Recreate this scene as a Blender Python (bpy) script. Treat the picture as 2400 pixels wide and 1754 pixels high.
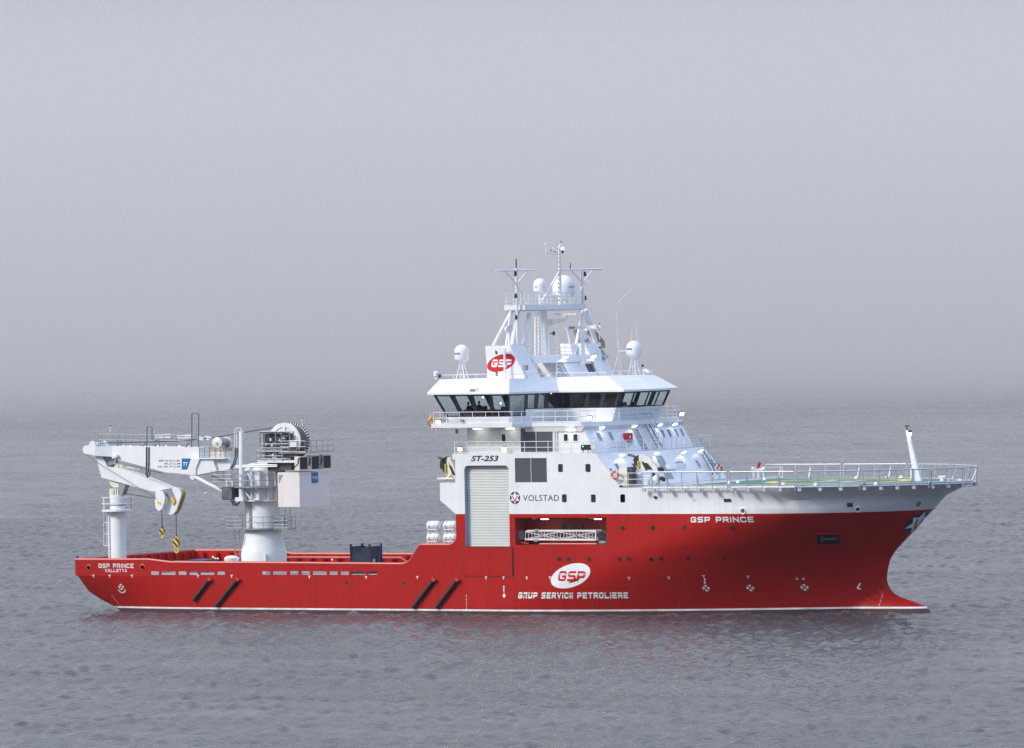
import bpy, bmesh, math, random
import numpy as np
from mathutils import Vector, Matrix
from mathutils.geometry import delaunay_2d_cdt

random.seed(7)
for o in list(bpy.data.objects):
    bpy.data.objects.remove(o, do_unlink=True)
sc = bpy.context.scene
C = sc.collection
V = Vector

# ------------------------------------------------------------------ camera
# world axes = ship axes: +x to the bow, +y to port, z up from the waterline
TH = math.radians(29.0)          # the bow points 29 degrees towards the viewer
DIST, EYE, FOC, ROLL = 600.0, 27.0, 16200.0, 0.018
YAW, PITCH = -0.001239898136, 0.010942667700
rv = V((math.cos(TH), math.sin(TH), 0)); av = V((-math.sin(TH), math.cos(TH), 0)); up = V((0, 0, 1))
CAM = -DIST * av + V((0, 0, EYE))
f0 = av * math.cos(YAW) + rv * math.sin(YAW); r0 = rv * math.cos(YAW) - av * math.sin(YAW)
fw = f0 * math.cos(PITCH) - up * math.sin(PITCH); u0 = up * math.cos(PITCH) + f0 * math.sin(PITCH)
RI = r0 * math.cos(ROLL) - u0 * math.sin(ROLL); UP = u0 * math.cos(ROLL) + r0 * math.sin(ROLL)
cam = bpy.data.cameras.new('camera'); co = bpy.data.objects.new('camera', cam); C.objects.link(co)
M = Matrix((RI, UP, -fw)).transposed().to_4x4(); M.translation = CAM
co.matrix_world = M
cam.sensor_width = 36.0; cam.lens = 36.0 * FOC / 2400.0
cam.clip_start = 1.0; cam.clip_end = 60000.0
sc.camera = co

# ------------------------------------------------------------------ sky, sun, exposure
SUN = V((-0.50, -0.74, 0.62)).normalized()
elev = math.asin(SUN.z); rot = math.atan2(SUN.x, SUN.y)
w = bpy.data.worlds.new('World'); sc.world = w; w.use_nodes = True
nt = w.node_tree; nt.nodes.clear()
N = lambda t: nt.nodes.new(t)
out = N('ShaderNodeOutputWorld'); bg = N('ShaderNodeBackground'); bg.inputs[1].default_value = 0.1
sky = N('ShaderNodeTexSky'); sky.sky_type = 'NISHITA'; sky.sun_disc = False
sky.sun_elevation = elev; sky.sun_rotation = rot; sky.dust_density = 4.0; sky.ozone_density = 2.0
hs = N('ShaderNodeHueSaturation'); hs.inputs['Saturation'].default_value = 0.55
tc = N('ShaderNodeTexCoord'); sx = N('ShaderNodeSeparateXYZ')
rmp = N('ShaderNodeValToRGB'); e = rmp.color_ramp.elements
e[0].position = 0.0; e[0].color = (0.455, 0.468, 0.520, 1)
e[1].position = 1.0; e[1].color = (1.02, 1.15, 1.45, 1)
k = e.new(0.018); k.color = (0.490, 0.503, 0.555, 1)
k = e.new(0.036); k.color = (0.405, 0.415, 0.465, 1)
k = e.new(0.060); k.color = (0.390, 0.402, 0.455, 1)
k = e.new(0.24); k.color = (0.84, 0.88, 1.00, 1)
mul = N('ShaderNodeMix'); mul.data_type = 'RGBA'; mul.blend_type = 'MULTIPLY'; mul.inputs[0].default_value = 1
mul.inputs['B'].default_value = (10, 10, 10, 1)
nz = N('ShaderNodeTexNoise'); nz.inputs['Scale'].default_value = 9.0; nz.inputs['Detail'].default_value = 3
mp = N('ShaderNodeMapping'); mp.inputs['Scale'].default_value = (1, 1, 3.0)
nr = N('ShaderNodeMapRange'); nr.inputs[1].default_value = 0.3; nr.inputs[2].default_value = 0.7
nr.inputs[3].default_value = 0.955; nr.inputs[4].default_value = 1.045
mx2 = N('ShaderNodeMix'); mx2.data_type = 'RGBA'; mx2.blend_type = 'MULTIPLY'; mx2.inputs[0].default_value = 1
# blue tint added to the sky ahead, to cool the shaded bow faces
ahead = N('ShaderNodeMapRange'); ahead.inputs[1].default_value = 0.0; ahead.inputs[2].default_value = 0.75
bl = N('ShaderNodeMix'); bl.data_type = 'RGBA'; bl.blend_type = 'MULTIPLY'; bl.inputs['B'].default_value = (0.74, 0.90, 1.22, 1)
mx = N('ShaderNodeMix'); mx.data_type = 'RGBA'; mx.inputs[0].default_value = 0.93
L = nt.links.new
L(sky.outputs[0], hs.inputs['Color']); L(tc.outputs['Generated'], sx.inputs[0]); L(sx.outputs['Z'], rmp.inputs[0])
L(rmp.outputs[0], mul.inputs['A']); L(tc.outputs['Generated'], mp.inputs[0]); L(mp.outputs[0], nz.inputs[0])
L(nz.outputs[0], nr.inputs[0]); L(mul.outputs['Result'], mx2.inputs['A']); L(nr.outputs[0], mx2.inputs['B'])
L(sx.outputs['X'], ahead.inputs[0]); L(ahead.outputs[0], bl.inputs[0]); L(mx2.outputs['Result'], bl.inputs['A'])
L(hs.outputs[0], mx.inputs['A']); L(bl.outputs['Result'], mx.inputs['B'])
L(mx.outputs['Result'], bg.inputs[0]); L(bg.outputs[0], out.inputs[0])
sl = bpy.data.lights.new('sun', 'SUN'); sl.energy = 2.9; sl.angle = math.radians(14); sl.color = (1.0, 0.93, 0.83)
so = bpy.data.objects.new('sun', sl); C.objects.link(so); so.rotation_euler = (-SUN).to_track_quat('-Z', 'Y').to_euler()
sc.view_settings.view_transform = 'Standard'; sc.view_settings.look = 'None'
sc.view_settings.exposure = 0.0; sc.view_settings.gamma = 1.0; sc.view_settings.use_curve_mapping = False
sc.cycles.use_denoising = True; sc.cycles.denoiser = 'OPENIMAGEDENOISE'; sc.cycles.denoising_prefilter = 'NONE'; sc.cycles.denoising_input_passes = 'RGB_ALBEDO_NORMAL'; sc.cycles.use_adaptive_sampling = False;
sc.cycles.max_bounces = 6; sc.cycles.volume_bounces = 2; sc.cycles.transparent_max_bounces = 16
sc.cycles.caustics_reflective = False; sc.cycles.caustics_refractive = False
sc.cycles.sample_clamp_indirect = 4.0

# ------------------------------------------------------------------ helpers
def ray(px, py):
    return fw + RI * ((px - 1200) / FOC) - UP * ((py - 877) / FOC)
def hit(px, py, p, n):
    d = ray(px, py); n = V(n); return CAM + d * ((V(p) - CAM).dot(n) / d.dot(n))
def Y(px, py, y=-10.0):            # the point of a ship plane y = const seen at that pixel of the 2400 wide photograph
    return hit(px, py, (0, y, 0), (0, 1, 0))
def X(px, py, x):
    return hit(px, py, (x, 0, 0), (1, 0, 0))
def Zp(px, py, z):
    return hit(px, py, (0, 0, z), (0, 0, 1))
def lerp(tab, x):
    if x <= tab[0][0]: return tab[0][1]
    for (a, b), (c, d) in zip(tab, tab[1:]):
        if x <= c: return b + (d - b) * (x - a) / (c - a)
    return tab[-1][1]

MATS = {}
def mat(name, col, rough=0.5, metal=0.0, var=0.06, scale=0.6, bump=0.0, emit=None, estr=0.0, spec=0.5, coat=0.0):
    if name in MATS: return MATS[name]
    m = bpy.data.materials.new(name); m.use_nodes = True; t = m.node_tree; b = t.nodes['Principled BSDF']
    b.inputs['Roughness'].default_value = rough; b.inputs['Metallic'].default_value = metal
    b.inputs['Specular IOR Level'].default_value = spec
    c = t.nodes.new('ShaderNodeTexCoord'); n = t.nodes.new('ShaderNodeTexNoise')
    n.inputs['Scale'].default_value = scale; n.inputs['Detail'].default_value = 5
    r = t.nodes.new('ShaderNodeMapRange'); r.inputs[1].default_value = 0.3; r.inputs[2].default_value = 0.7
    r.inputs[3].default_value = 1 - var; r.inputs[4].default_value = 1 + var
    x = t.nodes.new('ShaderNodeMix'); x.data_type = 'RGBA'; x.blend_type = 'MULTIPLY'; x.inputs[0].default_value = 1
    x.inputs['A'].default_value = (*col, 1)
    t.links.new(c.outputs['Object'], n.inputs[0]); t.links.new(n.outputs[0], r.inputs[0])
    t.links.new(r.outputs[0], x.inputs['B']); t.links.new(x.outputs['Result'], b.inputs['Base Color'])
    if coat: b.inputs['Coat Weight'].default_value = coat
    if bump:
        bp = t.nodes.new('ShaderNodeBump'); bp.inputs['Strength'].default_value = bump; bp.inputs['Distance'].default_value = 0.05
        t.links.new(n.outputs[0], bp.inputs['Height']); t.links.new(bp.outputs[0], b.inputs['Normal'])
    if emit:
        b.inputs['Emission Color'].default_value = (*emit, 1); b.inputs['Emission Strength'].default_value = estr
    MATS[name] = m
    return m

def painted_plate(name, col, seam=0.93, rough=0.42, bw=3.0, bh=2.45, streak=0.05):
    """ship paint: plates with faint weld seams, dents and running streaks"""
    m = mat(name, col, rough, var=0.045, scale=0.35, bump=0.0); t = m.node_tree; b = t.nodes['Principled BSDF']
    old = b.inputs['Base Color'].links[0].from_socket
    c = t.nodes.new('ShaderNodeTexCoord'); s = t.nodes.new('ShaderNodeSeparateXYZ'); cm = t.nodes.new('ShaderNodeCombineXYZ')
    t.links.new(c.outputs['Object'], s.inputs[0]); t.links.new(s.outputs['X'], cm.inputs[0]); t.links.new(s.outputs['Z'], cm.inputs[1])
    br = t.nodes.new('ShaderNodeTexBrick'); br.inputs['Scale'].default_value = 1.0; br.inputs['Mortar Size'].default_value = 0.022
    br.inputs['Brick Width'].default_value = bw * 2; br.inputs['Row Height'].default_value = bh; br.inputs['Mortar Smooth'].default_value = 0.3
    br.inputs['Color1'].default_value = (1, 1, 1, 1); br.inputs['Color2'].default_value = (0.965, 0.965, 0.965, 1)
    br.inputs['Mortar'].default_value = (seam, seam, seam, 1)
    t.links.new(cm.outputs[0], br.inputs['Vector'])
    x = t.nodes.new('ShaderNodeMix'); x.data_type = 'RGBA'; x.blend_type = 'MULTIPLY'; x.inputs[0].default_value = 1
    t.links.new(old, x.inputs['A']); t.links.new(br.outputs['Color'], x.inputs['B'])
    mp = t.nodes.new('ShaderNodeMapping'); mp.inputs['Scale'].default_value = (2.2, 2.2, 0.12)
    n = t.nodes.new('ShaderNodeTexNoise'); n.inputs['Scale'].default_value = 1.4; n.inputs['Detail'].default_value = 4
    r = t.nodes.new('ShaderNodeMapRange'); r.inputs[1].default_value = 0.35; r.inputs[2].default_value = 0.75
    r.inputs[3].default_value = 1.0; r.inputs[4].default_value = 1.0 - streak
    t.links.new(c.outputs['Object'], mp.inputs[0]); t.links.new(mp.outputs[0], n.inputs[0]); t.links.new(n.outputs[0], r.inputs[0])
    y = t.nodes.new('ShaderNodeMix'); y.data_type = 'RGBA'; y.blend_type = 'MULTIPLY'; y.inputs[0].default_value = 1
    t.links.new(x.outputs['Result'], y.inputs['A']); t.links.new(r.outputs[0], y.inputs['B'])
    t.links.new(y.outputs['Result'], b.inputs['Base Color'])
    n2 = t.nodes.new('ShaderNodeTexNoise'); n2.inputs['Scale'].default_value = 0.9; n2.inputs['Detail'].default_value = 1
    t.links.new(c.outputs['Object'], n2.inputs[0])
    bp = t.nodes.new('ShaderNodeBump'); bp.inputs['Strength'].default_value = 0.5; bp.inputs['Distance'].default_value = 0.05
    t.links.new(n2.outputs[0], bp.inputs['Height']); t.links.new(bp.outputs[0], b.inputs['Normal'])
    return m

RED = painted_plate('red_hull_paint', (0.41, 0.014, 0.012), seam=0.80, streak=.16)
RED.node_tree.nodes['Principled BSDF'].inputs['Specular IOR Level'].default_value = 0.16
WHITE = painted_plate('white_ship_paint', (0.79, 0.81, 0.82), seam=0.93, rough=0.38, streak=0.07)
BOOT = mat('dark_boot_paint', (0.055, 0.022, 0.028), 0.45)
STRIPE = mat('white_stripe_paint', (0.72, 0.74, 0.75), 0.4, var=.22, scale=1.1)
WPAINT = mat('white_metal_paint', (0.78, 0.79, 0.80), 0.4, var=0.05, scale=1.5)
GALV = mat('galvanised_steel', (0.30, 0.33, 0.36), 0.45, 0.5, var=0.12, scale=3)
NETRAIL = mat('aluminium_rail', (0.50, 0.53, 0.57), 0.4, 0.45, var=0.1, scale=3)
DKGREY = mat('dark_grey_steel', (0.05, 0.06, 0.07), 0.5)
BLACK = mat('black_rubber', (0.012, 0.013, 0.017), 0.65)
GRILLE = mat('grey_vent_louvre', (0.13, 0.135, 0.16), 0.55)
GLASS = mat('dark_window_glass', (0.022, 0.024, 0.027), 0.10, spec=0.35, var=0.4, scale=0.5)
PALEGLASS = mat('pale_window_glass', (0.17, 0.27, 0.33), 0.10, spec=0.5, var=0.2, scale=0.5)
DECK = mat('grey_deck_planking', (0.33, 0.33, 0.32), 0.8, var=0.2, scale=1.2)
GREEN = mat('green_helideck_paint', (0.055, 0.165, 0.115), 0.7, var=0.15, scale=0.8)
GREYDECK = mat('grey_helideck_edge', (0.36, 0.41, 0.45), 0.7, var=0.12, scale=0.8)
YELLOW = mat('yellow_paint', (0.72, 0.50, 0.03), 0.45)
WMARK = mat('white_marking_paint', (0.78, 0.79, 0.80), 0.6)
NAVY = mat('navy_lettering', (0.012, 0.035, 0.085), 0.5)
INK = mat('black_lettering', (0.012, 0.03, 0.04), 0.5)
SIGNRED = mat('red_lettering', (0.52, 0.012, 0.018), 0.4)
BLUE = mat('blue_sign_paint', (0.008, 0.13, 0.30), 0.4)
ORANGE = mat('orange_lifebuoy', (0.68, 0.085, 0.02), 0.5)
CREAM = mat('cream_white_steel', (0.70, 0.70, 0.62), 0.5, var=0.12, scale=2)
BEIGE = mat('heat_stained_steel', (0.42, 0.33, 0.23), 0.5, 0.3, var=0.3, scale=1.2)
WIRE = mat('dark_wire_rope', (0.05, 0.045, 0.04), 0.6)
SHUT = mat('white_roller_slats', (0.56, 0.59, 0.575), 0.45, var=0.05)
LWARM = mat('lit_sodium_lamp', (1, 0.8, 0.4), 0.3, emit=(1.0, 0.70, 0.30), estr=26)
LCOOL = mat('lit_white_lamp', (1, 1, 0.9), 0.3, emit=(1.0, 0.97, 0.82), estr=10)

def inside(p, l):
    c = False
    for (x0, y0), (x1, y1) in zip(l, l[1:] + l[:1]):
        if (y0 > p[1]) != (y1 > p[1]) and p[0] < (x1 - x0) * (p[1] - y0) / (y1 - y0) + x0: c = not c
    return c
def fill2d(loops):
    """triangles of an outline with holes"""
    vs = []; es = []
    for l in loops:
        b = len(vs); n = len(l); vs += [V(p) for p in l]; es += [(b + i, b + (i + 1) % n) for i in range(n)]
    ov, oe, of, *_ = delaunay_2d_cdt(vs, es, [], 0, 1e-5)
    out_ = []
    for f in of:
        c = sum((ov[i] for i in f), V((0, 0))) / len(f)
        if sum(inside(c, l) for l in loops) % 2: out_.append(tuple(f))
    return [(p.x, p.y) for p in ov], out_
class MB:
    """collects shapes and links them as ONE mesh object"""
    def __init__(s): s.v = []; s.f = []; s.m = []; s.s = []
    def add(s, vs, fs, m=0, sm=False):
        b = len(s.v); s.v += [tuple(p) for p in vs]
        for f in fs: s.f.append([b + i for i in f]); s.m.append(m); s.s.append(sm)
        return s
    def box(s, lo, hi, m=0):
        (a, b, c), (d, e_, f) = lo, hi
        vs = [(a, b, c), (d, b, c), (d, e_, c), (a, e_, c), (a, b, f), (d, b, f), (d, e_, f), (a, e_, f)]
        return s.add(vs, [(3, 2, 1, 0), (4, 5, 6, 7), (0, 1, 5, 4), (1, 2, 6, 5), (2, 3, 7, 6), (3, 0, 4, 7)], m)
    def obox(s, c, ax, ay, az, m=0):     # centre and three half axes
        c, ax, ay, az = V(c), V(ax), V(ay), V(az)
        vs = [c + i * ax + j * ay + k_ * az for k_ in (-1, 1) for j in (-1, 1) for i in (-1, 1)]
        return s.add(vs, [(2, 3, 1, 0), (4, 5, 7, 6), (0, 1, 5, 4), (1, 3, 7, 5), (3, 2, 6, 7), (2, 0, 4, 6)], m)
    def beam(s, p, q, w_, h, m=0, side=None):
        p, q = V(p), V(q); d = q - p; u = V(side) if side else V((0, 0, 1)).cross(d)
        if u.length < 1e-6: u = V((1, 0, 0))
        u.normalize(); t = d.cross(u).normalized()
        return s.obox((p + q) / 2, d / 2, u * w_ / 2, t * h / 2, m)
    def tube(s, pts, r, n=8, m=0, closed=False, caps=True):
        pts = [V(p) for p in pts]; k_ = len(pts); rings = []; u = None
        for i, p in enumerate(pts):
            a = pts[i - 1] if (i or closed) else p; b = pts[(i + 1) % k_] if (i < k_ - 1 or closed) else p
            d = (b - a).normalized()
            if u is None:
                u = d.cross(V((0, 0, 1)))
                if u.length < 1e-3: u = d.cross(V((1, 0, 0)))
            u = (u - d * u.dot(d)).normalized(); t = d.cross(u)
            ri = r[i] if isinstance(r, (list, tuple)) else r
            rings.append([p + u * (ri * math.cos(2 * math.pi * j / n)) + t * (ri * math.sin(2 * math.pi * j / n)) for j in range(n)])
        vs = [q for g in rings for q in g]; fs = []
        for i in range(k_ if closed else k_ - 1):
            i2 = (i + 1) % k_
            for j in range(n): fs.append((i * n + j, i * n + (j + 1) % n, i2 * n + (j + 1) % n, i2 * n + j))
        s.add(vs, fs, m, True)
        if caps and not closed:
            s.add(rings[0], [list(range(n))[::-1]], m); s.add(rings[-1], [list(range(n))], m)
        return s
    def lathe(s, prof, o=(0, 0, 0), ax=(0, 0, 1), n=24, m=0, sm=True):
        o = V(o); ax = V(ax).normalized(); u = ax.cross(V((0, 1, 0)))
        if u.length < 1e-3: u = ax.cross(V((1, 0, 0)))
        u.normalize(); t = ax.cross(u); vs = []; fs = []
        for (r, h) in prof:
            for j in range(n):
                a = 2 * math.pi * j / n; vs.append(o + ax * h + (u * math.cos(a) + t * math.sin(a)) * r)
        for i in range(len(prof) - 1):
            for j in range(n): fs.append((i * n + j, i * n + (j + 1) % n, (i + 1) * n + (j + 1) % n, (i + 1) * n + j))
        s.add(vs, fs, m, sm)
        if prof[0][0] > 1e-4: s.add(vs[:n], [list(range(n))[::-1]], m)
        if prof[-1][0] > 1e-4: s.add(vs[-n:], [list(range(n))], m)
        return s
    def sphere(s, c, r, m=0, n=12, k_=8, squash=1.0):
        return s.lathe([(max(1e-5, r * math.sin(math.pi * i / k_)), -r * squash * math.cos(math.pi * i / k_)) for i in range(k_ + 1)], c, (0, 0, 1), n, m)
    def plate(s, loops, fn, t0, t1, m=0, me=None):
        """2D outline with holes, extruded: fn(a, b, t) gives the point"""
        me = m if me is None else me
        flat, tris = fill2d(loops)
        for t, flip in ((t0, False), (t1, True)):
            vs = [fn(a, b, t) for a, b in flat]
            s.add(vs, [tuple(reversed(q)) if flip else tuple(q) for q in tris], m)
        for l in loops:
            k_ = len(l); vs = [fn(a, b, t) for t in (t0, t1) for a, b in l]
            s.add(vs, [(i, (i + 1) % k_, k_ + (i + 1) % k_, k_ + i) for i in range(k_)], me)
        return s
    def loft(s, rings, m=0, caps=True, sm=False):
        n = len(rings[0]); vs = [p for r in rings for p in r]
        s.add(vs, [(i * n + j, i * n + (j + 1) % n, (i + 1) * n + (j + 1) % n, (i + 1) * n + j) for i in range(len(rings) - 1) for j in range(n)], m, sm)
        if caps: s.add(rings[0], [list(range(n))[::-1]], m); s.add(rings[-1], [list(range(n))], m)
        return s
    def build(s, name, mats, parent=None, label=None, recalc=True, loc=None):
        me = bpy.data.meshes.new(name)
        vs = s.v
        if loc is not None:
            l = V(loc); vs = [tuple(V(p) - l) for p in s.v]
        me.from_pydata(vs, [], s.f)
        for mm in (mats if isinstance(mats, (list, tuple)) else [mats]): me.materials.append(mm)
        me.polygons.foreach_set('material_index', s.m); me.polygons.foreach_set('use_smooth', s.s)
        if recalc:
            b = bmesh.new(); b.from_mesh(me); bmesh.ops.recalc_face_normals(b, faces=b.faces); b.to_mesh(me); b.free()
        if any(s.s): me.set_sharp_from_angle(angle=math.radians(40))
        me.update()
        o = bpy.data.objects.new(name, me); C.objects.link(o)
        if loc is not None: o.location = loc
        if parent: o.parent = parent
        if label: o['label'] = label
        return o

def thing(name, label, cat, loc=(0, 0, 0), rz=0.0, group=None):
    o = bpy.data.objects.new(name, None); C.objects.link(o); o.location = loc; o.rotation_euler = (0, 0, rz)
    o.empty_display_size = 0.3
    o['label'] = label; o['category'] = cat
    if group: o['group'] = group
    return o
def tag(o, label, cat, group=None):
    o['label'] = label; o['category'] = cat
    if group: o['group'] = group
    return o
def copy_tree(o, parent=None):
    c = o.copy(); C.objects.link(c); c.parent = parent
    for ch in [x for x in bpy.data.objects if x.parent == o]: copy_tree(ch, c)
    return c

def text2d(txt, shear=0.0, bold=0.0, space=1.0):
    cu = bpy.data.curves.new('text', 'FONT'); cu.body = txt; cu.size = 1.0; cu.shear = shear; cu.offset = bold
    cu.space_character = space; cu.resolution_u = 3; cu.fill_mode = 'FRONT'
    o = bpy.data.objects.new('text', cu); C.objects.link(o)
    me = bpy.data.meshes.new_from_object(o.evaluated_get(bpy.context.evaluated_depsgraph_get()))
    vs = [(p.co.x, p.co.y) for p in me.vertices]; fs = [tuple(p.vertices) for p in me.polygons]
    bpy.data.objects.remove(o, do_unlink=True); bpy.data.curves.remove(cu); bpy.data.meshes.remove(me)
    xs = [a for a, _ in vs]; ys = [b for _, b in vs]; x0, x1, y0, y1 = min(xs), max(xs), min(ys), max(ys)
    return [((a - x0) / (x1 - x0), (b - y0) / (y1 - y0)) for a, b in vs], fs
def put_text(mb, txt, fn, m=0, **kw):    # fn maps the unit square to the surface
    vs, fs = text2d(txt, **kw); mb.add([fn(a, b) for a, b in vs], fs, m); return mb

# block lettering drawn as strokes on a 0..1 x 0..1 cell (wide techno face)
STROKES = {
 'G': [[(1, .82), (.85, 1), (.15, 1), (0, .85), (0, .15), (.15, 0), (.85, 0), (1, .15), (1, .45), (.55, .45)]],
 'S': [[(1, 1), (.15, 1), (0, .88), (0, .62), (.15, .5), (.85, .5), (1, .38), (1, .12), (.85, 0), (0, 0)]],
 'P': [[(0, 0), (0, 1), (.85, 1), (1, .88), (1, .52), (.85, .4), (0, .4)]],
 'R': [[(0, 0), (0, 1), (.85, 1), (1, .88), (1, .57), (.85, .45), (0, .45)], [(.55, .45), (1, 0)]],
 'I': [[(.5, 0), (.5, 1)]], 'N': [[(0, 0), (0, 1), (1, 0), (1, 1)]],
 'C': [[(1, .82), (.85, 1), (.15, 1), (0, .85), (0, .15), (.15, 0), (.85, 0), (1, .18)]],
 'E': [[(1, 1), (0, 1), (0, 0), (1, 0)], [(0, .5), (.85, .5)]],
 'V': [[(0, 1), (.5, 0), (1, 1)]], 'A': [[(0, 0), (.4, 1), (.6, 1), (1, 0)], [(.22, .33), (.78, .33)]],
 'L': [[(0, 1), (0, 0), (1, 0)]], 'T': [[(0, 1), (1, 1)], [(.5, 1), (.5, 0)]],
 'U': [[(0, 1), (0, .15), (.15, 0), (.85, 0), (1, .15), (1, 1)]],
 'O': [[(.5, 1), (.15, 1), (0, .85), (0, .15), (.15, 0), (.85, 0), (1, .15), (1, .85), (.85, 1), (.5, 1)]],
}
STROKES['a'] = [[(0, 0), (0, .85), (.15, 1), (.85, 1), (1, .85), (1, 0)], [(0, .4), (1, .4)]]   # round-shouldered A as in the company's lettering
def block_text(mb, txt, fn, th=.2, gap=.28, aspect=1.0, shear=0.0, m=0, slit=False):
    """letters of unit height, width aspect; fn maps the unit square to the surface"""
    wd = {'I': .26, ' ': .55, 'i': .26}
    adv = []; x = 0.0
    for ch in txt:
        cw = aspect * wd.get(ch, 1.0); adv.append((x, cw)); x += cw + gap
    tot = x - gap + shear
    for ch, (x0, cw) in zip(txt, adv):
        for st in STROKES.get(ch.upper() if ch != 'a' else ch, []):
            P = [V((x0 + th / 2 + a * max(cw - th, 0), th / 2 + b * (1 - th))) for a, b in st]
            if ch in 'Ii': P = [V((x0 + cw / 2, 0)), V((x0 + cw / 2, 1))]
            q = []; n = len(P)
            for i in range(n):
                d0 = (P[i] - P[i - 1]).normalized() if i else (P[1] - P[0]).normalized()
                d1 = (P[i + 1] - P[i]).normalized() if i < n - 1 else d0
                n0 = V((-d0.y, d0.x)); n1 = V((-d1.y, d1.x)); mi = (n0 + n1)
                mi = mi.normalized() if mi.length > 1e-6 else n0
                sc_ = th / 2 / max(mi.dot(n0), .45)
                e0 = P[i].copy()
                if i == 0 and ch not in 'Ii': e0 -= d0 * th / 2
                if i == n - 1 and ch not in 'Ii': e0 += d0 * th / 2
                q.append((e0 + mi * sc_, e0 - mi * sc_))
            pieces = [[q[i][0], q[i + 1][0], q[i + 1][1], q[i][1]] for i in range(n - 1)]
            for pc in pieces:
                vs = [fn((p.x + shear * p.y) / tot, p.y) for p in pc]
                mb.add(vs, [(0, 1, 2, 3)], m)
    return mb
def rrect(x0, y0, x1, y1, r, n=4):
    P = []
    for cx, cy, a in ((x1 - r, y1 - r, 0), (x0 + r, y1 - r, 90), (x0 + r, y0 + r, 180), (x1 - r, y0 + r, 270)):
        for i in range(n + 1):
            t = math.radians(a + 90 * i / n); P.append((cx + r * math.cos(t), cy + r * math.sin(t)))
    return P
def circ(cx, cy, rx, ry=None, n=20, rot=0.0):
    ry = rx if ry is None else ry; P = []
    for i in range(n):
        a = 2 * math.pi * i / n; u, v = rx * math.cos(a), ry * math.sin(a)
        P.append((cx + u * math.cos(rot) - v * math.sin(rot), cy + u * math.sin(rot) + v * math.cos(rot)))
    return P
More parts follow.
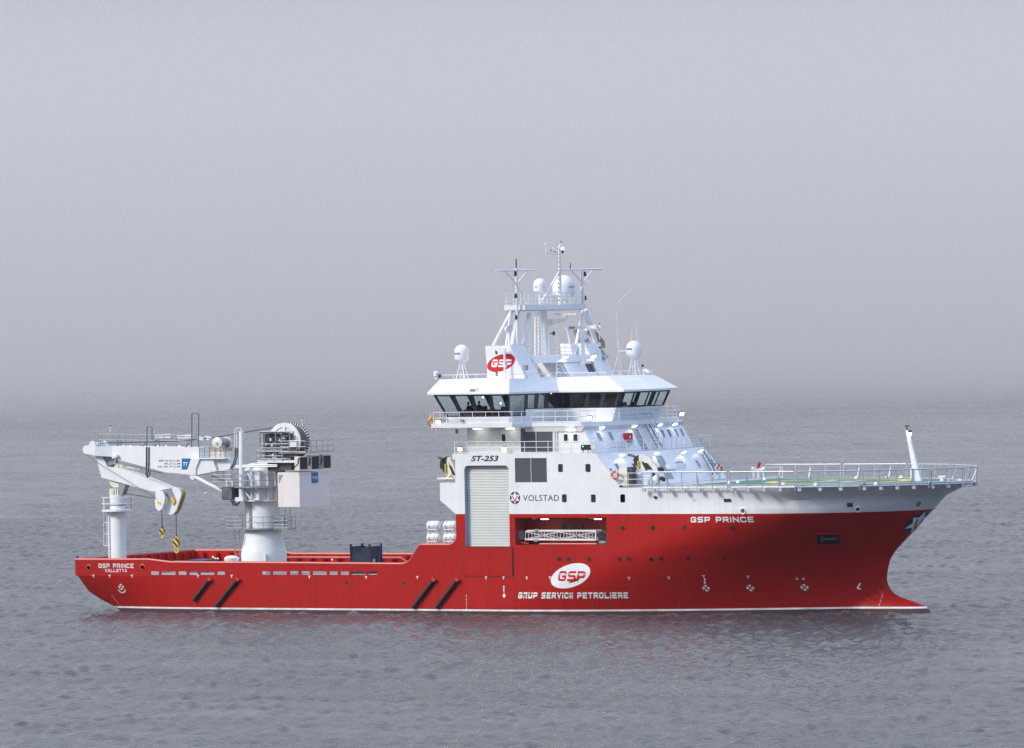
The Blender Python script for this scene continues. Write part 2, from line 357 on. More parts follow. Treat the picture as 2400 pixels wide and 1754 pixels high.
# ------------------------------------------------------------------ water and haze
def build_water():
    def axis(lo, hi, step, far_lo, far_hi, g):
        a = list(np.arange(lo, hi + 1e-6, step)); s_ = step; x = lo
        left = []
        while x > far_lo: s_ *= g; x -= s_; left.append(x)
        s_ = step; x = a[-1]; right = []
        while x < far_hi: s_ *= g; x += s_; right.append(x)
        return np.array(left[::-1] + a + right)
    us = axis(-62, 62, 0.22, -9000, 9000, 1.07); vs = axis(-205, 250, 0.38, -1500, 9500, 1.006)
    du = np.gradient(us); dv = np.gradient(vs)
    U, W = np.meshgrid(us, vs); DU, DV = np.meshgrid(du, dv)
    Zz = np.zeros_like(U); rng = np.random.default_rng(11)
    wind = math.radians(200)
    for i in range(90):
        lam = 0.95 * (13.0 / 0.95) ** (i / 89.0); lam *= rng.uniform(.92, 1.08)
        th = wind + rng.normal(0, .75); k_ = 2 * math.pi / lam
        slope = 0.050 if lam < 1.3 else 0.066 if lam < 2.2 else 0.032 if lam < 3.2 else 0.010
        kx, ky = k_ * math.cos(th), k_ * math.sin(th); amp = slope / k_
        lim = np.minimum(lam / np.maximum(DU * abs(math.cos(th)) + DV * abs(math.sin(th)), 1e-3), 1e3)
        att = np.clip((lim - 2.2) / 1.2, 0, 1)
        env = 1 + .8 * np.sin(U * k_ * rng.uniform(.05, .16) + rng.uniform(0, 6)) * np.sin(W * k_ * rng.uniform(.05, .16) + rng.uniform(0, 6))
        Zz += amp * att * env * np.sin(kx * U + ky * W + rng.uniform(0, 6.28))
    # gentle gust patches
    px_ = U * rv.x + W * av.x; py_ = U * rv.y + W * av.y
    n_v, n_u = U.shape
    co_ = np.stack([px_, py_, Zz], -1).reshape(-1, 3).astype(np.float32)
    idx = np.arange(n_v * n_u).reshape(n_v, n_u)
    q = np.stack([idx[:-1, :-1], idx[:-1, 1:], idx[1:, 1:], idx[1:, :-1]], -1).reshape(-1, 4).astype(np.int32)
    me = bpy.data.meshes.new('water'); me.vertices.add(len(co_)); me.vertices.foreach_set('co', co_.ravel())
    me.loops.add(q.size); me.loops.foreach_set('vertex_index', q.ravel()); me.polygons.add(len(q))
    me.polygons.foreach_set('loop_start', np.arange(0, q.size, 4, dtype=np.int32))
    me.polygons.foreach_set('use_smooth', np.ones(len(q), bool)); me.update(); me.validate()
    m = bpy.data.materials.new('sea_water'); m.use_nodes = True; t = m.node_tree; b = t.nodes['Principled BSDF']
    b.inputs['Base Color'].default_value = (0.062, 0.067, 0.074, 1); b.inputs['Roughness'].default_value = 0.12
    b.inputs['IOR'].default_value = 1.333
    c = t.nodes.new('ShaderNodeTexCoord')
    mp = t.nodes.new('ShaderNodeMapping'); mp.inputs['Rotation'].default_value = (0, 0, TH)
    t.links.new(c.outputs['Object'], mp.inputs[0])
    def noise(scale, detail, stretch=(1, 1, 1)):
        m2 = t.nodes.new('ShaderNodeMapping'); m2.inputs['Rotation'].default_value = (0, 0, -TH - .25); m2.inputs['Scale'].default_value = stretch
        n = t.nodes.new('ShaderNodeTexNoise'); n.inputs['Scale'].default_value = scale; n.inputs['Detail'].default_value = detail
        n.inputs['Roughness'].default_value = 0.62
        t.links.new(c.outputs['Object'], m2.inputs[0]); t.links.new(m2.outputs[0], n.inputs[0]); return n
    n1 = noise(1.9, 5, (0.75, 1.0, 1)); n2 = noise(0.5, 3, (0.7, 1.0, 1)); n3 = noise(0.020, 4, (0.35, 1, 1)); n4 = noise(0.11, 4, (0.45, 1, 1))
    r3 = t.nodes.new('ShaderNodeMapRange'); r3.inputs[1].default_value = .40; r3.inputs[2].default_value = .60; r3.inputs[3].default_value = .6; r3.inputs[4].default_value = 1.45; r3.clamp = False
    ad = t.nodes.new('ShaderNodeMath'); ad.operation = 'ADD'; t.links.new(n3.outputs[0], ad.inputs[0]); t.links.new(n4.outputs[0], ad.inputs[1])
    hf = t.nodes.new('ShaderNodeMath'); hf.operation = 'MULTIPLY'; hf.inputs[1].default_value = .5; t.links.new(ad.outputs[0], hf.inputs[0]); t.links.new(hf.outputs[0], r3.inputs[0])
    b1 = t.nodes.new('ShaderNodeBump'); b1.inputs['Distance'].default_value = 0.22
    b2 = t.nodes.new('ShaderNodeBump'); b2.inputs['Distance'].default_value = 0.16; t.links.new(r3.outputs[0], b2.inputs['Strength'])
    t.links.new(r3.outputs[0], b1.inputs['Strength'])
    t.links.new(n1.outputs[0], b1.inputs['Height']); t.links.new(n2.outputs[0], b2.inputs['Height'])
    t.links.new(b2.outputs[0], b1.inputs['Normal']); t.links.new(b1.outputs[0], b.inputs['Normal'])
    me.materials.append(m)
    o = bpy.data.objects.new('water', me); C.objects.link(o); o['kind'] = 'structure'
    o['label'] = 'grey rippled sea fading into fog behind the red ship'
build_water()

def build_haze():
    mb = MB(); mb.box((-14000, -14000, -4.0), (14000, 14000, 131.0))
    m = bpy.data.materials.new('pale_haze'); m.use_nodes = True; t = m.node_tree; t.nodes.clear()
    o = t.nodes.new('ShaderNodeOutputMaterial'); v = t.nodes.new('ShaderNodeVolumePrincipled')
    v.inputs['Color'].default_value = (0.93, 0.945, 0.985, 1); v.inputs['Density'].default_value = HAZE_DENSITY
    v.inputs['Anisotropy'].default_value = 0.0
    t.links.new(v.outputs[0], o.inputs['Volume'])
    h = mb.build('haze', m); h['kind'] = 'stuff'; h['label'] = 'pale grey haze over the sea'
HAZE_DENSITY = 0.00002
build_haze()
def build_fog():
    """the bank of fog that lies on the sea well beyond the ship"""
    mb = MB(); a, b = 1000.0, 11500.0; P = [rv * u + av * v for u, v in ((-9500, a), (9500, a), (9500, b), (-9500, b))]
    mb.add([V((p.x, p.y, -2.0)) for p in P] + [V((p.x, p.y, 125.0)) for p in P], [(3, 2, 1, 0), (4, 5, 6, 7), (0, 1, 5, 4), (1, 2, 6, 5), (2, 3, 7, 6), (3, 0, 4, 7)])
    m = bpy.data.materials.new('fog_bank_air'); m.use_nodes = True; t = m.node_tree; t.nodes.clear()
    o = t.nodes.new('ShaderNodeOutputMaterial'); v = t.nodes.new('ShaderNodeVolumePrincipled')
    v.inputs['Color'].default_value = (0.820, 0.800, 0.780, 1); v.inputs['Density'].default_value = 0.0021
    t.links.new(v.outputs[0], o.inputs['Volume'])
    h = mb.build('fog_bank', m); h['kind'] = 'stuff'; h['label'] = 'pale fog bank lying on the sea beyond the ship'
build_fog()
# ------------------------------------------------------------------ the ship: hull form
SHIP = thing('supply_ship', 'red and white offshore supply ship with round helideck over its bow', 'ship')
STERN = [(-2, -33), (.15, -36.4), (.55, -37.2), (1.0, -38.1), (1.71, -39.15), (3.26, -39.78), (4.6, -39.8)]
STEM = [(-2, 38.6), (-.6, 39.25), (.13, 38.97), (.45, 38.6), (.88, 37.5), (1.16, 36.4), (1.48, 35.73), (1.94, 35.22), (2.66, 34.99), (3.5, 35.05),
        (4.83, 35.47), (6.63, 37.22), (8.42, 38.6), (9.75, 39.95), (10.85, 42.3)]
HELI = [(12.0, 10.0), (17.0, 10.0), (25.7, 10.25), (31.8, 10.25), (34.4, 9.3), (36.6, 8.2), (38.8, 6.4), (40.9, 4.25), (42.0, 2.4), (42.5, 0.0)]
def smooth(t): t = min(1, max(0, t)); return t * t * (3 - 2 * t)
def half(x, z):                      # half breadth of the hull
    s = min(1.0, max(0.0, (z - .4) / 8.2)); vs = 35.0 if z < 2.66 else lerp(STEM, z)
    x0 = 4 + 20.6 * s ** 1.15; p = 1.65 + .35 * s; q = 1 - .5 * s
    b = 10.0
    if x > x0: u = min(1.0, (x - x0) / (vs - x0)); b = 10.0 * max(0.0, 1 - u ** p) ** q
    if z < 2.5 and x > 28:           # the bulb
        st = lerp(STEM, z); wv = 1.35 * (1 - smooth((z - .2) / 2.4))
        if x < st: b = max(b, wv * math.sqrt(max(0, 1 - (max(0, x - 31.5) / (st - 31.5)) ** 2)))
    if x < -26 and z < 3.2:
        kk = min(1.0, (3.2 - z) / 2.8); b -= 1.5 * kk ** 1.3 * ((-26 - x) / 11) ** 1.6
    xs = lerp(STERN, z)
    if x < xs + .5: b -= .5 - math.sqrt(max(0, .25 - (xs + .5 - x) ** 2))
    return max(b, 0.0)
def flare(x, z):
    """above the knuckle the shell leans out to the edge of the helideck"""
    f = (z - 9.75) / 1.1
    return f
def hullpt(px, py, off=.02):         # point of the starboard shell seen at a photograph pixel
    y = -10.0
    for _ in range(25):
        p = Y(px, py, y); y = -(half(p.x, p.z) + off) * .6 + y * .4
    return Y(px, py, y)
def on_hull(x, z, off=.02): return V((x, -(half(x, z) + off), z))

p_ = [Y(1088, 1282), Y(1192, 1282), Y(1207, 1278), Y(1422, 1278), Y(1422, 1214.5), Y(1207, 1214)]
DX0, DX1, DZ0 = -.14, 4.2, 5.82
AX0, AX1, AZ0, AZ1 = 4.72, p_[3].x, 5.97, 8.30
ZRED = 8.62
rows = [-2, -1.2, -.6, -.1, .2, .31, .46, .62, .8, 1.0, 1.25, 1.5, 1.8, 2.2, 2.66, 3.2, 3.8, 4.5, 5.2, DZ0, AZ0, 6.6, 7.4, AZ1, ZRED, 9.2, 9.75, 10.05, 10.35, 10.62, 10.85]
fixed = [-30, -26, -20, -14, -8, -5.7, -1.05, DX0, 1.2, 2.7, DX1, AX0, 6.5, 8, 9.5, 11, 12.5, AX1, 14.85]
AXI = fixed.index(AX1)
NS, NB = 10, 52
def columns(z):
    s = lerp(STERN, z); st = lerp(STEM, min(z, 9.75)); c = [s + (-30 - s) * (1 - math.cos(.5 * math.pi * i / NS)) for i in range(NS)]
    return c + fixed + [14.85 + (st - 14.85) * (1 - (1 - i / NB) ** 2) for i in range(1, NB + 1)]
def helib(x): return lerp(HELI, x)
def shell_point(i, z, nst):
    zz = min(z, 9.75); x = columns(zz)[i]; b = half(x, zz)
    if z > 9.75:
        f = ((z - 9.75) / 1.1); t = (x - 14.85) / (lerp(STEM, 9.75) - 14.85); t = max(0, t)
        xt = x + (42.5 - lerp(STEM, 9.75)) * t ** 3; bt = helib(xt) if t < 1 else 0.0
        if t >= 1: bt = 0.0
        x, b = x + (xt - x) * f, b + (bt - b) * f
    return x, b
ncol = NS + len(fixed) + NB
mb = MB(); grid = {}
for side in (-1, 1):
    for r, z in enumerate(rows):
        for i in range(ncol):
            x, b = shell_point(i, z, ncol); grid[side, r, i] = len(mb.v); mb.v.append((x, side * b, z))
iaft = NS + fixed.index(-1.05); ifwd = NS + fixed.index(14.85)
for side in (-1, 1):
    for r in range(len(rows) - 1):
        z0, z1 = rows[r], rows[r + 1]; zm = (z0 + z1) / 2
        for i in range(ncol - 1):
            if zm > 3.2 and i < iaft: continue
            if zm > ZRED and i < ifwd: continue
            a, b_ = i - NS, i + 1 - NS
            if side < 0 and 0 <= a < len(fixed) - 1:
                xm = (fixed[a] + fixed[b_]) / 2
                if DX0 < xm < DX1 and DZ0 < zm < ZRED: continue
                if AX0 < xm < AX1 and AZ0 < zm < AZ1: continue
            q = [grid[side, r, i], grid[side, r, i + 1], grid[side, r + 1, i + 1], grid[side, r + 1, i]]
            if side > 0: q.reverse()
            mb.f.append(q); mb.m.append(1 if zm < .31 else 2 if zm < .46 else 0 if zm < ZRED else 3); mb.s.append(True)
for r in range(rows.index(3.2)):     # transom below deck
    q = [grid[-1, r, 0], grid[-1, r + 1, 0], grid[1, r + 1, 0], grid[1, r, 0]]
    mb.f.append(q); mb.m.append(1 if rows[r] < .31 else 0); mb.s.append(False)
hull = mb.build('hull', [RED, BOOT, STRIPE, WHITE], SHIP, recalc=False)
hull['label'] = 'red hull with white waterline stripe and bulbous bow'

side = lambda a, b, t: V((a, t, b))
XZ = side
# aft deck
mb = MB(); mb.plate([[(-39.7, -9.8), (-1.0, -9.8), (-1.0, 9.8), (-39.7, 9.8)]], lambda a, b, t: V((a, b, t)), 3.05, 3.19)
mb.build('aft_deck', DECK, SHIP)

# bulwarks with freeing ports
slots = []
for x0 in ((1110, 1225), (1245, 1440), (1465, 1580), (1605, 1725), (1750, 1940), (1965, 2075)): slots.append([150 + x / 5.5075 for x in x0])
for x0 in ((615, 735), (755, 948), (978, 1097), (1125, 1245), (1270, 1462), (1487, 1605), (1630, 1750), (1775, 1967), (1990, 2112)): slots.append([500 + x / 5.5075 for x in x0])
outline = [(-39.8, 3.2), (-39.8, 4.6), (-32.2, 4.62), (-29.9, 4.38), (-18, 4.36), (-6.5, 4.30), (-6.0, 4.40), (-5.65, 4.65), (-4.85, 5.72), (-4.62, 5.95), (-4.4, 5.97),
           (-1.75, 5.97), (-1.4, 6.05), (-1.15, 6.3), (-1.05, 6.7), (-1.05, 3.2)]
holes = []
for a, b in slots:
    x0, x1 = Y(a, 1343).x, Y(b, 1343).x; z0 = Y(a, 1347.6).z; holes.append(rrect(x0, z0, x1, z0 + .30, .07, 2)[::-1])
mb = MB(); mb.plate([outline] + holes, XZ, -10.0, -9.82)
mb.build('bulwark', RED, SHIP, 'starboard bulwark with a row of freeing ports')
outp = [(-39.8, 3.2), (-39.8, 4.6), (-30.6, 4.62), (-29.4, 4.32), (-6.5, 4.30), (-5.65, 4.65), (-4.62, 5.95), (-1.05, 5.97), (-1.05, 3.2)]
mb = MB(); mb.plate([outp], XZ, 9.82, 10.0)
for i in range(25):                  # stiffeners and the inner rub rail
    x = -38.5 + i * 1.42
    if x < -5: mb.box((x - .05, 9.35, 3.2), (x + .05, 9.82, 4.2 if x > -29 else 4.45))
mb.build('bulwark', RED, SHIP, 'port bulwark with inner stiffeners')
mb = MB(); mb.plate([[(-9.8, 3.2), (9.8, 3.2), (9.8, 4.6), (-9.8, 4.6)]], lambda a, b, t: V((t, a, b)), -39.8, -39.62)
for i in range(14): mb.box((-39.62, -9.2 + i * 1.4, 3.2), (-39.3, -9.1 + i * 1.4, 4.5))
mb.build('transom_bulwark', RED, SHIP)
# rounded capping rails, their lit tops put into a lighter red
RAILRED = mat('red_rail_paint', (0.46, 0.05, 0.04), 0.4)
for sgn, ol in ((-1, outline), (1, outp)):
    pts = [V((a, sgn * 9.91, b + .02)) for a, b in ol[1:-2]]
    MB().tube(pts, .12, 8).build('capping_rail', RAILRED, SHIP)
MB().tube([(-39.71, -9.9, 4.62), (-39.71, 9.9, 4.62)], .12, 8).build('capping_rail', RAILRED, SHIP)
pipe = [Zp(442, 1315, 3.4), V((-31.6, 9.0, 3.3)), V((-30.6, 9.0, 4.05)), V((-17.5, 9.0, 4.05)), V((-16.8, 9.0, 3.6))]
MB().tube([p for p in pipe[1:]], .10, 8).build('inner_guard_rail', RAILRED, SHIP)
for px, py in ((500, 1305), (505.5, 1309), (511, 1309), (676, 1306), (740, 1306), (779, 1311.5)):
    p = Y(px, py, 9.3); m_ = MB(); m_.lathe([(.03, -.1), (.08, 0), (.08, .12)], p, (.3, -1, -.1), 10, 0); m_.lathe([(.06, .125), (.001, .14)], p, (.3, -1, -.1), 10, 1)
    m_.build('deck_lamp', [DKGREY, mat('dim_deck_lamp', (1, .8, .5), .4, emit=(1, .75, .45), estr=3)], SHIP)
MB().tube([Y(181.5, 1310, -9.9), Y(181.5, 1303, -9.9)], .1, 8).build('mooring_post', DKGREY, SHIP)

# white and red side walls above the red band
zt = 13.78
wall = [(-1.05, 8.62), (-2.57, 9.8), (-2.57, 11.3), (-1.04, 11.3), (-1.0, 13.3), (-1.28, 13.31), (-1.28, zt), (12.65, zt), (14.85, 11.02), (14.85, ZRED),
        (DX1, ZRED), (DX1, 12.45), (DX1 - .09, 12.66), (DX1 - .3, 12.76), (DX0 + .3, 12.76), (DX0 + .09, 12.66), (DX0, 12.45), (DX0, ZRED)]
rects = [(1308, 1088, 1319, 1107), (1372, 1088, 1384, 1107), (1317, 1159, 1328, 1178), (1385, 1159.5, 1396, 1178), (1454, 1159, 1465, 1178)]
def rect_y(r, y): a, b = Y(r[0], r[3], y), Y(r[2], r[1], y); return a.x, a.z, b.x, b.z
rh = [rrect(*rect_y(r, -10.0), .09) for r in rects]
vent = rect_y((1207.5, 1074, 1281, 1131), -10.0); vh = [(vent[0], vent[1]), (vent[2], vent[1]), (vent[2], vent[3]), (vent[0], vent[3])]
mb = MB(); mb.plate([wall] + [h[::-1] for h in rh] + [vh[::-1]], XZ, -10.0, -9.75)
mb.build('accommodation_side', WHITE, SHIP, 'white starboard house side')
mb = MB(); mb.plate([[(-1.0, ZRED), (-1.0, zt), (12.65, zt), (14.85, 11.02), (14.85, ZRED)]], XZ, 9.75, 10.0); mb.build('accommodation_side', WHITE, SHIP)
for h in rh:
    mb = MB(); mb.plate([h], XZ, -9.90, -9.86); mb.build('window', GLASS, SHIP)
mb = MB(); mb.plate([vh], XZ, -9.88, -9.84)
n = 40
for i in range(n):
    x = vent[0] + (vent[2] - vent[0]) * (i + .5) / n
    mb.box((x - .02, -9.93, vent[1]), (x + .02, -9.88, vent[3]))
mb.box(((vent[0] + vent[2]) / 2 - .02, -9.985, vent[1]), ((vent[0] + vent[2]) / 2 + .02, -9.93, vent[3]), 1)
mb.build('vent_louvre', [GRILLE, WHITE], SHIP)
# aft house bulkhead, decks of the forward house
mb = MB()
mb.box((-1.0, -9.74, 3.2), (-.8, 9.74, zt))
mb.build('aft_bulkhead', WHITE, SHIP)
mb = MB(); mb.box((-.8, -9.74, 13.5), (12.2, 9.74, 13.76)); mb.build('boat_deck', GREYDECK, SHIP)

# the tall roller door in the starboard side
mb = MB(); nsl = 52; zz0, zz1 = DZ0, 12.9; y0 = -9.55
for i in range(nsl):
    a = zz0 + (zz1 - zz0) * i / nsl; b = zz0 + (zz1 - zz0) * (i + .74) / nsl; c_ = zz0 + (zz1 - zz0) * (i + 1) / nsl
    mb.add([(DX0 - .2, y0, a), (DX1 + .2, y0, a), (DX1 + .2, y0 - .02, (a + b) / 2), (DX0 - .2, y0 - .02, (a + b) / 2), (DX1 + .2, y0, b), (DX0 - .2, y0, b),
            (DX1 + .2, y0 + .025, (b + c_) / 2), (DX0 - .2, y0 + .025, (b + c_) / 2), (DX1 + .2, y0, c_), (DX0 - .2, y0, c_)],
           [(0, 1, 2, 3), (3, 2, 4, 5), (5, 4, 6, 7), (7, 6, 8, 9)])
mb.build('roller_door', SHUT, SHIP, 'white corrugated roller door')
DJAMB = mat('blue_grey_jamb_shade', (0.30, 0.38, 0.50), 0.4)  # shade on the bow-facing jamb put into its blue-grey colour
mb = MB(); mb.box((DX0 - .02, -9.98, DZ0), (DX0 + .015, -9.45, 12.5)); mb.build('door_jamb', [DJAMB], SHIP)
# red side port below it
d0, d1 = Y(1087, 1351), Y(1200, 1283); ddx0, ddx1, ddz0, ddz1 = d0.x, d1.x, 3.33, 5.79
mb = MB(); mb.plate([rrect(ddx0 - .06, ddz0 - .06, ddx1 + .1, ddz1 + .04, .15)], XZ, -10.012, -9.99); mb.build('door_gap', BLACK, SHIP)  # black plate drawn as the dark gap round the door
mb = MB(); mb.plate([rrect(ddx0, ddz0, ddx1, ddz1, .12)], XZ, -10.05, -9.99)
for px, py in ((1147, 1296), (1147, 1317), (1147.5, 1339)):
    p = Y(px, py); mb.box((p.x - .1, -10.09, p.z - .12), (p.x + .1, -10.05, p.z + .12))
mb.build('side_port_door', RED, SHIP)
mb = MB()
for a, b in ((566, 622), (640, 740), (765, 860), (875, 925)):
    z1_, z0_ = Y(1199, 1180 + a / 5.5075).z, Y(1199, 1180 + b / 5.5075).z
    mb.box((ddx1 - .03, -10.075, z0_), (ddx1 + .10, -10.02, z1_))
mb.build('door_gap_strip', BLACK, SHIP)  # black strips drawn as the gaps along the door's edge

# alcove with the gangway
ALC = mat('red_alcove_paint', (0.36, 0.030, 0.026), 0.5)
mb = MB(); yb = -7.6
mb.add([(AX0, -10, AZ0), (AX1, -10, AZ0), (AX1, yb, AZ0), (AX0, yb, AZ0), (AX0, -10, AZ1), (AX1, -10, AZ1), (AX1, yb, AZ1), (AX0, yb, AZ1)],
       [(0, 1, 2, 3), (7, 6, 5, 4), (3, 2, 6, 7), (0, 3, 7, 4), (2, 1, 5, 6)])
for i in range(14): x = AX0 + .3 + i * .68; mb.box((x, -9.9, AZ1 - .12), (x + .05, yb, AZ1))
mb.box((AX1 - .95, -7.95, AZ0 + .9), (AX1 - .55, yb, AZ1))
mb.build('gangway_alcove', ALC, SHIP, recalc=False)
for px, py in ((1321.5, 1234.5), (1347, 1234.5), (1368, 1234.5)):
    p = Y(px, py, yb); m_ = MB(); m_.lathe([(.24, 0), (.24, .06), (.19, .06), (.19, .02), (.001, .02)], (p.x, yb, p.z), (0, -1, 0), 18, 0)
    m_.lathe([(.19, .03), (.001, .035)], (p.x, yb, p.z), (0, -1, 0), 18, 1); m_.build('porthole', [DKGREY, GLASS], SHIP)
for a, b in (((1268, 1219), (1285, 1217)), ((1393, 1217.5), (1409, 1215))):
    q0, q1 = Y(a[0], a[1], -8.9), Y(b[0], a[1], -8.9)
    m_ = MB(); m_.box((q0.x, -9.0, AZ1 - .14), (q1.x, -8.75, AZ1 - .04), 0); m_.box((q0.x + .03, -8.98, AZ1 - .19), (q1.x - .03, -8.77, AZ1 - .141), 1); m_.build('strip_lamp', [WPAINT, LCOOL], SHIP)
MB().tube([Y(1265, 1275.5, -9.6), Y(1399, 1275.5, -9.6)], .085, 8).build('fire_main_pipe', RAILRED, SHIP)
m_ = MB(); q = Y(1210, 1273, -9.3)
for i in range(4): m_.sphere((q.x + .2 + i * .22, -9.3, AZ0 + .16), .13, 0, 8, 6)
m_.tube([(q.x, -9.3, AZ0 + .1), (q.x + 1.2, -9.3, AZ0 + .1)], .06, 6); m_.build('valve_manifold', ALC, SHIP)
# control cabin with a rounded top at the forward end of the alcove
c0 = Y(1402, 1277, -9.5); c1 = Y(1421.5, 1243, -9.5)
arch = [(c0.x, c0.z), (c1.x, c0.z), (c1.x, c1.z - .25), (c1.x - .1, c1.z - .08), ((c0.x + c1.x) / 2, c1.z), (c0.x + .1, c1.z - .08), (c0.x, c1.z - .25)]
mb = MB(); mb.plate([arch], XZ, -9.5, -8.4, 0)
ins = [(c0.x + .08, c0.z + .4), (c1.x - .08, c0.z + .4), (c1.x - .08, c1.z - .28), ((c0.x + c1.x) / 2, c1.z - .08), (c0.x + .08, c1.z - .28)]
mb.plate([ins], XZ, -9.53, -9.5, 1); mb.box((c0.x + .12, -9.53, c0.z + .12), (c1.x - .12, -9.5, c0.z + .32), 2)
mb.build('gangway_cabin', [DKGREY, GLASS, GALV], SHIP, 'dark gangway control cabin with rounded top')

# portholes of the red hull, each set square to the shell
def shell_normal(x, z):
    e_ = .05; bx = (half(x + e_, z) - half(x - e_, z)) / (2 * e_); bz = (half(x, z + e_) - half(x, z - e_)) / (2 * e_)
    return V((-bx, -1, -bz)).normalized()
for px, py in ((1460, 1238), (1531, 1238), (1604.5, 1237), (1717, 1237), (1312, 1310.5), (1333, 1310.5), (1381, 1311), (1452, 1311), (1474, 1311), (1527, 1311),
               (1550, 1310), (1613.5, 1309), (1696.5, 1309)):
    p = hullpt(px, py, 0); n_ = shell_normal(p.x, p.z); n_ = V((n_.x, n_.y, n_.z))
    n_ = -n_ if n_.y > 0 else n_
    m_ = MB(); m_.lathe([(.235, -.1), (.235, .03), (.2, .03), (.2, .006), (.001, .006)], p, n_, 20, 0); m_.lathe([(.195, .012), (.001, .014)], p, n_, 20, 1)
    m_.build('porthole', [RED, GLASS], SHIP)
for px, py in ((812, 1366), (945.5, 1367)):
    p = hullpt(px, py, 0); MB().lathe([(.15, 0), (.13, .02), (.001, .005)], p, (0, -1, 0), 14).build('overboard_outlet', BLACK, SHIP)
for px, py, r_ in ((615, 1404, .05), (972, 1406, .05), (1082, 1406, .08), (1205.5, 1406.5, .09), (1109, 1407, .05), (1095, 1360, .04), (1775, 1404, .05), (1810, 1404.5, .09)):
    p = hullpt(px, py, 0); MB().lathe([(r_, 0), (r_, .02), (.001, .02)], p, shell_normal(p.x, p.z), 10).build('overboard_outlet', BLACK, SHIP)
# portholes and openings in the white bow
for px, py, mm in ((1537, 1165, GLASS), (1626, 1166.5, PALEGLASS)):
    p = hullpt(px, py, 0); m_ = MB(); m_.lathe([(.25, -.1), (.25, .04), (.21, .04), (.21, .006), (.001, .006)], p, shell_normal(p.x, p.z), 20, 0); m_.lathe([(.2, .012), (.001, .014)], p, shell_normal(p.x, p.z), 20, 1)
    m_.build('porthole', [WPAINT, mm], SHIP)
def hull_patch(name, quad, mm, off=.02, sub=6, th=None, label=None):
    """a patch lying on the shell, given by its four corners in the photograph"""
    (a, b, c_, d) = [hullpt(px, py, off) for px, py in quad]; m_ = MB(); vs = []; n_ = sub
    for i in range(n_ + 1):
        for j in range(n_ + 1):
            s_, t = i / n_, j / n_; p = a.lerp(b, s_).lerp(d.lerp(c_, s_), t); vs.append(on_hull(p.x, p.z, off))
    m_.add(vs, [(i * (n_ + 1) + j, (i + 1) * (n_ + 1) + j, (i + 1) * (n_ + 1) + j + 1, i * (n_ + 1) + j + 1) for i in range(n_) for j in range(n_)], 0, True)
    return m_.build(name, mm, SHIP, label)
hull_patch('side_hatch', [(1697, 1177), (1714.5, 1177), (1710, 1155), (1693, 1155)], GLASS, .03, label='dark square opening in the white bow flare')
hull_patch('vent_opening', [(1985, 1189), (1999, 1189), (1999, 1179), (1985, 1179)], DKGREY, .03)
hull_patch('draught_sign', [(2146, 1187), (2156, 1187), (2160, 1176), (2150, 1176)], mat('olive_yellow_paint', (0.33, 0.25, 0.05), .5), .03)
for px, py, r_ in ((1741.5, 1198, .31), (2010, 1194, .30), (2165, 1191, .26)):
    p = hullpt(px, py, 0); n_ = shell_normal(p.x, p.z); m_ = MB()
    m_.lathe([(r_ + .02, -.2), (r_, .05), (r_ - .08, .09), (r_ - .14, .03), (.001, .0)], p, n_, 20, 0); m_.lathe([(r_ - .13, .035), (.001, .036)], p, n_, 16, 1); m_.build('fairlead', [WPAINT, DKGREY], SHIP)
for px, py in ((208, 1331), (334, 1330)):
    p = hullpt(px, py, 0); p = V((p.x, -10, p.z)); m_ = MB(); m_.lathe([(.31, -.02), (.28, .05), (.20, .07), (.15, -.02)], p, (0, -1, 0), 20, 0)
    m_.lathe([(.16, .012), (.001, .012)], p, (0, -1, 0), 16, 1); m_.build('fairlead', [RAILRED, DKGREY], SHIP)
# anchor pocket
hull_patch('anchor_pocket', [(1916, 1276), (1970, 1276.5), (1970, 1254), (1916, 1254)], BLACK, .03, label='dark anchor pocket in the red bow')
fr = [(1912, 1279), (1973, 1279.5), (1973, 1251), (1912, 1251)]; ifr = [(1916, 1276), (1970, 1276.5), (1970, 1254), (1916, 1254)]
m_ = MB(); 
for i in range(4):
    a, b = fr[i], fr[(i + 1) % 4]; m_.tube([hullpt(a[0] + (b[0] - a[0]) * t / 8, a[1] + (b[1] - a[1]) * t / 8, .03) for t in range(9)], .06, 6)
m_.build('anchor_pocket_frame', RED, SHIP)
m_ = MB(); A0, A1 = hullpt(1925, 1265, .10), hullpt(1962, 1263, .10); m_.tube([A0, A1], .11, 8); m_.tube([hullpt(1926, 1272, .1), hullpt(1926, 1258, .1)], .12, 8); m_.build('anchor', DKGREY, SHIP)
# diagonal rubber fenders on the side
for a, b in (((490, 1360), (453, 1408)), ((556, 1360), (506, 1421.5)), ((1015.5, 1361), (967, 1425)), ((1070.5, 1361), (1022, 1425))):
    A_, B_ = hullpt(*a, .16), hullpt(*b, .16); d = (A_ - B_).normalized()
    fnd = MB().tube([A_, B_], .17, 12).build('rubber_fender', BLACK, SHIP)
    MB().obox(A_ + d * .12, d * .12, V((d.z, 0, -d.x)) * .17, V((0, .18, 0))).build('fender_bracket', RAILRED, fnd)
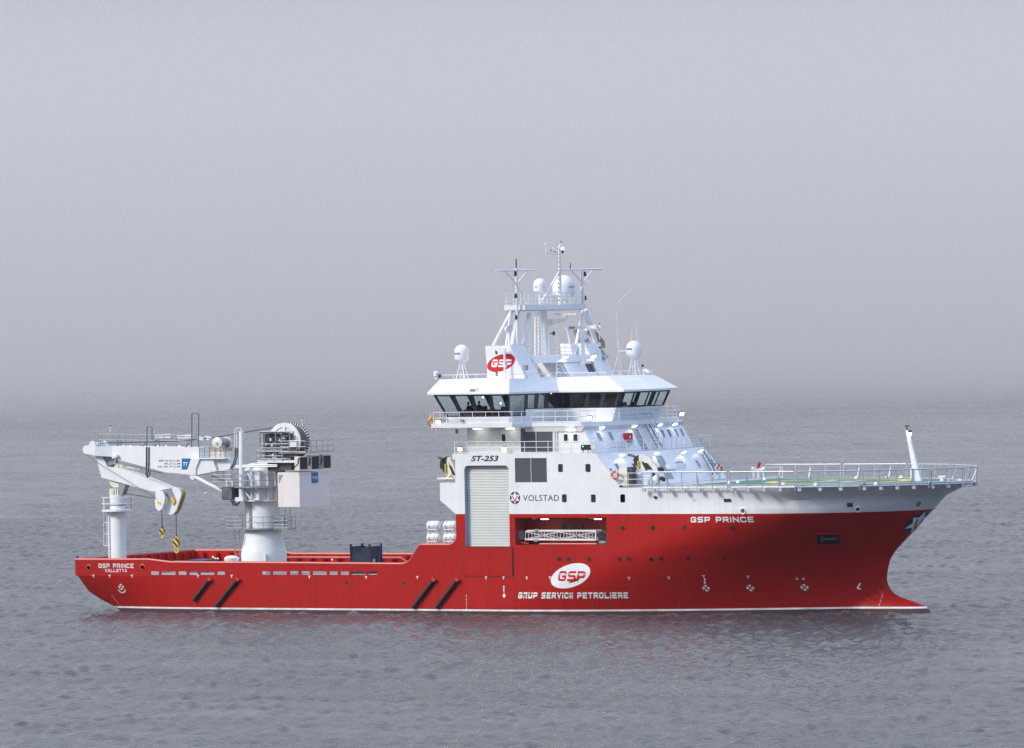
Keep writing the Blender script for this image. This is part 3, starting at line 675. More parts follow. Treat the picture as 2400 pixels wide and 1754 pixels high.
# ------------------------------------------------------------------ lettering and marks on the shell
def hull_map(px0, py0, px1, py1, off=.025, dy_right=0.0):
    """unit square -> the shell, between two photograph pixels (lower left, upper right)"""
    a, b = hullpt(px0, py0, off), hullpt(px1, py1, off)
    def f(u, v):
        x = a.x + (b.x - a.x) * u; z = a.z + (b.z - a.z) * v + dy_right * u
        return on_hull(x, z, off)
    return f
m_ = MB(); block_text(m_, 'GSP PRINCE', hull_map(1619, 1225, 1765, 1211.5), th=.23, gap=.30, aspect=1.25); m_.build('ship_name', WMARK, SHIP, 'white letters GSP PRINCE on the bow')
m_ = MB(); block_text(m_, 'GSP PRINCE', hull_map(231, 1331.5, 313, 1321.5), th=.19, gap=.24, aspect=.9); m_.build('ship_name', WMARK, SHIP, 'white letters GSP PRINCE on the stern')
m_ = MB(); block_text(m_, 'VALLETTA', hull_map(246.5, 1341.3, 297.5, 1334.2), th=.21, gap=.26, aspect=.85); m_.build('home_port_name', WMARK, SHIP, 'white letters VALLETTA')
g = hull_map(1214, 1403, 1471.5, 1388.5)
m_ = MB()
txt = 'GRUP SERVICII PETROLIERE'
block_text(m_, txt, lambda u, v: g(u, v), th=.26, gap=.22, aspect=.95, shear=.22)
m_.build('company_name', WMARK, SHIP, 'white slanted letters GRUP SERVICII PETROLIERE')
a, b = hullpt(1214, 1399.2, .032), hullpt(1471.5, 1399.2, .032); zl = hullpt(1340, 1394.2, .03).z
m_ = MB(); n_ = 24; vs = []
for i in range(n_ + 1):
    x = a.x + (b.x - a.x) * i / n_; vs += [on_hull(x, zl, .032), on_hull(x, zl + .035, .032)]
m_.add(vs, [(2 * i, 2 * i + 2, 2 * i + 3, 2 * i + 1) for i in range(n_)]); m_.build('lettering_slit', RED, SHIP)
# oval company badge on the hull
cc = hullpt(1337, 1350)
def oval(m_, c, fn, rx, ry, rot, mi, n=44):
    P = circ(0, 0, rx, ry, n, rot); m_.add([fn(0, 0)] + [fn(u, v) for u, v in P], [(0, 1 + i, 1 + (i + 1) % n) for i in range(n)], mi)
fb = lambda u, v: on_hull(cc.x + u, cc.z + v, .022); fb2 = lambda u, v: on_hull(cc.x + u, cc.z + v, .030); fb3 = lambda u, v: on_hull(cc.x + u, cc.z + v, .037)
m_ = MB(); oval(m_, cc, fb, 1.98, 0.96, .29, 0); badge = m_.build('oval_badge', WMARK, SHIP, 'white oval badge with red letters GSP')
l0, l1 = hullpt(1307, 1362.2), hullpt(1373, 1339)
m_ = MB(); block_text(m_, 'GSP', lambda u, v: fb2(l0.x - cc.x + (l1.x - l0.x) * u, l0.z - cc.z + (l1.z - l0.z) * v), th=.22, gap=.16, aspect=1.0, shear=.24); m_.build('badge_letters', SIGNRED, badge)
zz = l0.z - cc.z + (l1.z - l0.z) * .66
m_ = MB(); m_.add([fb3(l0.x - cc.x, zz), fb3(l1.x - cc.x, zz), fb3(l1.x - cc.x, zz + .05), fb3(l0.x - cc.x, zz + .05)], [(0, 1, 2, 3)]); m_.build('badge_slit', WMARK, badge)
# company name on the white side
a, b = Y(1226, 1174.5), Y(1310, 1160.5)
m_ = MB(); put_text(m_, 'VOLSTAD', lambda u, v: V((a.x + (b.x - a.x) * u, -10.012, a.z + (b.z - a.z) * v)), bold=.004, space=1.12); m_.build('owner_name', NAVY, SHIP, 'navy letters VOLSTAD')
c0 = Y(1207, 1167.2)
def star(r0, r1, sx=1.0):
    return [((r0 if i % 2 == 0 else r1) * math.cos(math.pi / 2 + i * math.pi / 6) * sx, (r0 if i % 2 == 0 else r1) * math.sin(math.pi / 2 + i * math.pi / 6)) for i in range(12)]
fe = lambda t: (lambda u, v: V((c0.x + u, t, c0.z + v)))
m_ = MB(); oval(m_, c0, fe(-10.012), .50, .53, 0, 0); emb = m_.build('star_emblem', NAVY, SHIP, 'round navy emblem with a white star')
m_ = MB(); S_ = star(.53, .29, .95); m_.add([fe(-10.02)(0, 0)] + [fe(-10.02)(u, v) for u, v in S_], [(0, 1 + i, 1 + (i + 1) % 12) for i in range(12)])
m_.build('emblem_star', WMARK, emb)
m_ = MB(); block_text(m_, 'V', lambda u, v: fe(-10.028)(-.26 + .52 * u, -.36 + .54 * v), th=.16, aspect=1.0); m_.build('emblem_letter', SIGNRED, emb)
a, b = Y(1104, 1082), Y(1168.5, 1068)
m_ = MB(); put_text(m_, 'ST-253', lambda u, v: V((a.x + (b.x - a.x) * u, -10.012, a.z + (b.z - a.z) * v)), bold=.034, shear=.28); m_.build('design_number', INK, SHIP, 'black slanted letters ST-253')
# emblem wrapped round the stem
def on_stem(y, z, off):
    st = lerp(STEM, z); lo, hi = st - 8, st
    for _ in range(40):
        md = (lo + hi) / 2
        if half(md, z) > abs(y): lo = md
        else: hi = md
    return V((lo + off * 1.2, y + math.copysign(off * .6, y) if abs(y) > .05 else y, z - off * .5))
zc = 7.55
def stem_disc(m_, P, off, mi=0, c_=(0, 0)):
    n = 16; k_ = len(P); rings = [[on_stem(c_[0] + (u - c_[0]) * t / n, zc + c_[1] + (v - c_[1]) * t / n, off) for u, v in P] for t in range(1, n + 1)]
    vs = [on_stem(c_[0], zc + c_[1], off)] + [p for r_ in rings for p in r_]; fs = [(0, 1 + i, 1 + (i + 1) % k_) for i in range(k_)]
    for t in range(n - 1):
        for i in range(k_): fs.append((1 + t * k_ + i, 1 + t * k_ + (i + 1) % k_, 1 + (t + 1) * k_ + (i + 1) % k_, 1 + (t + 1) * k_ + i))
    m_.add(vs, fs, mi)
def dense(P, n=6): return [(P[i][0] + (P[(i + 1) % len(P)][0] - P[i][0]) * j / n, P[i][1] + (P[(i + 1) % len(P)][1] - P[i][1]) * j / n) for i in range(len(P)) for j in range(n)]
m_ = MB(); stem_disc(m_, circ(0, 0, 1.5, .92, 48), .03); semb = m_.build('bow_emblem', NAVY, SHIP, 'navy emblem with white star wrapped round the stem')
m_ = MB(); stem_disc(m_, dense([(u * 1.62, v) for u, v in star(.92, .5)]), .055); m_.build('emblem_star', WMARK, semb)
m_ = MB()
for sg in (-1, 1):
    q = [(sg * .62, .30), (sg * .40, .30), (0, -.35), (sg * .02, -.62)]
    vs = []
    for i in range(9):
        t = i / 8; vs += [on_stem(q[0][0] + (q[3][0] - q[0][0]) * t, zc + q[0][1] + (q[3][1] - q[0][1]) * t, .085), on_stem(q[1][0] + (q[2][0] - q[1][0]) * t, zc + q[1][1] + (q[2][1] - q[1][1]) * t, .085)]
    m_.add(vs, [(2 * i, 2 * i + 1, 2 * i + 3, 2 * i + 2) for i in range(8)])
m_.build('emblem_letter', SIGNRED, semb)
# tug push marks, thruster symbols, draught figures
def hq(m_, P, off=.025): m_.add([on_hull(x, z, off) for x, z in P], [tuple(range(len(P)))])
for px, py in ((219, 1351), (257, 1351), (309, 1351), (464, 1351), (543, 1351), (725, 1353), (858, 1354), (978, 1354), (1139, 1355), (1180, 1355), (1234.5, 1355.5), (1289, 1355), (1474.5, 1356),
               (1568, 1355.5), (1649.5, 1352), (1753.5, 1353)):
    m_ = MB(); p = hullpt(px, py); hq(m_, [(p.x - .12, p.z + .06), (p.x + .12, p.z + .06), (p.x + .12, p.z + .12), (p.x - .12, p.z + .12)])
    hq(m_, [(p.x - .035, p.z - .13), (p.x + .035, p.z - .13), (p.x + .035, p.z + .06), (p.x - .035, p.z + .06)]); m_.build('push_mark', WMARK, SHIP)
def symbol(px, py, r_):
    p = hullpt(px, py); m_ = MB()
    for q in range(4):
        a0 = q * math.pi / 2 + .26 + math.pi / 4; a1 = (q + 1) * math.pi / 2 - .26 + math.pi / 4
        m_.add([on_hull(p.x + .05 * math.cos((a0 + a1) / 2), p.z + .05 * math.sin((a0 + a1) / 2), .025)] + [on_hull(p.x + r_ * 1.05 * math.cos(a0 + (a1 - a0) * i / 6), p.z + r_ * math.sin(a0 + (a1 - a0) * i / 6), .025) for i in range(7)], [(0, i, i + 1) for i in range(1, 7)])
    return p, m_
for px, py in ((1655, 1379), (1758.5, 1378.5), (1885.5, 1377)):
    p, m_ = symbol(px, py, .28); m_.build('thruster_mark', WMARK, SHIP)
p, m_ = symbol(284, 1376, .27)
for i in range(12):
    a0, a1 = math.radians(200 + i * 140 / 12), math.radians(200 + (i + 1) * 140 / 12)
    hq(m_, [(p.x + .36 * math.cos(a0), p.z - .1 + .36 * math.sin(a0)), (p.x + .46 * math.cos(a0), p.z - .1 + .46 * math.sin(a0)), (p.x + .46 * math.cos(a1), p.z - .1 + .46 * math.sin(a1)), (p.x + .36 * math.cos(a1), p.z - .1 + .36 * math.sin(a1))])
m_.build('thruster_mark', WMARK, SHIP)
m_ = MB()
def arrow(x, z0, z1, dx=0):
    hq(m_, [(x - .045 + dx, z0 + .12), (x + .045 + dx, z0 + .12), (x + .045, z1 - .12), (x - .045, z1 - .12)])
    hq(m_, [(x, z1), (x - .11, z1 - .18), (x + .11, z1 - .18)]); hq(m_, [(x + dx, z0), (x - .11 + dx, z0 + .18), (x + .11 + dx, z0 + .18)])
q0, q1 = hullpt(1181, 1388), hullpt(1181, 1372); arrow(q0.x, q0.z, q1.z); m_.build('thruster_arrow', WMARK, SHIP); m_ = MB()
q = hullpt(1181.5, 1396.5); m_.add([on_hull(q.x + .14 * math.cos(i * .5236), q.z + .17 * math.sin(i * .5236), .025) for i in range(12)], [tuple(range(12))]); hq(m_, [(q.x - .05, q.z + .1), (q.x + .05, q.z + .1), (q.x + .03, q.z + .27), (q.x - .03, q.z + .27)]); m_.build('thruster_mark', WMARK, SHIP); m_ = MB()
q0, q1 = hullpt(1653, 1370), hullpt(1651, 1355); arrow(q1.x, q0.z, q1.z, q0.x - q1.x); m_.build('thruster_arrow', WMARK, SHIP)
for px, d in ((1869, 1), (1882, -1)):
    m_ = MB(); q = hullpt(px, 1357); hq(m_, [(q.x - .1 * d, q.z - .11), (q.x + .1 * d, q.z), (q.x - .1 * d, q.z + .11)]); m_.build('triangle_mark', WMARK, SHIP)
m_ = MB()
pts = [(2016.5, 1367), (2011, 1376), (2009, 1380), (2018, 1380.5)]
for a, b in zip(pts, pts[1:]):
    A, B = hullpt(*a), hullpt(*b); d = V((B.x - A.x, B.z - A.z)).normalized(); n_ = V((-d.y, d.x)) * .06
    hq(m_, [(A.x + n_.x, A.z + n_.y), (B.x + n_.x, B.z + n_.y), (B.x - n_.x, B.z - n_.y), (A.x - n_.x, A.z - n_.y)])
m_.build('bulb_mark', WMARK, SHIP)
for (a, b, n_) in (((1093, 1396), (1093.5, 1431), 8), ((2070.7, 1387), (2061, 1418), 7), ((263, 1396), (285, 1425), 8)):
    m_ = MB()
    for i in range(n_):
        t = i / (n_ - 1); q = hullpt(a[0] + (b[0] - a[0]) * t, a[1] + (b[1] - a[1]) * t, .03); s_ = .03 if i % 2 else .045
        hq(m_, [(q.x - s_, q.z - .035), (q.x + s_, q.z - .03), (q.x + s_, q.z + .035), (q.x - s_, q.z + .03)], .03)
    m_.build('draught_marks', WMARK, SHIP)

# ------------------------------------------------------------------ forward house: two raked tiers
def prism_z(mb, poly0, z0, poly1, z1, m=0):
    n = len(poly0); vs = [V((x, y, z0)) for x, y in poly0] + [V((x, y, z1)) for x, y in poly1]
    mb.add(vs, [tuple(range(n))[::-1], tuple(range(n, 2 * n))] + [(i, (i + 1) % n, n + (i + 1) % n, n + i) for i in range(n)], m); return mb
def mirror(pts): return pts + [(x, -y) for x, y in reversed(pts) if abs(y) > 1e-6]
# lower tier front (11.0 .. 13.76)
TA0 = [(14.86, -9.99), (16.0, -4.6), (16.35, -1.2)]; TA1 = [(12.66, -9.99), (13.8, -4.6), (14.15, -1.2)]
lowb = [(-.78, -9.74)] + [(14.84, -9.74)] + TA0[1:] + [(x, -y) for x, y in reversed(TA0[1:])] + [(14.84, 9.74), (-.78, 9.74)]
mb = MB()
A0 = mirror(TA0); A1 = mirror(TA1); n = len(A0)
mb.add([V((x, y, 11.0)) for x, y in A0] + [V((x, y, zt)) for x, y in A1], [(i, i + 1, n + i + 1, n + i) for i in range(n - 1)], 0)
mb.add([V((x, y, zt)) for x, y in A1] + [V((x - 1.6, y * .97, zt)) for x, y in A1], [(i, i + 1, n + i + 1, n + i) for i in range(n - 1)], 1)
mb.build('lower_house_front', [WHITE, GREYDECK], SHIP)
# upper tier
TB0 = [(12.15, -9.0), (13.2, -4.4), (13.5, -1.2)]; TB1 = [(10.85, -9.0), (11.9, -4.4), (12.2, -1.2)]
up0 = [(-.35, -9.0)] + TB0 + [(x, -y) for x, y in reversed(TB0)] + [(-.35, 9.0)]
up1 = [(-.35, -9.0)] + TB1 + [(x, -y) for x, y in reversed(TB1)] + [(-.35, 9.0)]
mb = MB(); prism_z(mb, up0, 13.765, up1, 16.02); mb.build('upper_house', WHITE, SHIP)
for r in ((1175.5, 1017, 1186, 1036), (1321, 1017, 1332, 1035.5), (1343.5, 1017, 1355, 1035.5)):
    x0, z0, x1, z1 = rect_y(r, -9.0); m_ = MB(); m_.plate([rrect(x0 - .03, z0 - .03, x1 + .03, z1 + .03, .1), rrect(x0 + .04, z0 + .04, x1 - .04, z1 - .04, .07)[::-1]], XZ, -9.05, -8.99, 0)
    m_.plate([rrect(x0 + .04, z0 + .04, x1 - .04, z1 - .04, .07)], XZ, -9.012, -8.99, 1); m_.build('window', [WPAINT, GLASS], SHIP)
x0, z0, x1, z1 = rect_y((1222, 1004.5, 1294, 1059.5), -9.0); m_ = MB(); m_.box((x0, -9.06, z0), (x1, -9.0, z1))
for i in range(40): x = x0 + (x1 - x0) * (i + .5) / 40; m_.box((x - .02, -9.10, z0), (x + .02, -9.06, z1))
m_.box(((x0 + x1) / 2 - .02, -9.12, z0), ((x0 + x1) / 2 + .02, -9.10, z1), 1); m_.build('vent_louvre', [GRILLE, WHITE], SHIP)
for px in (1299.5, 1304.5):
    m_ = MB(); m_.tube([Y(px, 1059, -9.1), Y(px, 1003, -9.1)], .05, 6); m_.build('vent_pipe', WPAINT, SHIP)
# frames of the raked fronts: hit a facet of a tier, then lay things on it
def facet(P0, z0, P1, z1, i):
    a, b, c_ = V((*P0[i], z0)), V((*P0[i + 1], z0)), V((*P1[i], z1)); n_ = (b - a).cross(c_ - a).normalized()
    if n_.x < 0: n_ = -n_
    return a, n_
B0, B1 = mirror(TB0), mirror(TB1)
def front(px, py, tier, off=0.0):
    """point on the raked front of tier 'A' or 'B' under a pixel, with the facet normal"""
    P0, P1, z0, z1 = (A0, A1, 11.0, zt) if tier == 'A' else (B0, B1, 13.765, 16.02)
    best = None
    for i in range(len(P0) - 1):
        a, n_ = facet(P0, z0, P1, z1, i); p = hit(px, py, a + n_ * off, n_)
        lo, hi = sorted((P0[i][1], P0[i + 1][1]))
        dd = max(lo - p.y, p.y - hi, 0)
        if best is None or dd < best[0]: best = (dd, p, n_)
    return best[1], best[2]
def front_panel(name, quad, tier, mm, t=.03, frame=None, rim=.06, label=None):
    P = [front(px, py, tier) for px, py in quad]; n_ = P[0][1]; m_ = MB(); ps = [p for p, _ in P]; c_ = sum(ps, V()) / len(ps)
    k_ = len(ps)
    def ring(s_, o): return [c_ + (p - c_) * s_ + n_ * o for p in ps]
    if frame:
        o_, i_ = ring(1.0, .06), ring(.80, .06); g0, g1 = ring(1.0, 0), ring(.80, .012)
        m_.add(g0 + o_, [(i, (i + 1) % k_, k_ + (i + 1) % k_, k_ + i) for i in range(k_)], 0); m_.add(o_ + i_, [(i, (i + 1) % k_, k_ + (i + 1) % k_, k_ + i) for i in range(k_)], 0)
        m_.add(i_ + g1, [(i, (i + 1) % k_, k_ + (i + 1) % k_, k_ + i) for i in range(k_)], 0); m_.add(ring(.80, .012), [tuple(range(k_))], 1)
        return m_.build(name, [frame, mm], SHIP, label)
    m_.add(ring(1, 0) + ring(1, t), [(i, (i + 1) % k_, k_ + (i + 1) % k_, k_ + i) for i in range(k_)] + [tuple(range(k_, 2 * k_))]); return m_.build(name, mm, SHIP, label)
z4 = lambda x0, y0, ox, oy, s_: (ox + x0 / s_, oy + y0 / s_)
def win4(x0, y0, x1, y1, wpx): return [(x1, y1), (x1 + wpx, y1), (x0 + wpx, y0), (x0, y0)]
for (x0, y0, x1, y1, wd, tier, mm) in ((1396.5, 1014.5, 1405.5, 1033, 6.5, 'B', PALEGLASS), (1423.5, 1013.5, 1432.5, 1032, 6.5, 'B', PALEGLASS), (1547, 1008, 1555, 1025.5, 5, 'B', GLASS),
                                     (1562, 1007, 1570, 1024.5, 4.6, 'B', GLASS), (1579, 1006.5, 1587, 1023.5, 4, 'B', GLASS), (1592, 1005.5, 1600, 1022.5, 4, 'B', PALEGLASS),
                                     (1438, 1088, 1447.5, 1105, 8, 'A', PALEGLASS), (1478.5, 1086.5, 1488, 1103, 7, 'A', GLASS), (1628.5, 1079.5, 1638.5, 1096.5, 4.5, 'A', PALEGLASS), (1662.5, 1076.5, 1672.5, 1094, 4, 'A', PALEGLASS)):
    front_panel('window', win4(x0, y0, x1, y1, wd), tier, mm, frame=mat('blue_grey_frame', (.40, .48, .58), .5))
# recessed access doors beside the ladders
GREYP = mat('grey_door_paint', (0.27, 0.31, 0.34), .5)
front_panel('access_door', [(1507, 1057.5), (1521, 1056), (1494, 1006), (1480, 1007)], 'B', GREYP, .02)
front_panel('access_door', [(1561, 1124), (1580, 1122), (1551.5, 1069.5), (1536, 1070.5)], 'A', GREYP, .02)
front_panel('access_door', [(1524, 1080), (1534, 1094), (1528, 1071.5), (1518, 1072)], 'A', GREYP, .02)
# red fire hose cabinet
p, n_ = front(1467.5, 1025, 'B'); tv = V((n_.y, -n_.x, 0)).normalized() * -1; tv = V((-n_.y, n_.x, 0)).normalized()
m_ = MB(); m_.obox(p + V((.18, 0, 0)), V((.2, 0, 0)), tv * .42, V((0, 0, .34)), 0); m_.lathe([(.14, 0), (.14, .01), (.001, .01)], p + V((.38, 0, .02)), (1, 0, 0), 14, 1); m_.build('fire_hose_cabinet', [SIGNRED, WMARK], SHIP)
for px, py, tier in ((1432, 1101, 'A'), (1543.5, 1082, 'A'), (1479, 1032, 'B'), (1677, 1088, 'A')):
    front_panel('safety_sign', [(px - 2, py + 2.3), (px + 2, py + 2.3), (px + 1, py - 2.5), (px - 3, py - 2.5)], tier, mat('green_sign', (0.01, .22, .12), .5), .03)
# ventilation intakes and faint lettering on the lower front
m_ = MB()
p0, n_ = front(1570, 1097, 'A'); tv = V((-n_.y, n_.x, 0)).normalized()
m_.obox(p0 + n_ * .12, tv * .55, n_ * .12, n_.cross(tv) * .26, 0)
for i in range(6):
    q, _ = front(1582 + i * 4.3, 1096 - i * .25, 'A'); m_.tube([q + n_ * .1 + V((0, 0, -.28)), q + n_ * .1 + V((0, 0, .28))], .09, 8)
m_.build('vent_intake', WPAINT, SHIP)
a, _ = front(1583, 1087.5, 'A', .02); b, _ = front(1602, 1086, 'A', .02); upv = n_.cross(tv).normalized(); upv = upv if upv.z > 0 else -upv
m_ = MB(); put_text(m_, 'NO SMOKING', lambda u, v: a + (b - a) * u + upv * .2 * v, bold=.01); m_.build('warning_text', NAVY, SHIP)

# sloping ladders on the fronts
def ladder(name, p0, p1, wide, wv, mm=WPAINT, pitch=.32, r=.03, rails=True, parent=SHIP):
    p0, p1, wv = V(p0), V(p1), V(wv).normalized() * wide / 2; d = p1 - p0; n_ = max(2, int(d.length / pitch)); m_ = MB()
    for s_ in (-1, 1): m_.beam(p0 + wv * s_, p1 + wv * s_, .05, .12, 0, side=wv)
    for i in range(1, n_): c_ = p0 + d * i / n_; m_.beam(c_ - wv, c_ + wv, .14, .03)
    if rails:
        o_ = V((.55, 0, .55))
        for s_ in (-1, 1):
            m_.tube([p0 + wv * s_ * 1.1, p0 + wv * s_ * 1.1 + V((.15, 0, .9)), p1 + wv * s_ * 1.1 + V((.15, 0, .9)), p1 + wv * s_ * 1.1 + V((-.5, 0, .9))], .025, 6)
            for t in (.33, .66): c_ = p0 + d * t + wv * s_ * 1.1; m_.tube([c_, c_ + V((.15, 0, .9))], .02, 5)
    return m_.build(name, mm, parent)
q0, n_ = front(1537, 1055, 'B'); q1, _ = front(1507, 1000, 'B')
ladder('deck_ladder', q0 + n_ * .45, q1 + n_ * .45, .8, (0, 1, 0), GALV)
q0, n_ = front(1668, 1119, 'A'); q1, _ = front(1634, 1060, 'A')
ladder('deck_ladder', q0 + n_ * .4, q1 + n_ * .4, .75, (0, 1, 0), GALV)

# railings
def railing(name, pts, h=1.05, bars=(.5, 1.0), post=1.6, r=.026, mm=WPAINT, parent=SHIP, pr=.03, top_r=None, low=True):
    pts = [V(p) for p in pts]; m_ = MB(); u = V((0, 0, h))
    for f in bars: m_.tube([p + u * f for p in pts], (top_r or r) if f == 1.0 else r, 6)
    if low: m_.tube([p + V((0, 0, .08)) for p in pts], r, 6)
    acc = 0.0
    for a, b in zip(pts, pts[1:]):
        l_ = (b - a).length; k_ = max(1, round(l_ / post))
        for i in range(k_ + 1):
            if i == 0 and a != pts[0]: continue
            c_ = a.lerp(b, i / k_); m_.tube([c_, c_ + u], pr, 6)
    return m_.build(name, mm, parent)
zb = 13.79
railing('boat_deck_railing', [(-1.0, -7, zb), (-1.1, -9.9, zb), (12.6, -9.9, zb)], 1.0, (.5, 1.0), 1.12)
railing('house_railing', [(A1[0][0] + .0, -9.85, zb)] + [(x - .1, y, zb) for x, y in A1[1:-1]] + [(A1[-1][0] - .1, 9.85, zb)], .95, (.35, .68, 1.0), 1.2)
m_ = MB(); q0, q1 = Y(1432, 1068, -9.6), Y(1485, 1055, -9.6)     # stowed rescue ladder hanging on the railing
def rl(px, py): return X(px, py, 12.95)
for yy in (1038.5, 1049.5): m_.tube([rl(1431, yy + .4), rl(1485, yy - 1.2)], .03, 6)
for i in range(11): t = i / 10; m_.tube([rl(1432 + 52 * t, 1038.7 - 1.5 * t), rl(1432 + 52 * t, 1050 - 1.5 * t)], .022, 5)
m_.build('rescue_ladder', mat('blue_grey_steel', (.28, .36, .5), .5), SHIP)
railing('port_ledge_railing', [(13.4, 9.7, zb), (12.2, 9.8, zb)], 1.0, (.5, 1.0), 1.0)
# starboard navigation light box
p = Y(1371.5, 1049, -9.95); m_ = MB(); m_.box((p.x - .36, -10.05, p.z - .22), (p.x + .38, -9.6, p.z + .22), 0); m_.sphere((p.x - .15, -10.06, p.z + .08), .05, 1)
for d in (-.25, .25): m_.tube([(p.x + d, -9.9, 13.78), (p.x + d, -9.9, p.z - .2)], .03, 6)
m_.build('navigation_light', [BLACK, mat('lit_green_lamp', (0, .6, .35), .3, emit=(.05, 1, .6), estr=4)], SHIP, 'black starboard light box with green lamp')

RUST = mat('rusty_grey_stain', (.17, .06, .045), .7, var=.3, scale=4)
for px, y0_, y1_, w_ in ((1592, 1407, 1427, 1.1), (1811, 1406, 1426, .6), (1389, 1410, 1427, .5), (615, 1406, 1425, .5)): hull_patch('rust_streak', [(px - w_ * .4, y1_), (px + w_ * 1.6, y1_), (px + w_ * .5, y0_), (px - w_ * .5, y0_)], RUST, .022, 3)
# ------------------------------------------------------------------ bridge
ZB0, ZB1 = 16.03, 16.36
slab = [(-2.75, -11.0), (5.2, -11.0), (6.1, -9.25), (10.9, -9.25), (12.1, -4.4), (12.5, 0)]
slab = mirror(slab)
mb = MB(); prism_z(mb, slab, ZB0, slab, ZB1); mb.build('bridge_deck', WHITE, SHIP)
low = mirror([(5.4, -9.1), (10.86, -9.1), (12.0, -4.4), (12.35, 0)]); hi = mirror([(5.4, -9.2), (11.2, -9.2), (12.35, -4.4), (12.7, 0)])
mb = MB(); prism_z(mb, low, 15.6, hi, 16.02); mb.build('bridge_deck_coaming', WHITE, SHIP)
EAVE = [(-3.1, -11.0), (4.95, -11.0), (6.5, -5.0), (12.8, -5.0), (13.3, 0)]
ROOF = [(-2.35, -10.05), (4.45, -10.05), (5.85, -4.3), (10.9, -4.3), (11.35, 0)]
ZE0, ZE1, ZR = 18.86, 19.02, 20.15
mb = MB(); prism_z(mb, mirror(EAVE), ZE0, mirror(EAVE), ZE1); prism_z(mb, mirror(EAVE), ZE1 + .002, mirror(ROOF), ZR); mb.build('bridge_roof', WHITE, SHIP)
WT = [(-2.75, -10.55), (4.65, -10.55), (6.15, -4.65), (12.25, -4.65), (12.7, 0)]      # top of the windows
WB = [(-1.55, -9.75), (4.15, -9.75), (5.65, -4.2), (11.2, -4.2), (11.6, 0)]           # foot of the wall
wt, wb = mirror(WT), mirror(WB); K = len(wt)
ZW0, ZW1 = ZB1, ZE0
def wall_pt(i, s_, z):
    f = (z - ZW0) / (ZW1 - ZW0); j = (i + 1) % K
    a = V((*wb[i], ZW0)).lerp(V((*wt[i], ZW1)), f); b = V((*wb[j], ZW0)).lerp(V((*wt[j], ZW1)), f); return a.lerp(b, s_)
BGLASS = bpy.data.materials.new('tinted_bridge_glass'); BGLASS.use_nodes = True; t = BGLASS.node_tree; t.nodes.clear()
o_ = t.nodes.new('ShaderNodeOutputMaterial'); mxs = t.nodes.new('ShaderNodeMixShader'); tr = t.nodes.new('ShaderNodeBsdfTransparent'); gl = t.nodes.new('ShaderNodeBsdfGlossy'); fr_ = t.nodes.new('ShaderNodeFresnel')
tr.inputs[0].default_value = (.86, .94, .94, 1); gl.inputs['Roughness'].default_value = .03; fr_.inputs[0].default_value = 1.3; gl.inputs[0].default_value = (.8, .9, 1, 1)
t.links.new(fr_.outputs[0], mxs.inputs[0]); t.links.new(tr.outputs[0], mxs.inputs[1]); t.links.new(gl.outputs[0], mxs.inputs[2]); t.links.new(mxs.outputs[0], o_.inputs[0])
FRAME = mat('black_window_frame', (.012, .016, .022), .4)
LOWWALL = WHITE
# sill heights per facet (starboard half); the wing windows reach lower
wall_mb = MB(); frame_mb = MB(); GL = []
facets = []
for i in range(K):
    # facet i runs from vertex i to i+1; symmetrical numbering
    facets.append(i)
def sill(i, s_):
    a = min(i, K - 2 - i) if i < K - 1 else -1
    if i == K - 1: return 16.95           # aft face
    if a == 0: return 16.93               # wing sides
    if a == 1:                            # wing fronts: outer part low, inner part higher
        ss = s_ if i == 1 else 1 - s_
        return 16.93 if ss < .36 else 17.5
    return 17.5
def facet_normal(i):
    a, b, c_ = wall_pt(i, 0, ZW0), wall_pt(i, 1, ZW0), wall_pt(i, 0, ZW1); n_ = (b - a).cross(c_ - a).normalized()
    c = V((2, 0, 17)); return n_ if n_.dot(a - c) > 0 else -n_
npanes = {0: 4, 1: 4, 2: 4, 3: 2, 4: 2, 5: 4, 6: 4, 7: 4, 8: 7}
for i in range(K):
    n_ = facet_normal(i); k_ = npanes.get(i, 4); cuts = [j / k_ for j in range(k_ + 1)]
    if i in (1, K - 3): cuts = [0, .36, .58, .79, 1] if i == 1 else [0, .21, .42, .64, 1]
    for a, b in zip(cuts, cuts[1:]):
        zs = sill(i, (a + b) / 2); ztop = ZW1 - .14
        # wall below the pane (double skinned)
        q = [wall_pt(i, a, ZW0), wall_pt(i, b, ZW0), wall_pt(i, b, zs), wall_pt(i, a, zs)]; wall_mb.add(q + [p - n_ * .1 for p in q], [(0, 1, 2, 3), (7, 6, 5, 4), (3, 2, 6, 7)])
        L_ = (wall_pt(i, b, 18) - wall_pt(i, a, 18)).length; e_ = .05 / L_
        qa = [wall_pt(i, a + e_, zs + .05), wall_pt(i, b - e_, zs + .05), wall_pt(i, b - e_, ztop), wall_pt(i, a + e_, ztop)]
        GL.append([p - n_ * .03 for p in qa])
        qo = [wall_pt(i, a, zs), wall_pt(i, b, zs), wall_pt(i, b, ZW1), wall_pt(i, a, ZW1)]
        for d in (0, .06):
            A_, B_ = [p - n_ * d + n_ * .004 for p in qo], [p - n_ * d + n_ * .004 for p in qa]
            frame_mb.add(A_ + B_, [(0, 1, 5, 4), (1, 2, 6, 5), (2, 3, 7, 6), (3, 0, 4, 7)])
        A_, B_ = [p + n_ * .004 for p in qa], [p - n_ * .056 for p in qa]; frame_mb.add(A_ + B_, [(0, 1, 5, 4), (1, 2, 6, 5), (2, 3, 7, 6), (3, 0, 4, 7)])
bw = wall_mb.build('bridge_wall', WHITE, SHIP)
frame_mb.build('bridge_window_frames', FRAME, SHIP)
for q in GL:
    MB().add(q, [(0, 1, 2, 3)]).build('bridge_window', BGLASS, SHIP)
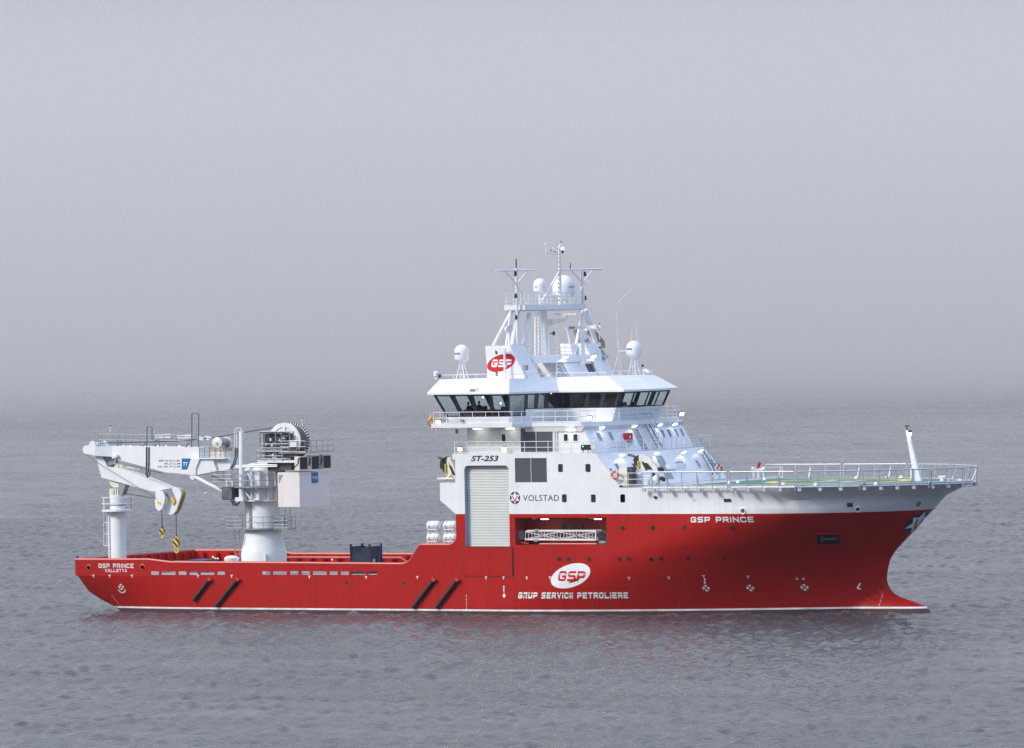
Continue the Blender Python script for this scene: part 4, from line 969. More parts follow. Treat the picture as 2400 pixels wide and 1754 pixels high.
# interior: dark deckhead, carpet, consoles, chart area
WOOD = mat('brown_wood_panel', (.055, .032, .026), .5); CARPET = mat('dark_carpet', (.03, .03, .035), .9); DCEIL = mat('grey_deckhead', (.10, .10, .10), .8)
mb = MB(); inn = mirror([(-1.4, -9.6), (4.0, -9.6), (5.5, -4.05), (11.0, -4.05), (11.4, 0)]); prism_z(mb, inn, ZB1 + .002, inn, ZB1 + .03); mb.build('bridge_floor', CARPET, SHIP)
mb = MB(); inn2 = mirror([(-2.5, -10.3), (4.4, -10.3), (5.9, -4.5), (11.9, -4.5), (12.3, 0)]); prism_z(mb, inn2, ZE0 - .06, inn2, ZE0 - .004); mb.build('bridge_deckhead', DCEIL, SHIP)
mb = MB()
mb.box((-1.0, -8.9, ZB1 + .04), (1.2, -5.2, 17.45)); mb.box((2.6, -9.2, ZB1 + .04), (3.5, -4.4, 17.42)); mb.box((9.0, -3.8, ZB1 + .04), (10.6, 3.8, 17.55)); mb.box((5.2, -3.4, ZB1 + .04), (8.4, -2.6, 17.5)); mb.box((2.6, 4.4, ZB1 + .04), (3.5, 9.2, 17.42))
for x, y, z in ((.2, -8.2, 17.45), (.2, -6.9, 17.45), (3.0, -8.4, 17.42), (3.0, -7.2, 17.42), (3.0, -5.6, 17.42), (9.8, -3, 17.55), (9.8, -1.4, 17.55), (9.8, .6, 17.55), (9.8, 2.4, 17.55), (6.0, -3, 17.5), (7.2, -3, 17.5)):
    mb.box((x - .18, y - .28, z), (x + .14, y + .28, z + .34))
mb.build('bridge_consoles', DKGREY, SHIP)
mb = MB(); mb.box((1.9, -2.2, ZB1 + .04), (4.9, 3.9, ZE0 - .08)); mb.box((6.2, -3.9, ZB1 + .04), (6.35, -2.7, ZE0 - .08)); mb.box((1.7, -4.3, ZB1 + .04), (1.95, -3.9, ZE0 - .08)); mb.box((4.2, -5.0, ZB1 + .04), (4.5, -4.75, ZE0 - .08)); mb.box((6.6, -1.5, ZB1 + .04), (9.0, 1.6, ZE0 - .08))
mb.build('bridge_partition', WOOD, SHIP)
for px, py, y in ((1132, 931.5, -6), (1173.5, 946, -5)):
    p = Y(px, py, y); MB().sphere(p, .05).build('bridge_lamp', LWARM, SHIP)

# railings of the bridge deck and of the roof
railing('bridge_railing', [(-2.6, -5, ZB1), (-2.6, -10.85, ZB1), (5.1, -10.85, ZB1), (6.0, -9.1, ZB1), (10.7, -9.1, ZB1), (11.15, -7.2, ZB1)], 1.0, (.5, 1.0), 1.25)
railing('bridge_railing', [(11.7, -5.2, ZB1), (11.95, -4.3, ZB1), (12.35, 0, ZB1), (11.95, 4.3, ZB1), (10.75, 9.1, ZB1), (6, 9.1, ZB1)], 1.0, (.33, .66, 1.0), 1.25)
railing('roof_railing', [(-2.2, -9.9, ZR), (4.4, -9.9, ZR), (5.75, -4.2, ZR), (10.7, -4.2, ZR), (11.15, 0, ZR), (10.7, 4.2, ZR), (5.75, 4.2, ZR)], .38, (1.0,), 1.9, low=False)
railing('roof_railing', [(-2.2, -9.9, ZR), (-2.2, 9.9, ZR)], .38, (1.0,), 1.9, low=False)
# fixtures on the starboard wing
p = Y(1009.5, 976, -10.9); MB().lathe([(.001, -.25), (.12, -.22), (.13, -.05), (.06, .05), (.04, .25), (.001, .27)], p, (0, 0, 1), 12).build('distress_beacon', YELLOW, SHIP, 'yellow distress beacon on the bridge wing')
p = Y(1022, 880, -9.9); m_ = MB(); m_.lathe([(.10, 0), (.10, .25), (.22, .3), (.22, .62), (.12, .72), (.001, .74)], (p.x, -9.9, ZR), (0, 0, 1), 14); m_.lathe([(.17, 0), (.17, .12), (.001, .12)], (p.x + .3, -9.9, ZR + .3), (1, 0, 0), 12, 1); m_.build('searchlight', [WPAINT, NAVY], SHIP)
p = Y(1110, 915, -10.85); m_ = MB(); m_.box((p.x - .38, -10.95, p.z - .16), (p.x + .38, -10.62, p.z + .16), 0); m_.box((p.x - .30, -10.975, p.z - .11), (p.x + .2, -10.951, p.z + .10), 1); m_.build('roof_vent', [WPAINT, GALV], SHIP)
m_ = MB(); a, b = Y(1047, 990, -10.0), Y(1082, 990, -10.0); m_.tube([a, b], .05, 6); m_.box((b.x - .1, -10.1, b.z - .1), (b.x + .12, -9.8, b.z + .22)); m_.build('wiper_gear', GALV, SHIP)
m_ = MB()
for dx, dz in ((0, 0), (.35, -.05), (.75, -.02)): m_.sphere((-2.65 + dx, -10.8, 15.95 + dz), .13, 0, 10, 6)
m_.tube([(-2.7, -10.8, 16.05), (-1.8, -10.8, 15.98)], .05, 6); m_.build('wing_camera', WPAINT, SHIP)
MB().lathe([(.07, 0), (.12, -.1), (.12, -.38), (.001, -.4)], Y(1070.5, 1006, -9.5), (0, 0, 1), 12).build('hanging_bell', GALV, SHIP)

# ------------------------------------------------------------------ floodlights (lit in the photograph)
def flood(px, py, fn, d, warm, size=.22, arm=None):
    p = fn(px, py); d = V(d).normalized(); m_ = MB(); u = d.cross(V((0, 0, 1)))
    u = u.normalized() if u.length > 1e-3 else V((1, 0, 0)); t = d.cross(u)
    m_.obox(p - d * .10, d * .10, u * size, t * size * .8, 0); m_.obox(p + d * .005, d * .006, u * size * .86, t * size * .64, 1)
    if arm: m_.tube([p - d * .15, p - d * .15 + V(arm)], .03, 6)
    return m_.build('floodlight', [DKGREY, LWARM if warm else LCOOL], SHIP)
yw = lambda y: (lambda px, py: Y(px, py, y))
for px, py, y, arm in ((1078, 1053.5, -9.6, (0, 0, -.35)), (1182, 1053.5, -9.6, (0, 0, -.35)), (1027, 989, -10.5, (0, 0, -.4)), (1381.5, 980.5, -9.0, (0, 0, -.4))):
    flood(px, py, yw(y), (.15, -1, -.45), True, .2, arm)
flood(1598, 971, yw(8.3), (.8, -.5, -.3), True, .2, (0, 0, -.4))
for px, py in ((1119, 1003.5), (1196, 1006)): 
    p = Y(px, py, -9.6); m_ = MB(); m_.box((p.x - .42, -9.72, ZB0 - .1), (p.x + .42, -9.5, ZB0 - .01), 0); m_.box((p.x - .38, -9.70, ZB0 - .16), (p.x + .38, -9.52, ZB0 - .101), 1); m_.build('strip_lamp', [WPAINT, LCOOL], SHIP)
for px, py in ((1294, 920.5), (1475, 917)):
    p = Zp(px, py, ZE0); m_ = MB(); m_.box((p.x - .12, p.y - .4, ZE0 - .06), (p.x + .12, p.y + .4, ZE0 - .005), 0); m_.box((p.x - .10, p.y - .37, ZE0 - .1), (p.x + .10, p.y + .37, ZE0 - .061), 1); m_.build('strip_lamp', [WPAINT, LCOOL], SHIP)
p = Y(1338, 1003, -9.25); m_ = MB(); m_.box((p.x - .4, -9.35, p.z - .12), (p.x + .4, -9.05, p.z + .1), 0); m_.box((p.x - .36, -9.32, p.z - .17), (p.x + .36, -9.08, p.z - .121), 1); m_.build('strip_lamp', [WPAINT, LCOOL], SHIP)
for px, py, tier in ((1411, 1004, 'B'), (1487, 1000, 'B'), (1547, 997, 'B'), (1582, 995, 'B'), (1458, 1067.5, 'A'), (1540, 1063.5, 'A'), (1603, 1060.5, 'A'), (1642, 1057.5, 'A')):
    q, n_ = front(px, py, tier, .42); s_ = .30
    m_ = MB(); d = V((.55, 0, -1)).normalized(); u = V((0, 1, 0)); t = d.cross(u)
    m_.obox(q - d * .09, d * .08, u * s_, t * .17, 0); m_.obox(q + d * .005, d * .006, u * s_ * .9, t * .14, 1); m_.tube([q - d * .1, q - n_ * .42 + V((0, 0, .12))], .03, 6)
    m_.build('floodlight', [WPAINT, LCOOL], SHIP)
# ------------------------------------------------------------------ funnels, mast house and masts
FP = [(1.24, ZR - .03), (4.95, ZR - .03), (3.44, 22.95), (1.01, 22.95)]
fun = []
for sg in (-1, 1):
    mb = MB(); mb.plate([FP], lambda a, b, t: V((a, t, b)), sg * 8.0, sg * 5.4)
    o = mb.build('funnel', WHITE, SHIP, 'white funnel casing' + (' with red oval badge' if sg < 0 else '')); fun.append(o)
mb = MB(); mb.plate([[(1.35, 20.72), (4.45, 20.72), (3.38, 22.85), (1.12, 22.85)]], lambda a, b, t: V((a, t, b)), -8.03, -7.99); mb.build('badge_panel', WHITE, fun[0])
fc = Y(1174.5, 851, -8.03); ff = lambda o_: (lambda u, v: V((fc.x + u, -8.03 - o_, fc.z + v)))
m_ = MB(); oval(m_, fc, ff(.01), 1.42, .70, .27, 0); fbd = m_.build('oval_badge', SIGNRED, fun[0])
l0, l1 = Y(1151, 861, -8.04), Y(1201, 842.5, -8.04)
m_ = MB(); block_text(m_, 'GSP', lambda u, v: ff(.02)(l0.x - fc.x + (l1.x - l0.x) * u, l0.z - fc.z + (l1.z - l0.z) * v), th=.24, gap=.14, aspect=1.0, shear=.24); m_.build('badge_letters', WMARK, fun[0])
zz = l0.z - fc.z + (l1.z - l0.z) * .66
m_ = MB(); m_.add([ff(.03)(l0.x - fc.x, zz), ff(.03)(l1.x - fc.x, zz), ff(.03)(l1.x - fc.x, zz + .06), ff(.03)(l0.x - fc.x, zz + .06)], [(0, 1, 2, 3)]); m_.build('badge_slit', SIGNRED, fun[0])
# athwart beam with platform and the house under it
mb = MB(); mb.plate([[(2.2, 21.4), (4.42, 21.4), (4.1, 21.98), (2.2, 21.98)]], lambda a, b, t: V((a, t, b)), -5.39, 5.39); mb.build('mast_deck', WHITE, SHIP)
mb = MB(); mb.plate([[(1.8, ZR + .002), (4.95, ZR + .002), (4.28, 21.39), (1.8, 21.39)]], lambda a, b, t: V((a, t, b)), -.15, 4.75); mb.build('mast_house', WHITE, SHIP)
mb = MB(); mb.box((1.4, -5.3, ZR + .002), (1.6, -.2, 21.39)); mb.build('mast_house_wall', WHITE, SHIP)
m_ = MB()
for d in (0, .62):
    q = X(1380.5 + d * 12.5, 862, 4.66); m_.obox(q, V((.03, 0, 0)), V((0, .24, 0)), V((-.17, 0, .36)))
m_.build('window', [GLASS], SHIP)
m_ = MB(); m_.tube([X(1312, 853, 4.4), X(1331, 886, 5.0)], .05, 6); m_.tube([X(1305, 862, 4.7), X(1318, 887, 5.1)], .04, 6); m_.build('stay_rod', WPAINT, SHIP)
railing('mast_deck_railing', [(2.3, -5.2, 21.98), (4.05, -5.2, 21.98), (4.05, 5.2, 21.98)], 1.05, (.33, .66, 1.0), 1.4)
for px, py in ((1325, 838.5), (1391, 837.5)):
    q = X(px, py, 4.55); m_ = MB(); d = V((.6, 0, -1)).normalized(); u = V((0, 1, 0)); t = d.cross(u)
    m_.obox(q - d * .09, d * .08, u * .34, t * .2, 0); m_.obox(q + d * .005, d * .006, u * .31, t * .17, 1); m_.tube([q - d * .1, q + V((-.3, 0, .15))], .03, 6); m_.build('floodlight', [WPAINT, LCOOL], SHIP)
# upper mast platform
mb = MB(); pf = [(1.55, -5.5), (3.6, -5.5), (3.6, 5.55), (1.55, 5.55)]; prism_z(mb, pf, 25.98, pf, 26.4)
for i in range(12): y = -5.2 + i * .95; mb.box((1.7, y, 25.86), (3.5, y + .05, 25.979))
mb.build('mast_platform', WHITE, SHIP)
railing('mast_platform_railing', [(1.65, 5.45, 26.4), (1.65, -5.4, 26.4), (3.5, -5.4, 26.4), (3.5, 5.45, 26.4), (1.65, 5.45, 26.4)], 1.05, (.33, .66, 1.0), 1.3)
m_ = MB()
m_.tube([(2.7, -6.3, 22.95), (2.4, -4.6, 25.98)], .20, 12); m_.tube([(1.4, -7.3, 22.95), (2.0, -4.9, 25.98)], .15, 10)
m_.tube([X(1227, 811, 3.0), X(1241, 735, 3.0)], .21, 12)
m_.build('mast_leg', WPAINT, SHIP)
m_ = MB(); m_.tube([X(1408, 838, 3.0), X(1371, 727, 3.0)], .22, 12); m_.build('mast_leg', WPAINT, SHIP)
m_ = MB(); m_.tube([X(1345, 838, 2.6), X(1366, 727, 2.6)], .15, 10); m_.tube([X(1343, 836, 3.2), X(1329, 762, 3.2)], .14, 10); m_.build('mast_leg', WPAINT, SHIP)
m_ = MB(); m_.tube([X(1186, 811, 2.2), X(1197, 729, 2.2)], .10, 8); m_.build('mast_leg', WPAINT, SHIP)
m_ = MB(); m_.lathe([(.30, 21.98), (.28, 25.98)], (2.4, .0, 0), (0, 0, 1), 16); m_.tube([(2.75, .1, 22), (2.75, .1, 24.4)], .09, 8); m_.build('mast_column', WPAINT, SHIP)
ladder('mast_ladder', X(1258, 838, 2.0), X(1258, 732, 2.0), .6, (0, 1, 0), r=.02, rails=False)
m_ = MB()
for i in range(5):
    c_ = X(1263, 736 + i * 17, 2.3); m_.tube([c_ + V((0, -.05, 0)), c_ + V((.5, -.1, 0)), c_ + V((.6, .35, 0)), c_ + V((.4, .75, 0)), c_ + V((0, .7, 0))], .018, 5)
m_.build('ladder_cage', WPAINT, SHIP)
# starboard signal mast with yard
SM = V((3.0, -5.85, 0))
def yard_mast(name, base, ztop, zy, y0, y1, by, extra):
    m_ = MB(); m_.tube([base, V((base.x, base.y, ztop))], .11, 10); c_ = V((base.x, base.y, zy))
    m_.tube([V((base.x, y0, zy)), V((base.x, y1, zy + .02))], .075, 8)
    for s_ in (y0, y1):
        m_.tube([V((base.x, s_, zy)), V((base.x, s_, zy - .3)), V((base.x, s_ + .12, zy - .42)), V((base.x, s_ + .22, zy - .2))], .018, 5)
    m_.tube([V((base.x, base.y + by, zy - .05)), V((base.x, base.y, zy - 1.15))], .06, 8); m_.tube([V((base.x, base.y - by, zy - .05)), V((base.x, base.y, zy - 1.15))], .06, 8)
    k_ = int((zy - base.z) / .35)
    for i in range(k_): m_.tube([V((base.x, base.y - .22, base.z + i * .35)), V((base.x, base.y + .22, base.z + i * .35))], .015, 4)
    extra(m_); return m_.build(name, [WPAINT, BLACK], SHIP)
def ex1(m_):
    for z in (29.1, 27.2, 25.35): m_.lathe([(.001, .22), (.11, .2), (.09, .06), (.13, 0), (.11, -.16), (.001, -.2)], (SM.x + .1, SM.y - .35, z), (0, 0, 1), 10, 1)
    m_.tube([(SM.x, SM.y, 29.6), (SM.x, SM.y, 30.3), (SM.x + .1, SM.y, 30.35)], .05, 6, 1)
    m_.tube([(SM.x, SM.y - 1.2, 28.9), (SM.x, SM.y - 1.1, 28.2), (SM.x, SM.y, 28.15)], .03, 5);
    m_.tube([(SM.x, SM.y, 28.2), (SM.x - .2, SM.y + 2.2, 26.4)], .06, 6)
yard_mast('signal_mast', V((SM.x, SM.y, 22.98)), 29.6, 29.38, SM.y - 3.55, SM.y + 3.45, 2.0, ex1)
PM = X(1366, 715, 3.2)
def ex2(m_):
    for z in (26.9, 29.0): m_.lathe([(.001, .22), (.11, .2), (.09, .06), (.13, 0), (.11, -.16), (.001, -.2)], (PM.x + .1, PM.y + .3, z), (0, 0, 1), 10, 1)
    m_.tube([(PM.x, PM.y - .15, 26.4), (PM.x, PM.y - .13, 29.3)], .022, 6, 1)
    m_.tube([(PM.x, PM.y + .1, 28.2), (PM.x, PM.y + 1.1, 28.2), (PM.x, PM.y + 1.1, 28.8)], .03, 5); m_.tube([(PM.x, PM.y, 28.0), (PM.x, PM.y - 1.4, 26.4)], .06, 6)
yr = X(1409, 629, 3.2)
yard_mast('signal_mast', V((PM.x, PM.y, 26.4)), 29.5, 29.4, X(1316, 634, 3.2).y, yr.y, 2.0, ex2)
# main pole with wind sensors and top lights
MPp = X(1313, 716, 3.1); zt_ = X(1311, 579, 3.1).z; m_ = MB()
m_.tube([V((MPp.x, MPp.y, 26.4)), V((MPp.x, MPp.y, zt_))], [.17, .11], 10)
for i in range(13): m_.box((MPp.x - .06, MPp.y - .28, 26.7 + i * .37), (MPp.x, MPp.y - .2, 26.84 + i * .37), 4)
m_.tube([V((MPp.x, MPp.y - .1, 29.2)), X(1270, 706, 3.1)], .09, 8)
m_.tube([V((MPp.x, MPp.y, zt_ - .1)), V((MPp.x, MPp.y + .3, zt_ + .35))], .06, 6)
m_.sphere(V((MPp.x, MPp.y + .32, zt_ + .42)), .09, 2, 8, 6); m_.sphere(V((MPp.x + .1, MPp.y + .42, zt_ - .15)), .14, 3, 10, 8); m_.lathe([(.12, 0), (.1, -.25), (.001, -.28)], V((MPp.x + .1, MPp.y + .42, zt_ - .3)), (0, 0, 1), 8, 1)
arm0 = X(1307, 597, 3.1); arm1 = X(1279, 593, 3.1); m_.tube([arm0, arm1], .05, 6); m_.tube([arm1, X(1279, 574, 3.1)], .03, 6); m_.sphere(X(1279, 573, 3.1), .10, 0, 8, 6)
q = X(1296, 590, 3.1); m_.tube([q + V((0, -.3, .05)), q + V((0, .3, .05))], .06, 6); m_.tube([X(1297, 596, 3.1), X(1297, 584, 3.1)], .03, 6); m_.sphere(X(1297, 583, 3.1), .09, 0, 8, 6); m_.sphere(X(1291, 587, 3.1), .09, 4, 8, 6); m_.sphere(X(1301, 591, 3.1), .08, 4, 8, 6)
m_.tube([X(1337, 617, 3.1), X(1336, 633, 3.1)], .05, 6, 1)
m_.build('main_mast', [WPAINT, BLACK, SIGNRED, mat('lit_mast_lamp', (1, .95, .7), .3, emit=(1, .9, .6), estr=3), GALV], SHIP)
# satellite domes
DOME = mat('white_radome', (.82, .82, .82), .35, var=.02)
def dome(name, x, y, z0, ztop, r, stand_z, legs=True, logo=None, lab=None):
    h = ztop - z0; m_ = MB(); pr = [(r * .25, -.42 * r), (r * .5, -.34 * r), (r * .97, -.03 * r), (r, .02)]
    hc = max(h - r, .15 * h)
    pr += [(r, hc)] + [(max(1e-4, r * math.cos(a * math.pi / 16)), hc + (h - hc) * math.sin(a * math.pi / 16)) for a in range(1, 9)]
    m_.lathe(pr, (x, y, z0), (0, 0, 1), 28)
    zb_ = z0 - .42 * r
    if legs:
        for a in (45, 135, 225, 315):
            c_, s_ = math.cos(math.radians(a)), math.sin(math.radians(a)); m_.tube([(x + c_ * .16, y + s_ * .16, zb_), (x + c_ * .55, y + s_ * .55, stand_z)], .045, 6)
        zz_ = (zb_ + stand_z) / 2; m_.tube([(x + .36 * math.cos(a * math.pi / 2 + .785), y + .36 * math.sin(a * math.pi / 2 + .785), zz_) for a in range(4)], .03, 5, closed=True)
    else: m_.tube([(x, y, stand_z), (x, y, zb_ + .1)], .12, 8)
    o = m_.build(name, DOME, SHIP, lab)
    if logo:
        t_, zf, hh, ang0, ww = logo; m2 = MB()
        def fn(u, v):
            a = ang0 + (u - .5) * ww / r; return V((x + (r + .015) * math.cos(a), y + (r + .015) * math.sin(a), z0 + zf * h + v * hh))
        put_text(m2, t_, fn, bold=.03, shear=.15); m2.build('dome_lettering', mat('blue_lettering', (.02, .06, .25), .5), o)
    return o
dome('satellite_dome', -1.3, -8.0, 21.83, 23.1, .64, ZR, logo=('SEATM', .33, .17, math.radians(-104), .62))
dome('satellite_dome', 9.1, 3.9, 21.92, 23.14, .67, ZR, logo=('SEATM', .33, .19, math.radians(-104), .62))
dome('satellite_dome', 2.5, -.8, 27.6, 28.68, .56, 26.4, False, logo=('JUE', .25, .12, math.radians(-100), .3))
dome('satellite_dome', 2.6, 3.3, 27.25, 28.95, .98, 26.4, logo=('SAILOR', .35, .12, math.radians(-12), .7))
# radar scanners
m_ = MB(); R0 = V((4.72, 2.75, 0)); m_.lathe([(.15, 21.3), (.15, 23.35)], (R0.x, R0.y, 0), (0, 0, 1), 12); m_.lathe([(.34, 23.3), (.38, 23.5), (.36, 24.0), (.2, 24.15)], (R0.x, R0.y, 0), (0, 0, 1), 16)
m_.plate([[(4.2, 21.3), (4.72, 21.3), (4.72, 21.38), (4.2, 21.38)]], lambda a, b, t: V((a + .55, t, b)), R0.y - .6, R0.y + .4)
m_.build('radar_pedestal', WPAINT, SHIP)
m_ = MB(); rd = V((.96, -.28, .012)); rd.normalize(); c_ = V((R0.x + .1, R0.y, 24.38)); m_.beam(c_ - rd * 2.15, c_ + rd * 2.15, .22, .30); radar = m_.build('radar_scanner', WPAINT, SHIP)
m_ = MB(); n_ = V((rd.y, -rd.x, 0)); n_ = n_ if n_.y < 0 else -n_; put_text(m_, 'SAM', lambda u, v: c_ - rd * (1.72 - .72 * u) + n_ * .12 + V((0, 0, -.11 + .2 * v)), bold=.03); m_.build('scanner_lettering', NAVY, radar)
m_ = MB(); m_.add([c_ - rd * (2.0 - .2 * u) + n_ * .12 + V((0, 0, -.1 + .18 * v)) for u, v in ((0, 0), (1, 0), (1, 1), (0, 1))], [(0, 1, 2, 3)]); m_.build('scanner_lettering', NAVY, radar)
m_ = MB(); m_.plate([[(2.5, 24.4), (4.6, 25.0), (4.75, 25.05), (4.75, 25.15), (2.5, 25.15)]], lambda a, b, t: V((a, t, b)), -.12, .12); m_.lathe([(.22, 25.15), (.24, 25.45)], (4.5, 0, 0), (0, 0, 1), 14); m_.beam((3.4, .1, 25.55), (5.7, -.1, 25.55), .16, .16); m_.build('radar_scanner', CREAM, SHIP)
m_ = MB(); m_.lathe([(.03, 0), (.05, .35), (.16, .55), (.2, .58)], (2.7, .3, 23.9), (1, -.2, .02), 12); m_.build('fog_horn', DKGREY, SHIP)
# funnel pipes, beige with heat
m_ = MB()
for i, (a, b, c_, d) in enumerate(((1345, 770, 1352, 790), (1372, 775, 1400, 800), (1384, 772, 1412, 802), (1360, 780, 1378, 803))):
    p0, p1 = X(a, b, 2.2 + .2 * i), X(c_, d, 2.2 + .2 * i); m_.tube([p0, p0.lerp(p1, .5) + V((0, .1, .06)), p1, V((p1.x, p1.y + .15, p1.z - .5))], .20, 10)
m_.build('exhaust_pipes', BEIGE, SHIP)
m_ = MB(); m_.tube([X(1407, 817, 4.0), X(1418, 834, 4.3)], .12, 8); m_.lathe([(.12, 0), (.28, .3), (.28, .34), (.2, .34)], X(1416, 832, 4.3), (.3, .1, -.5), 12); m_.build('exhaust_outlet', GALV, SHIP)
m_ = MB(); m_.box((1.6, 4.9, 22.0), (2.6, 7.9, 22.94)); m_.build('port_casing', WHITE, SHIP)
# horn on the starboard funnel
h0 = Y(1194, 806, -7.0); m_ = MB(); m_.tube([(h0.x, -7, 22.95), (h0.x, -7, 24.0)], .12, 8); m_.lathe([(.1, -.45), (.26, -.35), (.34, .25), (.35, .3), (.28, .25)], (h0.x, -7.1, 24.35), (.75, -.6, .0), 16, 0); m_.lathe([(.29, .2), (.001, .1)], (h0.x, -7.1, 24.35), (.75, -.6, .0), 14, 1); m_.build('searchlight', [WPAINT, GALV], SHIP)
# signal lantern bracket in front of the badge
q = Y(1183.5, 885, -8.6); m_ = MB(); m_.tube([(q.x, -8.6, ZR), (q.x, -8.6, 22.6)], .10, 8); m_.box((q.x - .75, -8.7, 22.5), (q.x + .1, -8.5, 22.75)); m_.tube([(q.x, -8.6, 20.9), (q.x + .6, -8.6, ZR)], .05, 6)
for z in (22.4, 20.55): m_.lathe([(.001, .2), (.11, .16), (.09, .0), (.11, -.14), (.001, -.18)], (q.x - .8, -8.6, z), (0, 0, 1), 10, 1)
m_.tube([(q.x, -8.6, 20.7), (q.x - .8, -8.6, 20.7)], .04, 6); m_.build('lantern_bracket', [WPAINT, DKGREY], SHIP)
m_ = MB()
for px, y0_, y1_ in ((1230, 838, 887), (1236, 858, 886)): m_.tube([X(px, y0_ + 22, 5.2), X(px, 888, 5.2)], .025, 5)
m_.obox(X(1231.5, 862, 5.2), V((.15, 0, 0)), V((0, .22, 0)), V((0, 0, .22))); m_.build('instrument_frame', GALV, SHIP)
# whip aerials and the forward lamp mast
def whip(px, py0, py1, x, r0_=.035, r1_=.012, y=None):
    a = X(px[0], py0, x); b = X(px[1], py1, x); return [a, V((a.x, a.y + (b.y - a.y), b.z))], [r0_, r1_]
m_ = MB()
for (a, b, c_, d, x) in ((1306, 1302, 887, 700, 5.5), (1304, 1304, 880, 805, 5.6), (1173, 1162, 815, 700, 3.0), (1241, 1240, 845, 770, 2.6), (1449, 1445, 880, 712, 8.0), (1446, 1434, 712, 668, 8.0), (1446, 1492, 712, 668, 8.0), (1480, 1480, 800, 770, 9.2), (1163, 1163, 720, 685, 1.6)):
    p0, p1 = X(a, c_, x), X(b, d, x); m_.tube([p0, p1], [.030, .014], 6)
m_.tube([X(1492, 800, 9.0), X(1491.5, 748, 9.0)], [.02, .01], 5)
m_.tube([X(1435, 882, 8.0), X(1447, 838, 8.0)], .03, 5); m_.tube([X(1457, 880, 8.0), X(1450, 800, 8.0)], .03, 5); m_.tube([X(1450, 823, 8.0), X(1470, 823, 9.0)], .04, 5)
for i in range(4): m_.tube([X(1303, 856 + i * 8, 5.5), X(1311, 856 + i * 8, 5.5)], .03, 5)
m_.build('whip_aerials', WPAINT, SHIP)
m_ = MB(); b0 = X(1408, 882, 6.5); m_.tube([b0, X(1405, 766, 6.5)], .06, 8); m_.sphere(X(1405, 760, 6.5), .09, 1, 8, 6); m_.box(tuple(X(1394, 766, 6.5) + V((-.1, 0, -.1))), tuple(X(1404, 764, 6.5) + V((.1, 0, .1))))
for py in (799, 815): m_.sphere(X(1406, py, 6.5), .1, 2, 8, 6)
m_.build('lamp_mast', [WPAINT, SIGNRED, BLACK], SHIP)
m_ = MB(); q = Y(1509, 864, 3.6); m_.beam((10.3, 3.6, q.z - .1), (10.9, 3.4, q.z - .35), .3, .16); m_.tube([(10.2, 3.6, ZR), (10.3, 3.6, q.z)], .04, 6); m_.sphere((10.1, 3.6, q.z + .25), .12, 1, 8, 6); m_.build('roof_camera', [WPAINT, BLACK], SHIP)

# ------------------------------------------------------------------ helideck
HEL = [(15.0, -9.6), (17.6, -9.9), (25.7, -10.25), (31.8, -10.25), (36.6, -8.25), (40.9, -4.3), (42.45, -1.3)]
hp = HEL + [(x, -y) for x, y in reversed(HEL)]
ZH = 11.02
mb = MB(); prism_z(mb, hp, 10.86, hp, ZH - .004); mb.build('helideck', GREYDECK, SHIP)
gp = [(x - .9 if x > 30 else x, y * .88) for x, y in HEL[1:]]; gp[0] = (20.2, -8.8); gp = gp + [(x, -y) for x, y in reversed(gp)]
mb = MB(); mb.add([V((x, y, ZH + .001)) for x, y in gp], [tuple(range(len(gp)))]); mb.build('landing_area', GREEN, SHIP, 'green painted landing area')
def ring_flat(name, cx, cy, r0_, r1_, z, mm, n=96):
    m_ = MB(); vs = []
    for i in range(n): a = 2 * math.pi * i / n; vs += [(cx + r0_ * math.cos(a), cy + r0_ * math.sin(a), z), (cx + r1_ * math.cos(a), cy + r1_ * math.sin(a), z)]
    m_.add(vs, [(2 * i, 2 * i + 1, (2 * i + 3) % (2 * n), (2 * i + 2) % (2 * n)) for i in range(n)]); return m_.build(name, mm, SHIP)
HX, HY = 30.6, 0.0
ring_flat('aiming_circle', HX, HY, 5.3, 6.3, ZH + .006, YELLOW)
m_ = MB()
for dx in (-1.6, 1.2): m_.box((HX + dx, -2.2, ZH + .006), (HX + dx + .45, 2.2, ZH + .010))
m_.box((HX - 1.15, -.25, ZH + .006), (HX + 1.2, .25, ZH + .0095)); m_.build('landing_letter', WMARK, SHIP, 'white H on the landing area')
m_ = MB(); a_ = [(x, y) for x, y in gp]
for i in range(len(a_)):
    p, q = V((*a_[i], ZH + .005)), V((*a_[(i + 1) % len(a_)], ZH + .005)); d = (q - p).normalized(); n_ = V((-d.y, d.x, 0)) * .15; m_.add([p - n_, q - n_, q + n_, p + n_], [(0, 1, 2, 3)])
m_.build('perimeter_line', WMARK, SHIP)
# safety net frames, each panel its own
def net_panel(p, q, lean, h=1.3, z0=10.86, posts=5, ends=True):
    p, q, lean = V((*p, z0)), V((*q, z0)), V(lean); u = V((0, 0, h)) + lean * .12; m_ = MB()
    m_.tube([p, q], .065, 6); m_.tube([p + u, q + u], .06, 6)
    for i in range(posts + 1):
        a = p.lerp(q, i / posts); m_.tube([a - V((0, 0, .3)), a + u], .045, 6)
        if 0 < i < posts and i % 2: m_.tube([a + u * .75, a - lean * .35 + V((0, 0, .1))], .04, 6)
    for i in range(posts): a = p.lerp(q, (i + .12) / posts); m_.obox(a - V((0, 0, .22)), V((.14, 0, 0)), V((0, .14, 0)), V((0, 0, .12)))
    return m_.build('safety_net_frame', NETRAIL, SHIP)
e_ = .35
sn = [((17.4, -10.5), (18.3, -10.5)), ((18.3, -10.5), (25.5, -10.6)), ((25.8, -10.6), (31.8, -10.6)), ((32.0, -10.5), (36.8, -8.6)), ((37.0, -8.4), (41.2, -4.5)), ((41.3, -4.3), (42.8, -1.4))]
